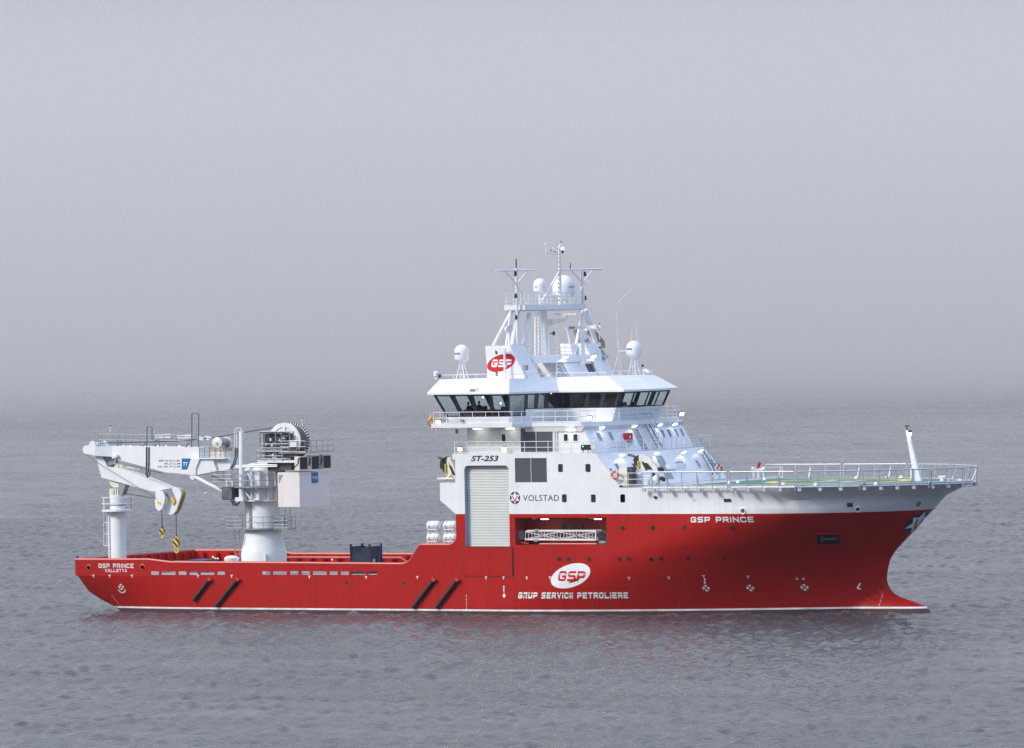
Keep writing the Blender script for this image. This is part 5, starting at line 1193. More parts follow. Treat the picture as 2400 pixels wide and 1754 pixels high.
for sg in (-1, 1):
    for i, (a, b) in enumerate(sn):
        if sg > 0 and i < 1: continue
        d = V((b[0] - a[0], b[1] - a[1], 0)).normalized(); ln = V((d.y, -d.x, 0)); a2, b2 = (a[0], a[1] * -sg), (b[0], b[1] * -sg)
        if sg > 0: ln.y *= -1
        l_ = math.hypot(b[0] - a[0], b[1] - a[1]); net_panel(a2, b2, ln, posts=max(1, round(l_ / 1.5)))
net_panel((42.85, -1.2), (42.85, 1.2), (1, 0, 0), posts=2)
# tie-downs, lamps and foam monitors on the deck
m_ = MB(); rnd = random.Random(3)
for px, py in ((1792, 1122), (1836, 1133.5), (1864, 1121.5), (1898, 1118), (1912, 1135), (2007, 1118.5), (2025, 1131.5), (2078, 1117.5), (2112, 1117), (2208, 1124), (2225, 1124.5), (2235, 1119), (2179, 1128), (2053, 1133), (1708, 1131), (1730, 1129)):
    p = Zp(px, py + 2, ZH + .05); m_.lathe([(.18, 0), (.16, .12), (.08, .2), (.001, .22)], (p.x, p.y, ZH), (0, 0, 1), 10, rnd.choice((0, 1)))
m_.build('deck_fittings', [WPAINT, GALV], SHIP)
q = Zp(2210, 1124, ZH); m_ = MB(); m_.box((q.x - .35, q.y - .2, ZH + .15), (q.x + .35, q.y + .2, ZH + .32)); m_.tube([(q.x, q.y, ZH), (q.x, q.y, ZH + .2)], .12, 8); m_.build('deck_lamp_base', WPAINT, SHIP)
q = Y(1778, 1124, 7.2); m_ = MB()
for dx, h in ((-.45, .85), (0, .95), (.45, .8)): m_.tube([(q.x + dx, 7.2, ZH), (q.x + dx, 7.2, ZH + h)], .13, 8)
m_.tube([(q.x - .5, 7.2, ZH + .8), (q.x + .5, 7.2, ZH + .8)], .09, 8); m_.sphere((q.x - .5, 7.2, ZH + .85), .2, 0, 10, 8); m_.sphere((q.x + .5, 7.2, ZH + .85), .2, 0, 10, 8)
m_.tube([(q.x - .05, 7.2, ZH + .8), (q.x + .12, 7.2, ZH + 1.45)], .13, 8, 1); m_.build('foam_monitor', [WPAINT, SIGNRED], SHIP, 'white foam monitor with red nozzle')
# white bow mast, leaning aft
b0, b1 = V((38.1, 0, ZH)), V((37.15, 0, 15.3)); m_ = MB()
m_.loft([[b0 + V(p) for p in ((-.30, -.20, 0), (.30, -.20, 0), (.30, .20, 0), (-.30, .20, 0))], [b1 + V(p) for p in ((-.13, -.12, 0), (.10, -.12, 0), (.10, .12, 0), (-.13, .12, 0))]], 0)
m_.box((37.55, -.45, ZH), (37.68, -.32, ZH + 1.1)); bm_ = m_.build('bow_mast', WPAINT, SHIP, 'white tapering mast leaning aft on the helideck')
m_ = MB(); m_.tube([b1, b1 + V((-.1, 0, .35))], .06, 6); m_.box(tuple(b1 + V((-.2, -.1, .3))), tuple(b1 + V((.12, .1, .42)))); m_.sphere(b1 + V((.28, -.1, -.1)), .16, 0, 10, 8); m_.sphere(b1 + V((.33, -.16, -.3)), .11, 1, 10, 8); m_.build('mast_lamp', [DKGREY, LWARM], bm_)
railing('foredeck_railing', [(14.0, -9.9, ZH), (17.4, -9.95, ZH)], 1.05, (.5, 1.0), 1.7)
railing('foredeck_railing', [(15.6, 9.4, ZH), (20.5, 9.5, ZH)], .95, (.1, 1.0), 2.6)
m_ = MB(); q = Y(1474, 1133, -9.2); m_.box((q.x - .55, -9.6, ZH), (q.x + .05, -8.9, ZH + 1.0), 0); m_.box((q.x - .75, -9.6, ZH + .55), (q.x - .55, -8.9, ZH + 1.45), 0); m_.box((q.x - .55, -9.6, ZH + 1.0), (q.x + .05, -8.9, ZH + 1.55), 0)
m_.box((q.x + .05, -9.6, ZH), (q.x + .55, -8.9, ZH + 1.55), 1); m_.build('davit_winch', [CREAM, DKGREY], SHIP)
# ------------------------------------------------------------------ aft deck crane
CX, CY = -22.3, -6.7
z1 = lambda x, y: (150 + x / 5.5075, 940 + y / 5.5075)
z2 = lambda x, y: (450 + x / 5.5075, 940 + y / 5.5075)
def sil(pts, zf, y): return [(Y(*zf(a, b), y).x, Y(*zf(a, b), y).z) for a, b in pts]
CW = mat('white_crane_paint', (.76, .79, .79), .42, var=.05, scale=1.2)
zc0 = 3.19
mb = MB(); mb.lathe([(2.0, zc0), (2.0, 5.15), (1.95, 5.35), (1.56, 7.2), (1.55, 9.3)], (CX, CY, 0), (0, 0, 1), 40)
mb.tube([(CX + 1.2, CY - 1.75, 3.2), (CX + 1.2, CY - 1.75, 5.1)], .1, 8)
CR = mb.build('deck_crane', CW, SHIP, 'white knuckle boom deck crane with its boom resting over the stern')
BOOMM = CW
def bplate(m_, pts, zf, y0, y1, mi=0): m_.plate([sil(pts, zf, y0)], XZ, y0, y1, mi)
yb0, yb1 = -7.5, -5.9
m_ = MB(); bplate(m_, [(610, 582), (1740, 600), (1745, 750), (1920, 745), (2150, 720), (2150, 880), (1970, 912), (1690, 965), (1560, 945), (1300, 922), (1090, 862), (650, 750), (610, 722)], z1, yb0, yb1)
for x in (770, 865, 1215, 1315, 1490, 1600): q = Y(*z1(x, 590), -7.3); m_.lathe([(.12, -.05), (.12, .05)], (q.x, -7.3, q.z + .02), (0, 1, 0), 10)
boom = m_.build('main_boom', CW, CR)
m_ = MB()                                    # boom head, widening towards the tip
tA = sil([(395, 590), (395, 706)], z1, -7.95); tB = sil([(615, 583), (615, 722)], z1, yb0)
m_.loft([[V((tA[0][0], -7.95, tA[0][1])), V((tA[1][0], -7.95, tA[1][1])), V((tA[1][0], -5.45, tA[1][1])), V((tA[0][0], -5.45, tA[0][1]))],
         [V((tB[0][0], yb0 - .01, tB[0][1])), V((tB[1][0], yb0 - .01, tB[1][1])), V((tB[1][0], yb1, tB[1][1])), V((tB[0][0], yb1, tB[0][1]))]])
m_.build('boom_head', CW, CR)
m_ = MB(); head = [(325, 690), (400, 708), (405, 575), (385, 530), (360, 518), (335, 528), (320, 570), (270, 578), (245, 600), (240, 640), (255, 675), (290, 688)]
bplate(m_, head, z1, -7.85, -7.65); hs_ = sil(head, z1, -7.85); m_.plate([hs_], XZ, -5.9, -5.7)
for x, y, r_ in ((362, 575, .26), (285, 632, .24)): q = Y(*z1(x, y), -7.7); m_.lathe([(r_, -7.65), (r_, -5.9)], (q.x, 0, q.z), (0, 1, 0), 16)
m_.build('head_sheaves', CW, CR)
m_ = MB(); jib = [(408, 712), (495, 725), (560, 850), (740, 868), (1372, 1130), (1185, 1165), (1150, 1172), (483, 988)]; bplate(m_, jib, z1, -7.35, -6.05); m_.build('jib', CW, CR)
m_ = MB(); bplate(m_, [(500, 722), (625, 725), (640, 815), (560, 850)], z1, -7.1, -6.3); m_.build('knuckle_joint', GALV, CR)
m_ = MB(); m_.tube([Y(*z1(680, 832), -6.7), Y(*z1(1000, 880), -6.7)], .16, 10); m_.tube([Y(*z1(1000, 880), -6.7), Y(*z1(1280, 938), -6.7)], .09, 8); m_.lathe([(.22, -.2), (.22, .2)], Y(*z1(690, 835), -6.7), (0, 1, 0), 12); m_.build('knuckle_cylinder', CREAM, CR)
m_ = MB(); knob = [(1600, 870), (1645, 748), (1750, 750), (1700, 870), (1695, 960), (1590, 950)]; bplate(m_, knob, z1, -7.95, -7.48); k2 = [(1752, 752), (1920, 748), (1968, 908), (1697, 958), (1705, 868)]; bplate(m_, k2, z1, -7.80, -7.47); m_.build('boom_bracket', CW, CR)
m_ = MB(); bplate(m_, [(1180, 1150), (1275, 1165), (1302, 1240), (1297, 1295), (1266, 1390), (1236, 1420), (1205, 1412), (1180, 1375), (1172, 1300), (1180, 1240)], z1, -7.75, -7.55)
s0 = sil([(1235, 1290)], z1, -7.55)[0]; m_.lathe([(.36, -7.55), (.36, -7.35)], (s0[0], 0, s0[1]), (0, 1, 0), 18); m_.build('sheave_block', CW, CR)
m_ = MB(); bplate(m_, [(1395, 1128), (1450, 1117), (1490, 1138), (1513, 1190), (1505, 1240), (1452, 1400), (1412, 1458), (1370, 1472), (1326, 1455), (1299, 1400), (1302, 1345), (1345, 1270)], z1, -7.2, -7.0)
m_.plate([sil([(1395, 1128), (1450, 1117), (1490, 1138), (1513, 1190), (1505, 1240), (1452, 1400), (1412, 1458), (1370, 1472), (1326, 1455), (1299, 1400), (1302, 1345), (1345, 1270)], z1, -7.2)], XZ, -6.55, -6.4, 1)
for x, y in ((1445, 1190), (1375, 1385)): s0 = sil([(x, y)], z1, -7.0)[0]; m_.lathe([(.5, -7.0), (.5, -6.55)], (s0[0], 0, s0[1]), (0, 1, 0), 20)
m_.build('sheave_block', [CW, mat('yellow_edge_paint', (.5, .36, .04), .5)], CR)
m_ = MB(); bplate(m_, [(1245, 1140), (1375, 1132), (1440, 1290), (1410, 1345), (1300, 1200)], z1, -7.3, -7.1); m_.build('sheave_guard', GALV, CR)
for pts in ([(1380, 1240), (1398, 1235), (1432, 1300), (1412, 1345), (1380, 1290)], [(1200, 1290), (1255, 1312), (1248, 1345), (1205, 1320)]):
    m_ = MB(); bplate(m_, pts, z1, -7.78 if pts[0][0] < 1300 else -7.33, -7.74 if pts[0][0] < 1300 else -7.29); m_.build('warning_placard', YELLOW, CR)
m_ = MB(); bplate(m_, [(1519, 743), (1638, 743), (1600, 860), (1588, 887), (1519, 887)], z1, -7.515, -7.5); m_.build('maker_sign', BLUE, CR, 'blue sign with white letters TTS')
def yrect(zf, x0, y0, x1, y1, y):
    a, b = Y(*zf(x0, y1), y), Y(*zf(x1, y0), y); return lambda u, v: V((a.x + (b.x - a.x) * u, y, a.z + (b.z - a.z) * v))
m_ = MB(); put_text(m_, 'TT', yrect(z1, 1535, 790, 1595, 838, -7.53), bold=.03); m_.build('sign_letters', WMARK, CR)
m_ = MB()
for s_, x0, x1, y0, y1 in (('MAIN  SWL 70T 5.2-15M', 1225, 1490, 760, 784), ('SWL 25T 5.2-25M', 1296, 1500, 798, 822), ('AUX.  SWL 10T 5.2-25M', 1206, 1500, 836, 860)):
    put_text(m_, s_, yrect(z1, x0, y0, x1, y1, -7.512), bold=.006)
m_.build('load_lettering', NAVY, CR)
# railings, hoops and hoses on the boom
def yp(x, y, yy=-7.4, zf=z1): return Y(*zf(x, y), yy)
m_ = MB()
for yy in (-7.4, -6.0):
    a, b = yp(445, 585, yy), yp(1730, 598, yy); top = [yp(445, 430, yy), yp(1155, 435, yy), yp(1450, 440, yy), yp(1640, 470, yy)]
    m_.tube(top, .03, 6); m_.tube([yp(445, 500, yy), yp(1640, 520, yy)], .025, 6)
    for x in (445, 470, 495, 620, 710, 800, 890, 990, 1070, 1155, 1290, 1450): m_.tube([yp(x, 588, yy), yp(x, 436, yy)], .026, 5)
m_.build('boom_railing', GALV, CR)
m_ = MB()
for a, b in (((1180, 440), (1280, 440)), ((1180, 472), (1280, 472)), ((1285, 435), (1375, 435)), ((1285, 468), (1375, 468)), ((1460, 448), (1555, 448)), ((1460, 480), (1555, 480)), ((1560, 443), (1645, 443)), ((1560, 474), (1645, 474)), ((1730, 465), (1810, 482)), ((1725, 490), (1805, 505)), ((1820, 458), (1905, 475)), ((1840, 490), (1880, 500))):
    m_.beam(yp(*a, -6.9), yp(*b, -6.9), .12, .12)
m_.build('cable_trays', WPAINT, CR)
HOOP = mat('blue_grey_tube', (.12, .17, .22), .45)
m_ = MB(); m_.tube([yp(1648, 600), yp(1650, 170), yp(1665, 160), yp(1730, 160), yp(1738, 180), yp(1736, 600)], .055, 6); m_.tube([yp(1570, 595), yp(1648, 490)], .05, 6); m_.build('boom_hoop', HOOP, CR)
m_ = MB(); m_.tube([yp(1070, 600), yp(1072, 340), yp(1085, 330), yp(1130, 330), yp(1137, 345), yp(1135, 500)], .05, 6); m_.tube([yp(1020, 585), yp(1070, 520)], .05, 6); m_.build('boom_hoop', HOOP, CR)
for x in (690, 1185): m_ = MB(); m_.tube([yp(x, 608), yp(x, 510), yp(x + 45, 505), yp(x + 48, 600), yp(x, 608), yp(x + 235, 600)], .045, 6); m_.tube([yp(x + 20, 612), yp(x + 130, 672), yp(x + 130, 605)], .045, 6); m_.build('boom_step', HOOP, CR)
m_ = MB()
for d in (0, 30): m_.tube([yp(1065 + d, 595, -7.56), yp(1062 + d, 880, -7.56), yp(1058 + d * .6, 950, -7.56), yp(1080, 990, -7.56), yp(1108, 960, -7.56), yp(1110, 900, -7.3)], .05, 6)
m_.build('hydraulic_hose', BLACK, CR)
m_ = MB(); m_.tube([yp(597, 412, -6.7), yp(597, 330, -6.7)], .03, 5); m_.sphere(yp(597, 325, -6.7), .10, 1, 8, 6); m_.sphere(yp(597, 342, -6.7), .09, 0, 8, 6); m_.tube([Y(*z2(1422, 330), -6.7), Y(*z2(1422, 250), -6.7)], .03, 5); m_.sphere(Y(*z2(1422, 228), -6.7), .09, 1, 8, 6); m_.sphere(Y(*z2(1422, 243), -6.7), .1, 0, 8, 6); m_.build('obstruction_light', [WPAINT, SIGNRED], CR)
m_ = MB(); q = yp(660, 718, -7.7); m_.beam(q - V((.25, 0, .1)), q + V((.25, 0, .1)), .25, .22); m_.tube([yp(650, 810, -7.5), yp(670, 740, -7.6)], .06, 6); m_.build('boom_camera', WPAINT, CR)
# hoist wires
m_ = MB()
m_.tube([yp(285, 690, -7.1), yp(430, 795, -7.9), yp(1190, 1255, -7.9)], .022, 5); m_.tube([yp(770, 1190, -6.7), yp(1190, 1260, -7.6)], .04, 6); m_.tube([yp(440, 545, -6.7), yp(1500, 520, -6.7), Y(*z2(270, 475), -6.7), Y(*z2(1040, 345), -6.7)], .05, 6)
m_.build('hoist_wire', WIRE, CR)
# boom lift cylinders
m_ = MB(); m_.tube([yp(1690, 980, -7.8), yp(1870, 1075, -7.8)], .17, 12); m_.tube([yp(1870, 1075, -7.8), yp(2060, 1170, -7.8)], .17, 12); m_.tube([yp(1705, 1000, -7.7), yp(2040, 1190, -7.7)], .05, 6)
m_.lathe([(.25, -.3), (.25, .3)], yp(1680, 980, -7.6), (0, 1, 0), 14); m_.build('lift_cylinder', CW, CR)
MB().tube([yp(1910, 955, -5.6), yp(2120, 1050, -5.6)], .17, 10).build('lift_cylinder', CW, CR)
# slewing tower with its ribs and platforms
m_ = MB(); m_.lathe([(1.60, 9.3), (1.66, 9.7), (1.72, 10.0), (1.72, 12.4), (1.5, 12.45), (1.3, 12.9), (.9, 13.0)], (CX, CY, 0), (0, 0, 1), 36)
for i in range(16):
    a = 2 * math.pi * i / 16; c_, s_ = math.cos(a), math.sin(a); m_.tube([(CX + 1.88 * c_, CY + 1.88 * s_, 9.8), (CX + 1.88 * c_, CY + 1.88 * s_, 12.35)], .15 if i % 2 else .10, 8)
m_.plate([circ(CX, CY, 2.05, n=32)], lambda a, b, t: V((a, b, t)), 9.68, 9.80)
m_.build('slewing_tower', CW, CR)
m_ = MB()
for px0, py0, px1, py1 in ((775, 1085, 860, 1275), (850, 1085, 862, 1275), (800, 1275, 862, 1275), (720, 930, 775, 1045), (620, 1080, 760, 1270)):
    m_.tube([Y(*z2(px0, py0), -8.75), Y(*z2(px1, py1), -8.75)], .075, 6)
m_.build('tower_bracing', WPAINT, CR)
m_ = MB(); m_.tube([Y(*z2(643, 1270), -8.9), Y(*z2(641, 390), -8.9)], .24, 16); q = Y(*z2(630, 1270), -8.9); m_.box((q.x - .4, -9.2, q.z - .16), (q.x + .4, -8.6, q.z + .18)); m_.build('cable_post', CW, CR)
m_ = MB()
for yy in (-8.9, -8.7): m_.tube([Y(*z2(552, 600), yy), Y(*z2(552, 360), yy), Y(*z2(575, 350), yy), Y(*z2(630, 352), yy), Y(*z2(642, 385), yy)], .04, 6)
m_.tube([Y(*z2(578, 600), -8.8), Y(*z2(578, 360), -8.8)], .035, 6); m_.build('cable_guard', WPAINT, CR)
m_ = MB()
for d in (0, 22): m_.tube([Y(*z2(565 + d, 610), -8.6), Y(*z2(560 + d, 720), -8.6), Y(*z2(530 + d, 820), -8.6), Y(*z2(490 + d, 875), -8.6)], .05, 6)
for d in (0, 18, 36): m_.tube([Y(*z2(505 + d, 1285), -8.9), Y(*z2(530 + d, 1345 - d * .4), -8.9), Y(*z2(580 + d, 1350 - d), -8.9), Y(*z2(620, 1300), -8.9)], .05, 6)
m_.build('hydraulic_hose', BLACK, CR)
def ring_platform(name, cx, cy, r, z, rh, a0=0, a1=360, n=24, mm=GALV, parent=CR, inner=0):
    m_ = MB(); A = [math.radians(a0 + (a1 - a0) * i / n) for i in range(n + 1)]
    P = [(cx + r * math.cos(a), cy + r * math.sin(a)) for a in A]; Q = [(cx + inner * math.cos(a), cy + inner * math.sin(a)) for a in reversed(A)]
    m_.plate([P + Q if inner else P[:-1]], lambda a, b, t: V((a, b, t)), z - .14, z)
    for h in (rh, rh * .5): m_.tube([V((*p, z + h)) for p in P], .03, 6)
    for i in range(0, n + 1, 2): m_.tube([V((*P[i], z)), V((*P[i], z + rh))], .028, 5)
    return m_.build(name, mm, parent)
ring_platform('tower_platform', CX, CY, 2.75, 11.02, 1.02, 120, 400, inner=1.95)
m_ = MB(); a, b = Y(*z2(260, 1055), -8.6), Y(*z2(520, 1060), -8.6); m_.box((a.x, -8.7, a.z - .1), (b.x, -6.5, a.z)); m_.build('side_gangboard', GALV, CR)
railing('platform_railing', [(a.x, -6.6, a.z), (a.x, -8.65, a.z), (b.x, -8.65, a.z)], 1.05, (.33, .66, 1.0), .9, mm=GALV, parent=CR)
ring_platform('pedestal_platform', CX, CY, 2.15, 7.32, 1.0, 0, 360, inner=1.57)
m_ = MB(); a, b = Y(*z2(485, 1660), -7.2), Y(*z2(700, 1660), -7.2); m_.box((a.x, -7.9, 7.2), (b.x, -6.4, 7.3)); a2, b2 = Y(*z2(1100, 1650), -7.2), Y(*z2(1285, 1650), -7.2); m_.box((a2.x, -7.9, 7.2), (b2.x, -6.4, 7.3)); m_.build('pedestal_landing', GALV, CR)
railing('platform_railing', [(b.x, -7.85, 7.3), (a.x, -7.85, 7.3), (a.x, -6.5, 7.3)], 1.0, (.33, .66, 1.0), .5, mm=GALV, parent=CR, r=.02, pr=.02)
railing('platform_railing', [(a2.x, -7.85, 7.3), (b2.x, -7.85, 7.3), (b2.x, -6.5, 7.3)], 1.0, (.33, .66, 1.0), .8, mm=GALV, parent=CR, r=.02, pr=.02)
def vlad(px, py0, py1, y, zf=z2): 
    a, b = Y(*zf(px, py1), y), Y(*zf(px, py0), y); return ladder('access_ladder', (a.x, y, a.z), (a.x, y, b.z), .42, (1, .3, 0), GALV, .3, rails=False, parent=CR)
vlad(728, 1290, 1660, -8.4); vlad(1240, 1370, 1640, -7.4); vlad(645 - 24 + 0, 1900, 2060, -8.6, lambda x, y: (500 + (305) / 5.5075, 1200 + (y - 1900 + 240) / 5.5075)); 
a = Y(557, 1310, -7.6); ladder('access_ladder', (a.x, -7.6, 3.2), (a.x, -7.6, 7.2), .42, (1, .3, 0), GALV, .3, rails=False, parent=CR)
# operator's cabin
a, b = Y(*z2(387, 1280), -9.3), Y(*z2(517, 1110), -9.3)
m_ = MB(); m_.plate([rrect(a.x, a.z, b.x, b.z, .12)], XZ, -9.3, -8.2, 0); m_.plate([rrect(a.x + .05, a.z + .06, b.x - .05, b.z - .05, .12)], XZ, -9.33, -9.301, 1); m_.box((a.x + .2, -8.9, b.z), (a.x + .28, -8.8, b.z + .55), 2); m_.box((b.x - .28, -8.9, b.z), (b.x - .2, -8.8, b.z + .55), 2)
m_.build('operator_cabin', [DKGREY, mat('smoky_cabin_glass', (.10, .12, .14), .12, spec=.8, var=.5, scale=2.0), WPAINT], CR, 'dark glazed operator cabin')
# machinery house at the back with radiators above
xb = -17.0; xs_ = -19.2
m_ = MB(); m_.box((xs_, -9.28, 9.22), (xb, -4.15, 12.22)); m_.plate([[(xs_ + .12, 12.0), (xs_ + .12, 11.3), (xs_ + .55, 12.0)]], XZ, -9.30, -9.27, 1)
mhm = painted_plate('house_white_pink_bounce', (.80, .745, .735), seam=.90, bw=.62, bh=1.0, streak=.08)  # pink bounce from the red deck worked into the white
mh = m_.build('machinery_house', [mhm, GALV], CR, 'white machinery house with blue TTS sign')
q0, q1 = X(730, 1133, xb), X(745, 1107, xb); m_ = MB(); m_.box((xb, q0.y, q0.z), (xb + .02, q1.y, q1.z)); m_.build('maker_sign', BLUE, CR, 'blue sign with white letters TTS')
a, b = X(731.8, 1124, xb + .03), X(743.5, 1117, xb + .03); m_ = MB(); put_text(m_, 'TTS', lambda u, v: V((xb + .03, a.y + (b.y - a.y) * u, a.z + (b.z - a.z) * v)), bold=.03); m_.build('sign_letters', WMARK, CR)
m_ = MB()
for x0, y0, x1, y1 in ((1395, 725, 1487, 885), (1547, 712, 1637, 882), (1697, 703, 1788, 868)):
    a, b = X(*z2(x0, y1), xb + .25), X(*z2(x1, y0), xb + .25)
    r_ = MB(); r_.box((xb - .25, a.y - .08, a.z - .08), (xb + .25, b.y + .08, b.z + .08), 0); r_.box((xb + .25, a.y, a.z), (xb + .265, b.y, b.z), 1); r_.build('radiator', [mhm, BLACK], CR)
m_.tube([X(*z2(1375, 740), xb + .2), X(*z2(1370, 810), xb + .3), X(*z2(1330, 855), xb + .2)], .06, 6); m_.tube([X(*z2(1525, 740), xb + .2), X(*z2(1522, 800), xb + .3), X(*z2(1500, 835), xb + .2)], .06, 6); m_.tube([X(*z2(1680, 725), xb + .2), X(*z2(1672, 790), xb + .3), X(*z2(1650, 825), xb + .2)], .06, 6)
m_.build('radiator_hose', BLACK, CR)
m_ = MB(); a = Y(*z2(850, 778), -8.9); m_.box((a.x, -9.0, a.z - .14), (xb - .6, -4.6, a.z + .06)); upz = a.z + .06; m_.box((-20.6, -8.6, 12.4), (-18.2, -4.8, a.z - .15), 1); m_.build('machinery_platform', [WPAINT, DKGREY], CR)
c0 = X(*z2(1350, 672), xb + .4); m_ = MB(); m_.box((xb - 2.2, -9.0, c0.z - .08), (xb + .5, -4.0, c0.z)); m_.build('radiator_platform', mat('rusty_pink_steel', (.42, .30, .28), .6, var=.2), CR)
railing('platform_railing', [(xb - 2.1, -8.95, c0.z), (xb + .45, -8.95, c0.z), (xb + .45, -4.1, c0.z)], 1.0, (.5, 1.0), .9, mm=GALV, parent=CR)
railing('platform_railing', [(a.x - .1, -6, upz - .1), (a.x - .1, -9.0, upz - .1), (xb - 1.8, -9.0, upz - .1)], 1.0, (.5, 1.0), .9, mm=GALV, parent=CR)
# hydraulic power pack: frame, tanks, valves and pipes
m_ = MB(); rnd = random.Random(5); p0, p1 = Y(*z2(890, 750), -8.4), Y(*z2(1265, 395), -8.4)
x0, x1, zz0, zz1 = p0.x, p1.x, p0.z, p1.z
for x in (x0, x0 + .5, x0 + 1.6, x0 + 2.2, x1):
    for yy in (-8.5, -7.9): m_.tube([(x, yy, zz0), (x, yy, zz1)], .05, 6)
for z in (zz0 + .02, zz0 + .65, zz0 + .95, zz0 + 1.3, zz1): m_.tube([(x0, -8.5, z), (x1, -8.5, z)], .05, 6)
m_.box((x0, -8.45, zz1 - .12), (x1 - .3, -7.9, zz1), 0)
m_.box((x0 + .15, -8.35, zz0 + .7), (x1 - .1, -7.9, zz0 + 1.0), 1); m_.box((x0 + .1, -8.0, zz0 + .05), (x1, -7.85, zz1 - .2), 3)
for i in range(46):
    x = rnd.uniform(x0 + .1, x1 - .1); z = rnd.choice((rnd.uniform(zz0 + .1, zz0 + .6), rnd.uniform(zz0 + 1.05, zz1 - .2))); r_ = rnd.uniform(.06, .17)
    if rnd.random() < .5: m_.lathe([(r_, -.12), (r_, .12)], (x, rnd.uniform(-8.45, -8.1), z), rnd.choice(((0, 1, 0), (1, 0, 0), (0, 0, 1))), 10, rnd.choice((0, 1, 2, 2, 3)))
    else:
        q = (x + rnd.uniform(-.5, .5), -8.3, z + rnd.uniform(-.3, .3)); q = (min(max(q[0], x0), x1), q[1], min(max(q[2], zz0), zz1)); m_.tube([(x, -8.35, z), (q[0], -8.35, z), q], .05, 6, rnd.choice((1, 2, 3)))
m_.build('hydraulic_power_pack', [GALV, mat('grey_green_steel', (.16, .18, .16), .5, var=.3), WPAINT, DKGREY], CR)
a, b = Y(*z2(1270, 590), -8.8), Y(*z2(1362, 510), -8.8); m_ = MB(); m_.box((a.x, -8.9, a.z), (b.x, -8.5, b.z)); m_.box((a.x + .05, -8.8, a.z - .9), (b.x - .05, -8.55, a.z - .02), 1); m_.build('control_box', [CREAM, DKGREY], CR)
# main winch drum
wc = Y(*z2(1195, 522), -7.75); m_ = MB(); R_ = 1.62
def flange(y, lab=0):
    m_.lathe([(R_, -.08), (R_, .08), (R_ - .38, .08), (R_ - .38, .04), (R_ - .38, -.08)], (wc.x, y, wc.z), (0, -1, 0), 48, 0)
    m_.lathe([(R_ - .37, -.03), (R_ - .37, .0), (.001, .0)], (wc.x, y, wc.z), (0, -1, 0), 40, 0)
    for i in range(6):
        t_ = i * math.pi / 3 + math.pi / 2; d = V((math.cos(t_), 0, math.sin(t_))); m_.obox(V((wc.x, y - .04, wc.z)) + d * .75, d * .55, V((-d.z, 0, d.x)) * .12, V((0, .07, 0)), 0)
flange(-7.75); flange(-6.25)
m_.lathe([(R_ - .22, -7.66), (R_ - .22, -6.34)], (wc.x, 0, wc.z), (0, 1, 0), 40, 1)
for i in range(40):
    t0, t1_ = 2 * math.pi * i / 40, 2 * math.pi * (i + .5) / 40; vs = [(wc.x + r_ * math.cos(t), y, wc.z + r_ * math.sin(t)) for t in (t0, t1_) for r_, y in ((R_ - .20, -6.345), (R_ + .012, -6.345), (R_ + .012, -6.16))]
    m_.add(vs, [(0, 1, 4, 3), (1, 2, 5, 4)], 2)
m_.build('winch_drum', [CW, mat('brown_wire_coils', (.13, .105, .085), .7, var=.2, scale=4), BLACK], CR, 'large white winch drum with black ticks on its far rim')
m_ = MB(); q = Y(*z2(325, 540), -7.3); m_.lathe([(.50, -.05), (.50, .05), (.16, .12), (.1, .3), (.001, .3)], q, (0, -1, 0), 24, 0); m_.lathe([(.40, 0), (.40, 1.5)], q, (0, 1, 0), 24, 1); m_.lathe([(.5, 1.5), (.5, 1.58)], q, (0, 1, 0), 24, 0); m_.box((q.x - .6, q.y - .1, q.z - .75), (q.x + .6, q.y + 1.5, q.z - .45), 2); m_.box((q.x - .7, q.y - .1, q.z - 1.6), (q.x + .7, q.y + 1.5, q.z - .76), 0)
m_.build('boom_winch', [CREAM, GALV, BEIGE], CR)
q0 = Y(*z2(95, 735), -7.9); railing('winch_railing', [(q0.x, -7.9, q0.z), (q0.x + 2.7, -7.9, q0.z)], 1.0, (.33, .66, 1.0), .55, mm=GALV, parent=CR)
m_ = MB(); m_.beam((q0.x - .05, -7.7, q0.z - .06), (q0.x + 2.7, -7.7, q0.z - .06), .6, .1); m_.build('winch_gangboard', WPAINT, CR)
m_ = MB()
for z_ in (830, 850): m_.tube([Y(*z2(560, z_ + 12), -9.0), Y(*z2(760, z_), -9.1), Y(*z2(1100, z_ - 5), -8.8)], .06, 8)
m_.build('pipe_run', WPAINT, CR)
m_ = MB()
for i in range(14): x = rnd.uniform(1080, 1330); m_.tube([Y(*z2(x, rnd.uniform(820, 900)), -8.2), Y(*z2(x + rnd.uniform(-60, 60), rnd.uniform(800, 900)), -8.2)], .07, 6)
m_.build('hose_bundle', BLACK, CR)

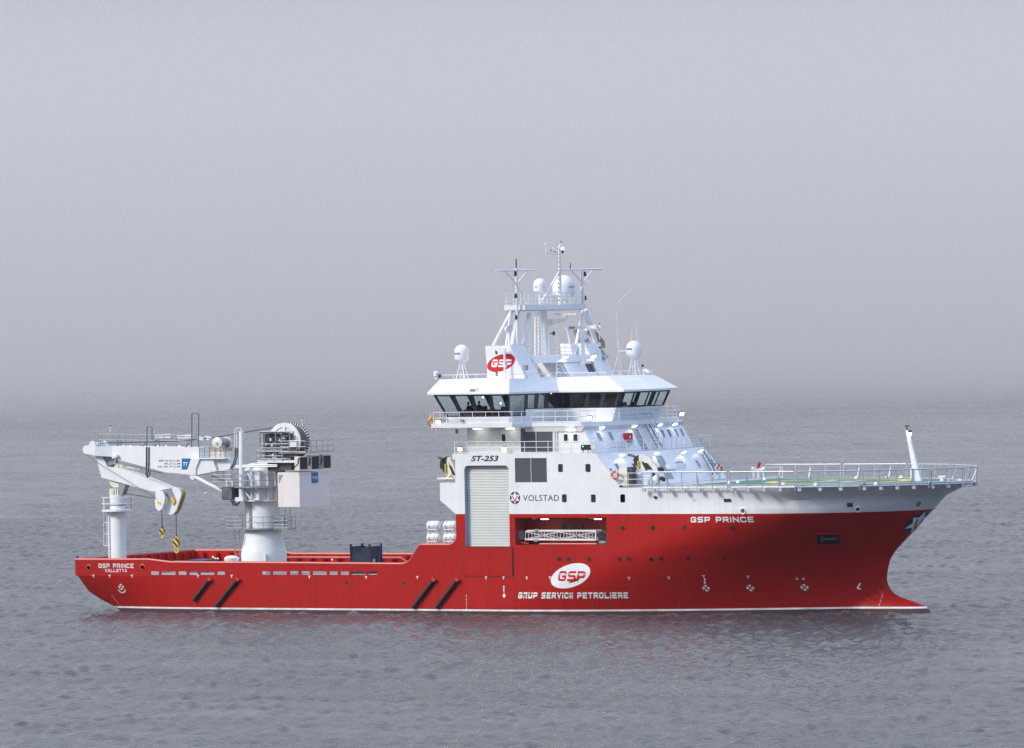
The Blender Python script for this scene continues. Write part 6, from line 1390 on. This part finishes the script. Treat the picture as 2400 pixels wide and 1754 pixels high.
# ------------------------------------------------------------------ boom rest post at the stern
PX_, PY_ = Y(278, 1300, -6.9).x, -6.9
m_ = MB(); zpl = Y(278, 1195, PY_).z; ztp = Y(278, 1161, PY_).z
m_.lathe([(.70, 3.2), (.68, zpl), (.68, ztp)], (PX_, PY_, 0), (0, 0, 1), 28); m_.lathe([(.705, zpl + .38), (.705, zpl + .44)], (PX_, PY_, 0), (0, 0, 1), 24, 1)
post = m_.build('boom_rest_post', [CW, DKGREY], SHIP, 'white round post carrying the boom rest')
m_ = MB()
for i in range(5):
    q = -.62 + i * .2; m_.plate([[(PX_ + q, ztp), (PX_ + q + .12, ztp), (PX_ + q + .14, ztp + .55), (PX_ + q + .04, ztp + .62)]], XZ, PY_ - .55 + abs(i - 2) * .08, PY_ + .5)
m_.plate([[(PX_ + .35, ztp), (PX_ + .65, ztp), (PX_ + 1.15, ztp + 1.0), (PX_ + .35, ztp + 1.05)]], XZ, PY_ - .35, PY_ + .35, 1); m_.plate([[(PX_ - .55, ztp + .9), (PX_ - .2, ztp + .7), (PX_ + .35, ztp + .7), (PX_ + .35, ztp + 1.05), (PX_ - .65, ztp + 1.25)]], XZ, PY_ - .3, PY_ + .3)
m_.build('boom_saddle', [CREAM, GALV], post)
ring_platform('post_platform', PX_, PY_, 1.42, zpl, 1.1, n=12, mm=WPAINT, parent=post)
a = Y(256, 1300, -7.5); ladder('post_ladder', (a.x, -7.2, 3.4), (a.x, -7.2, zpl), .45, (.3, 1, 0), WPAINT, .3, rails=False, parent=post)
m_ = MB()
for px in (243, 249.5, 253): m_.tube([Y(px, 1280, -7.2), Y(px, 1200, -7.2)], .022, 5)
for py in (1225, 1252, 1279.5): m_.tube([Y(243, py, -7.2), Y(259, py, -7.2)], .03, 5)
m_.build('ladder_cage', WPAINT, post)

# ------------------------------------------------------------------ small folding provision cranes
def folding_crane(name, y, zf, base, arm, blk, hose, stump, lab):
    o = None; m_ = MB()
    m_.plate([[(Y(*zf(a, b), y).x, Y(*zf(a, b), y).z) for a, b in arm]], XZ, y, y + .35, 0)
    q = Y(*zf(*base), y + .2); m_.lathe([(.34, -.5), (.30, 0), (.22, .25)], (q.x, y + .2, q.z), (0, 0, 1), 14, 0)
    o = m_.build(name, [CREAM], SHIP, lab)
    for pts in blk:
        m2 = MB(); m2.plate([[(Y(*zf(a, b), y - .03).x, Y(*zf(a, b), y - .03).z) for a, b in pts]], XZ, y - .03, y + .38); m2.build('crane_arm', BLACK, o)
    m2 = MB(); m2.tube([Y(*zf(a, b), y - .12) for a, b in hose], .07, 8); m2.build('crane_hose', YELLOW, o)
    m2 = MB(); m2.tube([Y(*zf(a, b), y + .1) for a, b in stump], .11, 8); m2.build('crane_tip', mat('brown_grease', (.10, .05, .05), .5), o)
    return o
za = lambda x, y: (990 + x / 20.65, 1040 + y / 20.65)
folding_crane('provision_crane', -9.2, za, (1330, 1590), [(1180, 1600), (1170, 700), (1240, 655), (1340, 690), (1400, 850), (1560, 1250), (1580, 1640)],
              [[(890, 760), (960, 690), (1020, 760), (990, 880), (1060, 1000), (1085, 1450), (930, 1230), (860, 1220), (840, 960)], [(1080, 700), (1120, 630), (1200, 640), (1165, 760), (1150, 980), (1075, 960)], [(1265, 900), (1330, 1040), (1420, 1130), (1570, 1480), (1545, 1570), (1450, 1500), (1310, 1150)]],
              [(1110, 980), (1115, 1330), (1130, 1450), (1200, 1560), (1300, 1600), (1400, 1500)], [(880, 700), (760, 670)], 'folded crane with black arms and yellow hose')
q = Y(1047, 1121.5, -9.3); MB().box((q.x - .78, -9.6, q.z - .07), (q.x + .75, -8.8, q.z + .07)).build('crane_shelf', WPAINT, SHIP)
zb_ = lambda x, y: (1440 + x / 11.305, 1040 + y / 11.305)
q = Y(*zb_(1100, 860), -8.0)
folding_crane('provision_crane', -8.0, zb_, (1110, 900), [(640, 660), (640, 330), (690, 290), (760, 310), (900, 370), (1180, 690), (1190, 790), (1080, 800), (1010, 690), (880, 520), (800, 510), (720, 460), (730, 520), (830, 720)],
              [[(715, 460), (790, 510), (860, 540), (960, 620), (1015, 690), (820, 690)], [(490, 430), (550, 350), (630, 310), (640, 420), (620, 640), (540, 560)], [(1130, 640), (1210, 620), (1260, 680), (1240, 770), (1160, 740)], [(1210, 870), (1295, 910), (1290, 1010), (1230, 980), (1180, 940)], [(1000, 740), (1080, 800), (1080, 960), (1000, 860)]],
              [(625, 460), (640, 660), (600, 770), (580, 870), (570, 940), (600, 960), (640, 930)], [(550, 350), (450, 310), (370, 300)], 'folded white crane with black arms and yellow hose')
q = Y(1538, 1127, -8.0); MB().tube([(q.x, -7.8, ZH), (q.x, -7.8, ZH + .9)], .16, 10).build('crane_pillar', WPAINT, SHIP)
m_ = MB(); q = Y(1502, 1122, -8.6); 
for dx, h, w_ in ((-1.0, .7, .5), (-.3, .9, .35), (.4, .6, .55)): m_.box((q.x + dx - w_ / 2, -8.7, ZH), (q.x + dx + w_ / 2, -8.2, ZH + h))
m_.tube([(q.x - 1.4, -8.7, ZH + .75), (q.x + .9, -8.7, ZH + .75)], .06, 6); m_.tube([(q.x - 1.4, -8.7, ZH + .5), (q.x + .9, -8.7, ZH + .5)], .05, 6); m_.build('boat_davit', WPAINT, SHIP)
# ------------------------------------------------------------------ things carried by the ship
# hook blocks hanging from the crane
STRIPED = bpy.data.materials.new('yellow_black_stripes'); STRIPED.use_nodes = True; t = STRIPED.node_tree; b_ = t.nodes['Principled BSDF']
c_ = t.nodes.new('ShaderNodeTexCoord'); wv = t.nodes.new('ShaderNodeTexWave'); wv.wave_type = 'BANDS'; wv.bands_direction = 'DIAGONAL'; wv.inputs['Scale'].default_value = 1.15
rr = t.nodes.new('ShaderNodeValToRGB'); rr.color_ramp.interpolation = 'CONSTANT'; rr.color_ramp.elements[0].color = (.015, .016, .015, 1); rr.color_ramp.elements[1].color = (.74, .52, .02, 1); rr.color_ramp.elements[1].position = .45
t.links.new(c_.outputs['Object'], wv.inputs[0]); t.links.new(wv.outputs[0], rr.inputs[0]); t.links.new(rr.outputs[0], b_.inputs['Base Color']); b_.inputs['Roughness'].default_value = .45
def hook_block(name, px, py_wire, py_top, py_bot, py_hook, y, wd, lab):
    p0, p1, p2, p3 = Y(px[0], py_wire, y), Y(px[1], py_top, y), Y(px[1], py_bot, y), Y(px[1], py_hook, y)
    o = thing(name, lab, 'hook block', p2, group='hook blocks hanging from the deck crane'); L_ = lambda p: V(p) - V(p2)
    top = L_(V((p2.x, y, p1.z))); h = p1.z - p2.z; hk = p2.z - p3.z
    m_ = MB(); m_.plate([rrect(-wd / 2, .0, wd / 2, h, .06)], XZ, -.16, .16); m_.lathe([(.09, h), (.07, h + .2)], (0, 0, 0), (0, 0, 1), 10); m_.build('block_body', STRIPED, o)
    m_ = MB(); m_.tube([(0, 0, 0), (0, 0, -.12 * hk - .05)], .07, 8); r_ = hk * .36; cz = -hk + r_ + .02
    for s_ in ((1, -1) if wd > .4 else (1,)):
        m_.tube([(0, 0, -.12 * hk)] + [(s_ * r_ * math.sin(a), 0, cz + r_ * math.cos(a)) for a in [i * math.pi * 1.45 / 10 for i in range(1, 11)]], .075, 8)
    m_.build('hook', YELLOW, o)
    m_ = MB(); m_.tube([top + V((0, 0, .2)), top + V((0, 0, .55))], .05, 6); m_.tube([top + V((0, 0, .5)), L_(V((p2.x, y, p0.z)))], .035, 6); m_.build('wire_rope', WIRE, o)
    return o
hook_block('hook_block', (380, 380.3), 1196, 1240.5, 1251.5, 1261.5, -7.45, .38, 'small yellow and black striped hook block, nearer the stern')
hook_block('hook_block', (413, 414), 1205, 1262.5, 1281, 1296, -6.8, .50, 'large yellow and black striped double hook block just above the bulwark')

# open steel container lashed on deck
CB = mat('blue_container_paint', (.016, .036, .062), .5, var=.35, scale=1.3); CD = mat('shaded_blue_container_end', (.007, .014, .036), .5, var=.3, scale=1.5)  # bow end and posts: container blue with the end's shade painted in
q = Y(865, 1277, -4.0); ct = thing('shipping_container', 'dark blue open-topped cargo container lashed behind the red bulwark', 'container', (q.x - .9, -3.0, 3.19)); h = q.z - 3.19
m_ = MB()
for sx_ in (-1, 1): m_.box((sx_ * .92 - .04, -.95, .1), (sx_ * .92 + .04, .95, h - .16), 1 if sx_ > 0 else 0)
for sy_ in (-1, 1):
    n = 12
    for i in range(n): x0_ = -.88 + i * 1.76 / n; m_.box((x0_, sy_ * .95 - (.03 if i % 2 else .055), .1), (x0_ + 1.76 / n, sy_ * .95 + (.03 if i % 2 else .055), h - .16 - .12 * (1 - ((i - 5.5) / 5.5) ** 2)), 0)
m_.box((-.92, -.95, .02), (.92, .95, .1), 0); m_.build('container_body', [CB, CD], ct)
for sx_ in (-1, 1):
    for sy_ in (-1, 1): m_ = MB(); m_.box((sx_ * .95 - .08, sy_ * .98 - .08, 0), (sx_ * .95 + .08, sy_ * .98 + .08, h)); m_.box((sx_ * .95 - .1, sy_ * .98 - .1, h), (sx_ * .95 + .1, sy_ * .98 + .1, h + .04)); m_.build('corner_post', CD, ct)
m_ = MB(); m_.box((.965, -.5, h * .28), (.975, -.12, h * .5)); m_.build('container_label', mat('grey_sticker', (.4, .4, .42), .6), ct)
m_ = MB(); m_.tube([(1.08, .72, h + .02), (1.10, .2, .15)], .05, 6); m_.tube([(-1.05, .4, .9), (-1.7, .4, .05)], .04, 6); m_.build('lashing_strap', mat('bright_blue_strap', (.03, .09, .45), .5), ct)
m_ = MB(); q0 = Y(875, 1277 + 14, -4.0)
# white drum and a low covered pallet on deck
q = Y(543, 1302, -8.0); rd_ = thing('rope_drum', 'white round drum of wound rope beside the crane pedestal', 'drum', (q.x, -8.0, 3.19)); h = q.z - 3.19
m_ = MB(); pr = [(.66, 0), (.66, .1)]
for i in range(5): z_ = .2 + i * (h - .45) / 5; pr += [(.66, z_), (.62, z_ + .04), (.66, z_ + .09)]
pr += [(.66, h - .22), (.45, h - .06), (.001, h)]; m_.lathe(pr, (0, 0, 0), (0, 0, 1), 28); m_.build('drum_body', DOME, rd_)
m_ = MB(); m_.lathe([(.67, h * .30), (.67, h * .30 + .07)], (0, 0, 0), (0, 0, 1), 28); m_.build('blue_band', mat('bright_blue_strap', (.03, .09, .45), .5), rd_)
q = Y(430, 1316, -2.0); m_ = MB(); m_.box((-1.6, -1.2, 0), (1.2, 1.2, q.z - 3.19)); m_.box((1.25, -1.1, 0), (2.9, 1.1, q.z - 3.05 + .05), 1)
tag(m_.build('cargo_pallet', [mat('pale_pallet_wood', (.40, .37, .30), .8), mat('blue_sheet', (.03, .07, .2), .6)]), 'low pale pallet with a blue sheet on the aft deck', 'pallet').location = (q.x, -2.0, 3.19)

# life raft canisters in two rows of two
rk = MB(); RP = []
for col, px in enumerate((1003, 1042)):
    for row, pyc in enumerate((1231.5, 1259.5)):
        q = Y(px, pyc, -9.25); RP.append((q.x + .58, q.z, row, col))
for x, z, row, col in RP:
    for d in (-.38, .38): rk.tube([(x + d - .12, -9.62, z - .12), (x + d, -9.5, z - .78 if row else z - .62)], .05, 6); rk.tube([(x + d, -8.95, z - .2), (x + d, -8.9, z - .78 if row else z - .62)], .05, 6); rk.tube([(x + d, -9.5, z - .6), (x + d, -8.9, z - .6)], .05, 6)
    rk.tube([(x - .5, -9.55, z - .36), (x + .5, -9.55, z - .36)], .045, 6); rk.tube([(x - .5, -9.2, z - .64), (x + .5, -9.2, z - .64)], .05, 6)
rk.tube([(-3.05, -8.9, 5.4), (-3.05, -8.9, 7.9)], .06, 6); rk.tube([(-1.6, -8.9, 5.4), (-1.6, -8.9, 7.9)], .06, 6); rk.tube([(-4.5, -8.9, 6.95), (-1.2, -8.9, 6.95)], .06, 6); rk.box((-4.6, -9.7, 5.35), (-1.1, -8.7, 5.42))
rk.build('raft_rack', WPAINT, SHIP)
def raft():
    t_ = thing('life_raft', '', 'life raft', (0, 0, 0), group='white life raft canisters on the rack')
    m_ = MB(); pr = [(.001, -.60), (.26, -.58), (.34, -.50)]
    for i in range(8): x = -.46 + i * .115; pr += [(.36, x), (.385, x + .03), (.385, x + .07), (.36, x + .1)]
    pr += [(.34, .50), (.26, .58), (.001, .60)]; m_.lathe(pr, (0, 0, 0), (1, 0, 0), 24); m_.build('canister_shell', DOME, t_)
    m_ = MB()
    for d in (-.25, .25): m_.lathe([(.395, d - .03), (.395, d + .03)], (0, 0, 0), (1, 0, 0), 24)
    m_.build('canister_band', GALV, t_); return t_
r0_ = raft(); LB = {(0, 0): 'white ribbed life raft canister, upper one farther from the red wall', (1, 0): 'white ribbed life raft canister, lower one farther from the red wall', (0, 1): 'white ribbed life raft canister, upper one against the red wall', (1, 1): 'white ribbed life raft canister, lower one against the red wall'}
for i, (x, z, row, col) in enumerate(RP):
    o = r0_ if i == 0 else copy_tree(r0_)
    o.location = (x, -9.25, z); o['label'] = LB[row, col]

# lattice gangway stowed in the alcove
zg = lambda x, y: (1180 + x / 5.5075, 1200 + y / 5.5075)
yg = -9.3; P = lambda x, y, d=0: Y(*zg(x, y), yg) + V((0, d, 0))
o0 = P(165, 360); gw = thing('gangway', 'white lattice gangway stowed lengthwise in the red side alcove', 'gangway', o0); Lg = lambda p: V(p) - o0
m_ = MB()
for d in (0, 1.1):
    m_.beam(Lg(P(285, 262, d)), Lg(P(310, 245, d)), .09, .09); m_.beam(Lg(P(310, 245, d)), Lg(P(1190, 245, d)), .12, .14); m_.beam(Lg(P(280, 355, d)), Lg(P(1190, 362, d)), .12, .14)
m_.beam(Lg(P(1192, 240)), Lg(P(1192, 372)), .1, .1); m_.build('gangway_chords', WPAINT, gw)
m_ = MB(); n = 22
for i in range(n + 1):
    x = 285 + (1190 - 285) * i / n
    m_.beam(Lg(P(x, 250)), Lg(P(x, 358)), .045 if i % 2 else .06, .045); m_.beam(Lg(P(x, 250, 1.1)), Lg(P(x, 358, 1.1)), .045, .045)
for d in (-.05, 1.15):
    m_.beam(Lg(P(290, 258, d)), Lg(P(710, 352, d)), .07, .07); m_.beam(Lg(P(290, 352, d)), Lg(P(710, 258, d)), .07, .07); m_.beam(Lg(P(710, 258, d)), Lg(P(1185, 352, d)), .07, .07); m_.beam(Lg(P(710, 352, d)), Lg(P(1185, 258, d)), .07, .07)
m_.build('gangway_lattice', mat('grey_white_steel', (.55, .57, .58), .5), gw)
a, b = Lg(P(168, 358)), Lg(P(248, 245)); m_ = MB(); m_.box((a.x, -.05, a.z), (b.x, 1.1, b.z)); m_.build('gangway_counterweight', mat('mid_grey_paint', (.20, .21, .23), .5), gw)
m_ = MB()
for x, y0_, y1_ in ((430, 222, 250), (428, 355, 385)): m_.box(tuple(Lg(P(x - 25, y1_)) + V((0, -.12, 0))), tuple(Lg(P(x + 22, y0_)) + V((0, .2, 0))))
m_.build('gangway_hinge', GALV, gw)

# lifebuoys
LBR = mat('white_lifebuoy_band', (.75, .72, .70), .5)
def buoy():
    t_ = thing('lifebuoy', '', 'lifebuoy', (0, 0, 0), group='orange lifebuoys on the railings')
    m_ = MB(); m_.tube([(.30 * math.cos(a * math.pi / 14), 0, .30 * math.sin(a * math.pi / 14)) for a in range(28)], .085, 10, 0, closed=True); m_.build('buoy_ring', ORANGE, t_)
    m_ = MB()
    for a in (45, 135, 225, 315): m_.tube([(.30 * math.cos(math.radians(a + d)), 0, .30 * math.sin(math.radians(a + d))) for d in (-9, 0, 9)], .09, 10)
    m_.build('buoy_band', LBR, t_); return t_
b0_ = buoy()
for i, (px, py, y, rz, lab) in enumerate(((1441, 1113.5, -10.0, 0, 'orange lifebuoy on the rail beside the beige winch, the largest in view'), (1686.5, 1098.5, 0, -.5, 'orange lifebuoy at the foot of the raked white front by the helideck'),
                                    (1009.5, 990, -10.5, 1.35, 'orange lifebuoy on the open bridge wing below the yellow beacon'))):
    o = b0_ if i == 0 else copy_tree(b0_)
    q = Y(px, py, y) if i != 1 else X(px, py, 16.3); o.location = q; o.rotation_euler = (0, 0, rz); o['label'] = lab
q = X(1686.5, 1104, 16.3); MB().box((q.x - .06, q.y - .2, ZH), (q.x - .02, q.y + .2, q.z + .2)).build('buoy_stand', WPAINT, SHIP)

# gull gliding low over the water
q = Zp(483, 1157, 6.0); gl_ = thing('gull', 'white gull gliding low over the water behind the crane boom', 'gull', q, TH)
m_ = MB(); m_.lathe([(.001, -.24), (.035, -.2), (.075, -.08), (.085, .04), (.055, .15), (.05, .19), (.045, .23), (.001, .27)], (0, 0, 0), (1, 0, .05), 10)
m_.lathe([(.016, .26), (.001, .32)], (0, 0, .012), (1, 0, 0), 6, 1); m_.add([(-.2, -.03, 0), (-.2, .03, 0), (-.36, .08, .0), (-.36, -.08, .0)], [(0, 1, 2, 3)])
m_.build('gull_body', [DOME, YELLOW], gl_)
for s_ in (-1, 1):
    m_ = MB(); st = [(0, .0, .11), (.22, .075, .12), (.42, .06, .10), (.62, -.01, .05), (.72, -.04, .012)]; rings = []
    for y_, z_, c_ in st: x_ = -.10 * (y_ / .7) ** 2 * 1.5; rings.append([V((x_ + c_ * .8, s_ * y_, z_ + .02)), V((x_, s_ * y_, z_ + .04)), V((x_ - c_ * .9, s_ * y_, z_ + .01)), V((x_, s_ * y_, z_ + .008))])
    m_.loft(rings, 0, True, True); m_.build('gull_wing', DOME, gl_)

# people on the bridge
SKIN = mat('skin', (.42, .25, .18), .6); HAIR = mat('dark_hair', (.02, .015, .012), .7)
def person(loc, rz, pose, shirt, label, col):
    root = thing('person', label, 'person', loc, rz, None)
    sit = pose == 'sit'; hipz = .62 if sit else .93
    J = {}; 
    def j(n_, p, r_): J[n_] = (V(p), r_)
    j('pel', (0, 0, hipz), .15); j('wst', (.01, 0, hipz + .2), .13); j('chs', (.02, 0, hipz + .42), .155); j('nk', (.03, 0, hipz + .60), .06); j('hd0', (.05, 0, hipz + .68), .075); j('hd1', (.07, 0, hipz + .78), .098); j('hd2', (.06, 0, hipz + .87), .075)
    E_ = [('pel', 'wst'), ('wst', 'chs'), ('chs', 'nk'), ('nk', 'hd0'), ('hd0', 'hd1'), ('hd1', 'hd2')]
    for s_ in (-1, 1):
        t_ = str(s_)
        j('sh' + t_, (.02, s_ * .19, hipz + .50), .065); fwd = .32 if (sit or pose == 'hold') else .06
        j('el' + t_, (.02 + fwd * .35, s_ * .25, hipz + .24), .048); j('wr' + t_, (.06 + fwd, s_ * .20, hipz + (.20 if fwd > .1 else -.0)), .032); w_ = J['wr' + t_][0]; dv = (w_ - J['el' + t_][0]).normalized()
        j('pm' + t_, w_ + dv * .07, .030)
        E_ += [('chs', 'sh' + t_), ('sh' + t_, 'el' + t_), ('el' + t_, 'wr' + t_), ('wr' + t_, 'pm' + t_)]
        sd = dv.cross(V((0, 0, 1))).normalized()
        for f_, (o_, l_) in enumerate(((-.03, .062), (-.01, .075), (.01, .072), (.03, .055))):
            a_ = 'f%d%s' % (f_, t_); j(a_ + 'a', w_ + dv * .10 + sd * o_, .0095); j(a_ + 'b', w_ + dv * (.10 + l_ * .6) + sd * o_ * 1.1 - V((0, 0, .012)), .009); j(a_ + 'c', w_ + dv * (.10 + l_) + sd * o_ * 1.1 - V((0, 0, .035)), .008); E_ += [('pm' + t_, a_ + 'a'), (a_ + 'a', a_ + 'b'), (a_ + 'b', a_ + 'c')]
        a_ = 'th' + t_; j(a_ + 'a', w_ + dv * .05 - sd * s_ * .045, .011); j(a_ + 'b', w_ + dv * .09 - sd * s_ * .065 - V((0, 0, .015)), .0095); E_ += [('pm' + t_, a_ + 'a'), (a_ + 'a', a_ + 'b')]
        j('hp' + t_, (0, s_ * .10, hipz - .05), .10)
        if sit: j('kn' + t_, (.44, s_ * .12, hipz - .04), .068); j('an' + t_, (.46, s_ * .12, .10), .045); j('to' + t_, (.62, s_ * .13, .05), .04)
        else: j('kn' + t_, (.03, s_ * .11, hipz * .53), .065); j('an' + t_, (0, s_ * .11, .09), .045); j('to' + t_, (.17, s_ * .13, .045), .04)
        E_ += [('pel', 'hp' + t_), ('hp' + t_, 'kn' + t_), ('kn' + t_, 'an' + t_), ('an' + t_, 'to' + t_)]
    names = list(J); me = bpy.data.meshes.new('body'); me.from_pydata([J[n_][0] for n_ in names], [(names.index(a), names.index(b)) for a, b in E_], [])
    o = bpy.data.objects.new('body', me); C.objects.link(o); sk = o.modifiers.new('skin', 'SKIN'); 
    for i, n_ in enumerate(names): me.skin_vertices[0].data[i].radius = (J[n_][1], J[n_][1])
    me.skin_vertices[0].data[0].use_root = True
    sb = o.modifiers.new('sub', 'SUBSURF'); sb.levels = 1; sb.render_levels = 1
    me2 = bpy.data.meshes.new_from_object(o.evaluated_get(bpy.context.evaluated_depsgraph_get())); bpy.data.objects.remove(o, do_unlink=True); bpy.data.meshes.remove(me)
    for m in (shirt, SKIN, mat('dark_trousers', (.02, .022, .03), .8)): me2.materials.append(m)
    for p in me2.polygons:
        c_ = p.center; w1, w2 = J['wr1'][0], J['wr-1'][0]
        hand = min((c_ - J['pm1'][0]).length, (c_ - J['pm-1'][0]).length) < .14 and min((c_ - w1).length, (c_ - w2).length) < .2
        p.material_index = 1 if (c_.z > hipz + .585 or hand) else 2 if c_.z < hipz + .02 else 0
        p.use_smooth = True
    b = bpy.data.objects.new('body', me2); C.objects.link(b); b.parent = root
    m_ = MB(); hc = J['hd1'][0] + V((-.02, 0, .025)); m_.sphere(hc, .112, 0, 14, 8); m_.build('hair', HAIR, root)
    m_ = MB(); h1 = J['hd1'][0]
    m_.lathe([(.016, 0), (.001, .03)], h1 + V((.095, 0, -.015)), (1, 0, -.2), 8, 0)
    for s_ in (-1, 1): m_.sphere(h1 + V((.088, s_ * .032, .012)), .011, 1, 8, 6); m_.sphere(h1 + V((.0, s_ * .10, -.01)), .022, 0, 8, 6)
    m_.box(tuple(h1 + V((.082, -.022, -.058))), tuple(h1 + V((.094, .022, -.050))), 2); m_.build('face', [SKIN, INK, mat('lips', (.3, .1, .09), .6)], root)
    return root
DARK = mat('dark_navy_shirt', (.02, .022, .03), .85); REDSH = mat('dark_red_jacket', (.22, .015, .02), .8)
zf_ = ZB1 + .03
for px, y, rz, pose, sh, lab in ((1098.5, -7.2, 3.0, 'sit', DARK, 'person seated in dark clothes on the bridge, left of another seated one'), (1106.5, -6.6, 2.6, 'sit', DARK, 'dark-clothed person seated on the bridge between another seated person and a standing one'),
                           (1122, -7.0, -.4, 'hold', DARK, 'dark-clothed person standing with bent arms just right of the two seated people'), (1199, -8.2, -1.0, 'stand', DARK, 'person standing in dark clothes behind the angled forward window of the bridge wing'),
                           (1453.5, 1.6, .2, 'hold', REDSH, 'person in a dark red jacket behind the front bridge windows')):
    q = Y(px, 945, y); fl = zf_ + (.30 if pose == 'sit' else .02)
    person((q.x, y, zf_ + (.24 if pose == 'sit' else .01)), rz, pose, sh, lab, None)
    if pose == 'sit':
        ch = thing('helm_chair', 'dark bridge chair carrying the seated person' + (' on the left' if px < 1100 else ' on the right'), 'chair', (q.x, y, zf_), rz); m_ = MB(); m_.box((-.24, -.24, .60), (.26, .24, .70)); m_.build('seat', BLACK, ch)
        m_ = MB(); m_.box((-.30, -.22, .70), (-.22, .22, 1.35)); m_.build('backrest', BLACK, ch); m_ = MB(); m_.tube([(0, 0, 0), (0, 0, .6)], .06, 8); m_.lathe([(.25, 0), (.25, .04)], (0, 0, 0), (0, 0, 1), 14); m_.box((.3, -.2, .22), (.72, .2, .26)); m_.build('chair_pedestal', GALV, ch)
bpy.context.view_layer.update()
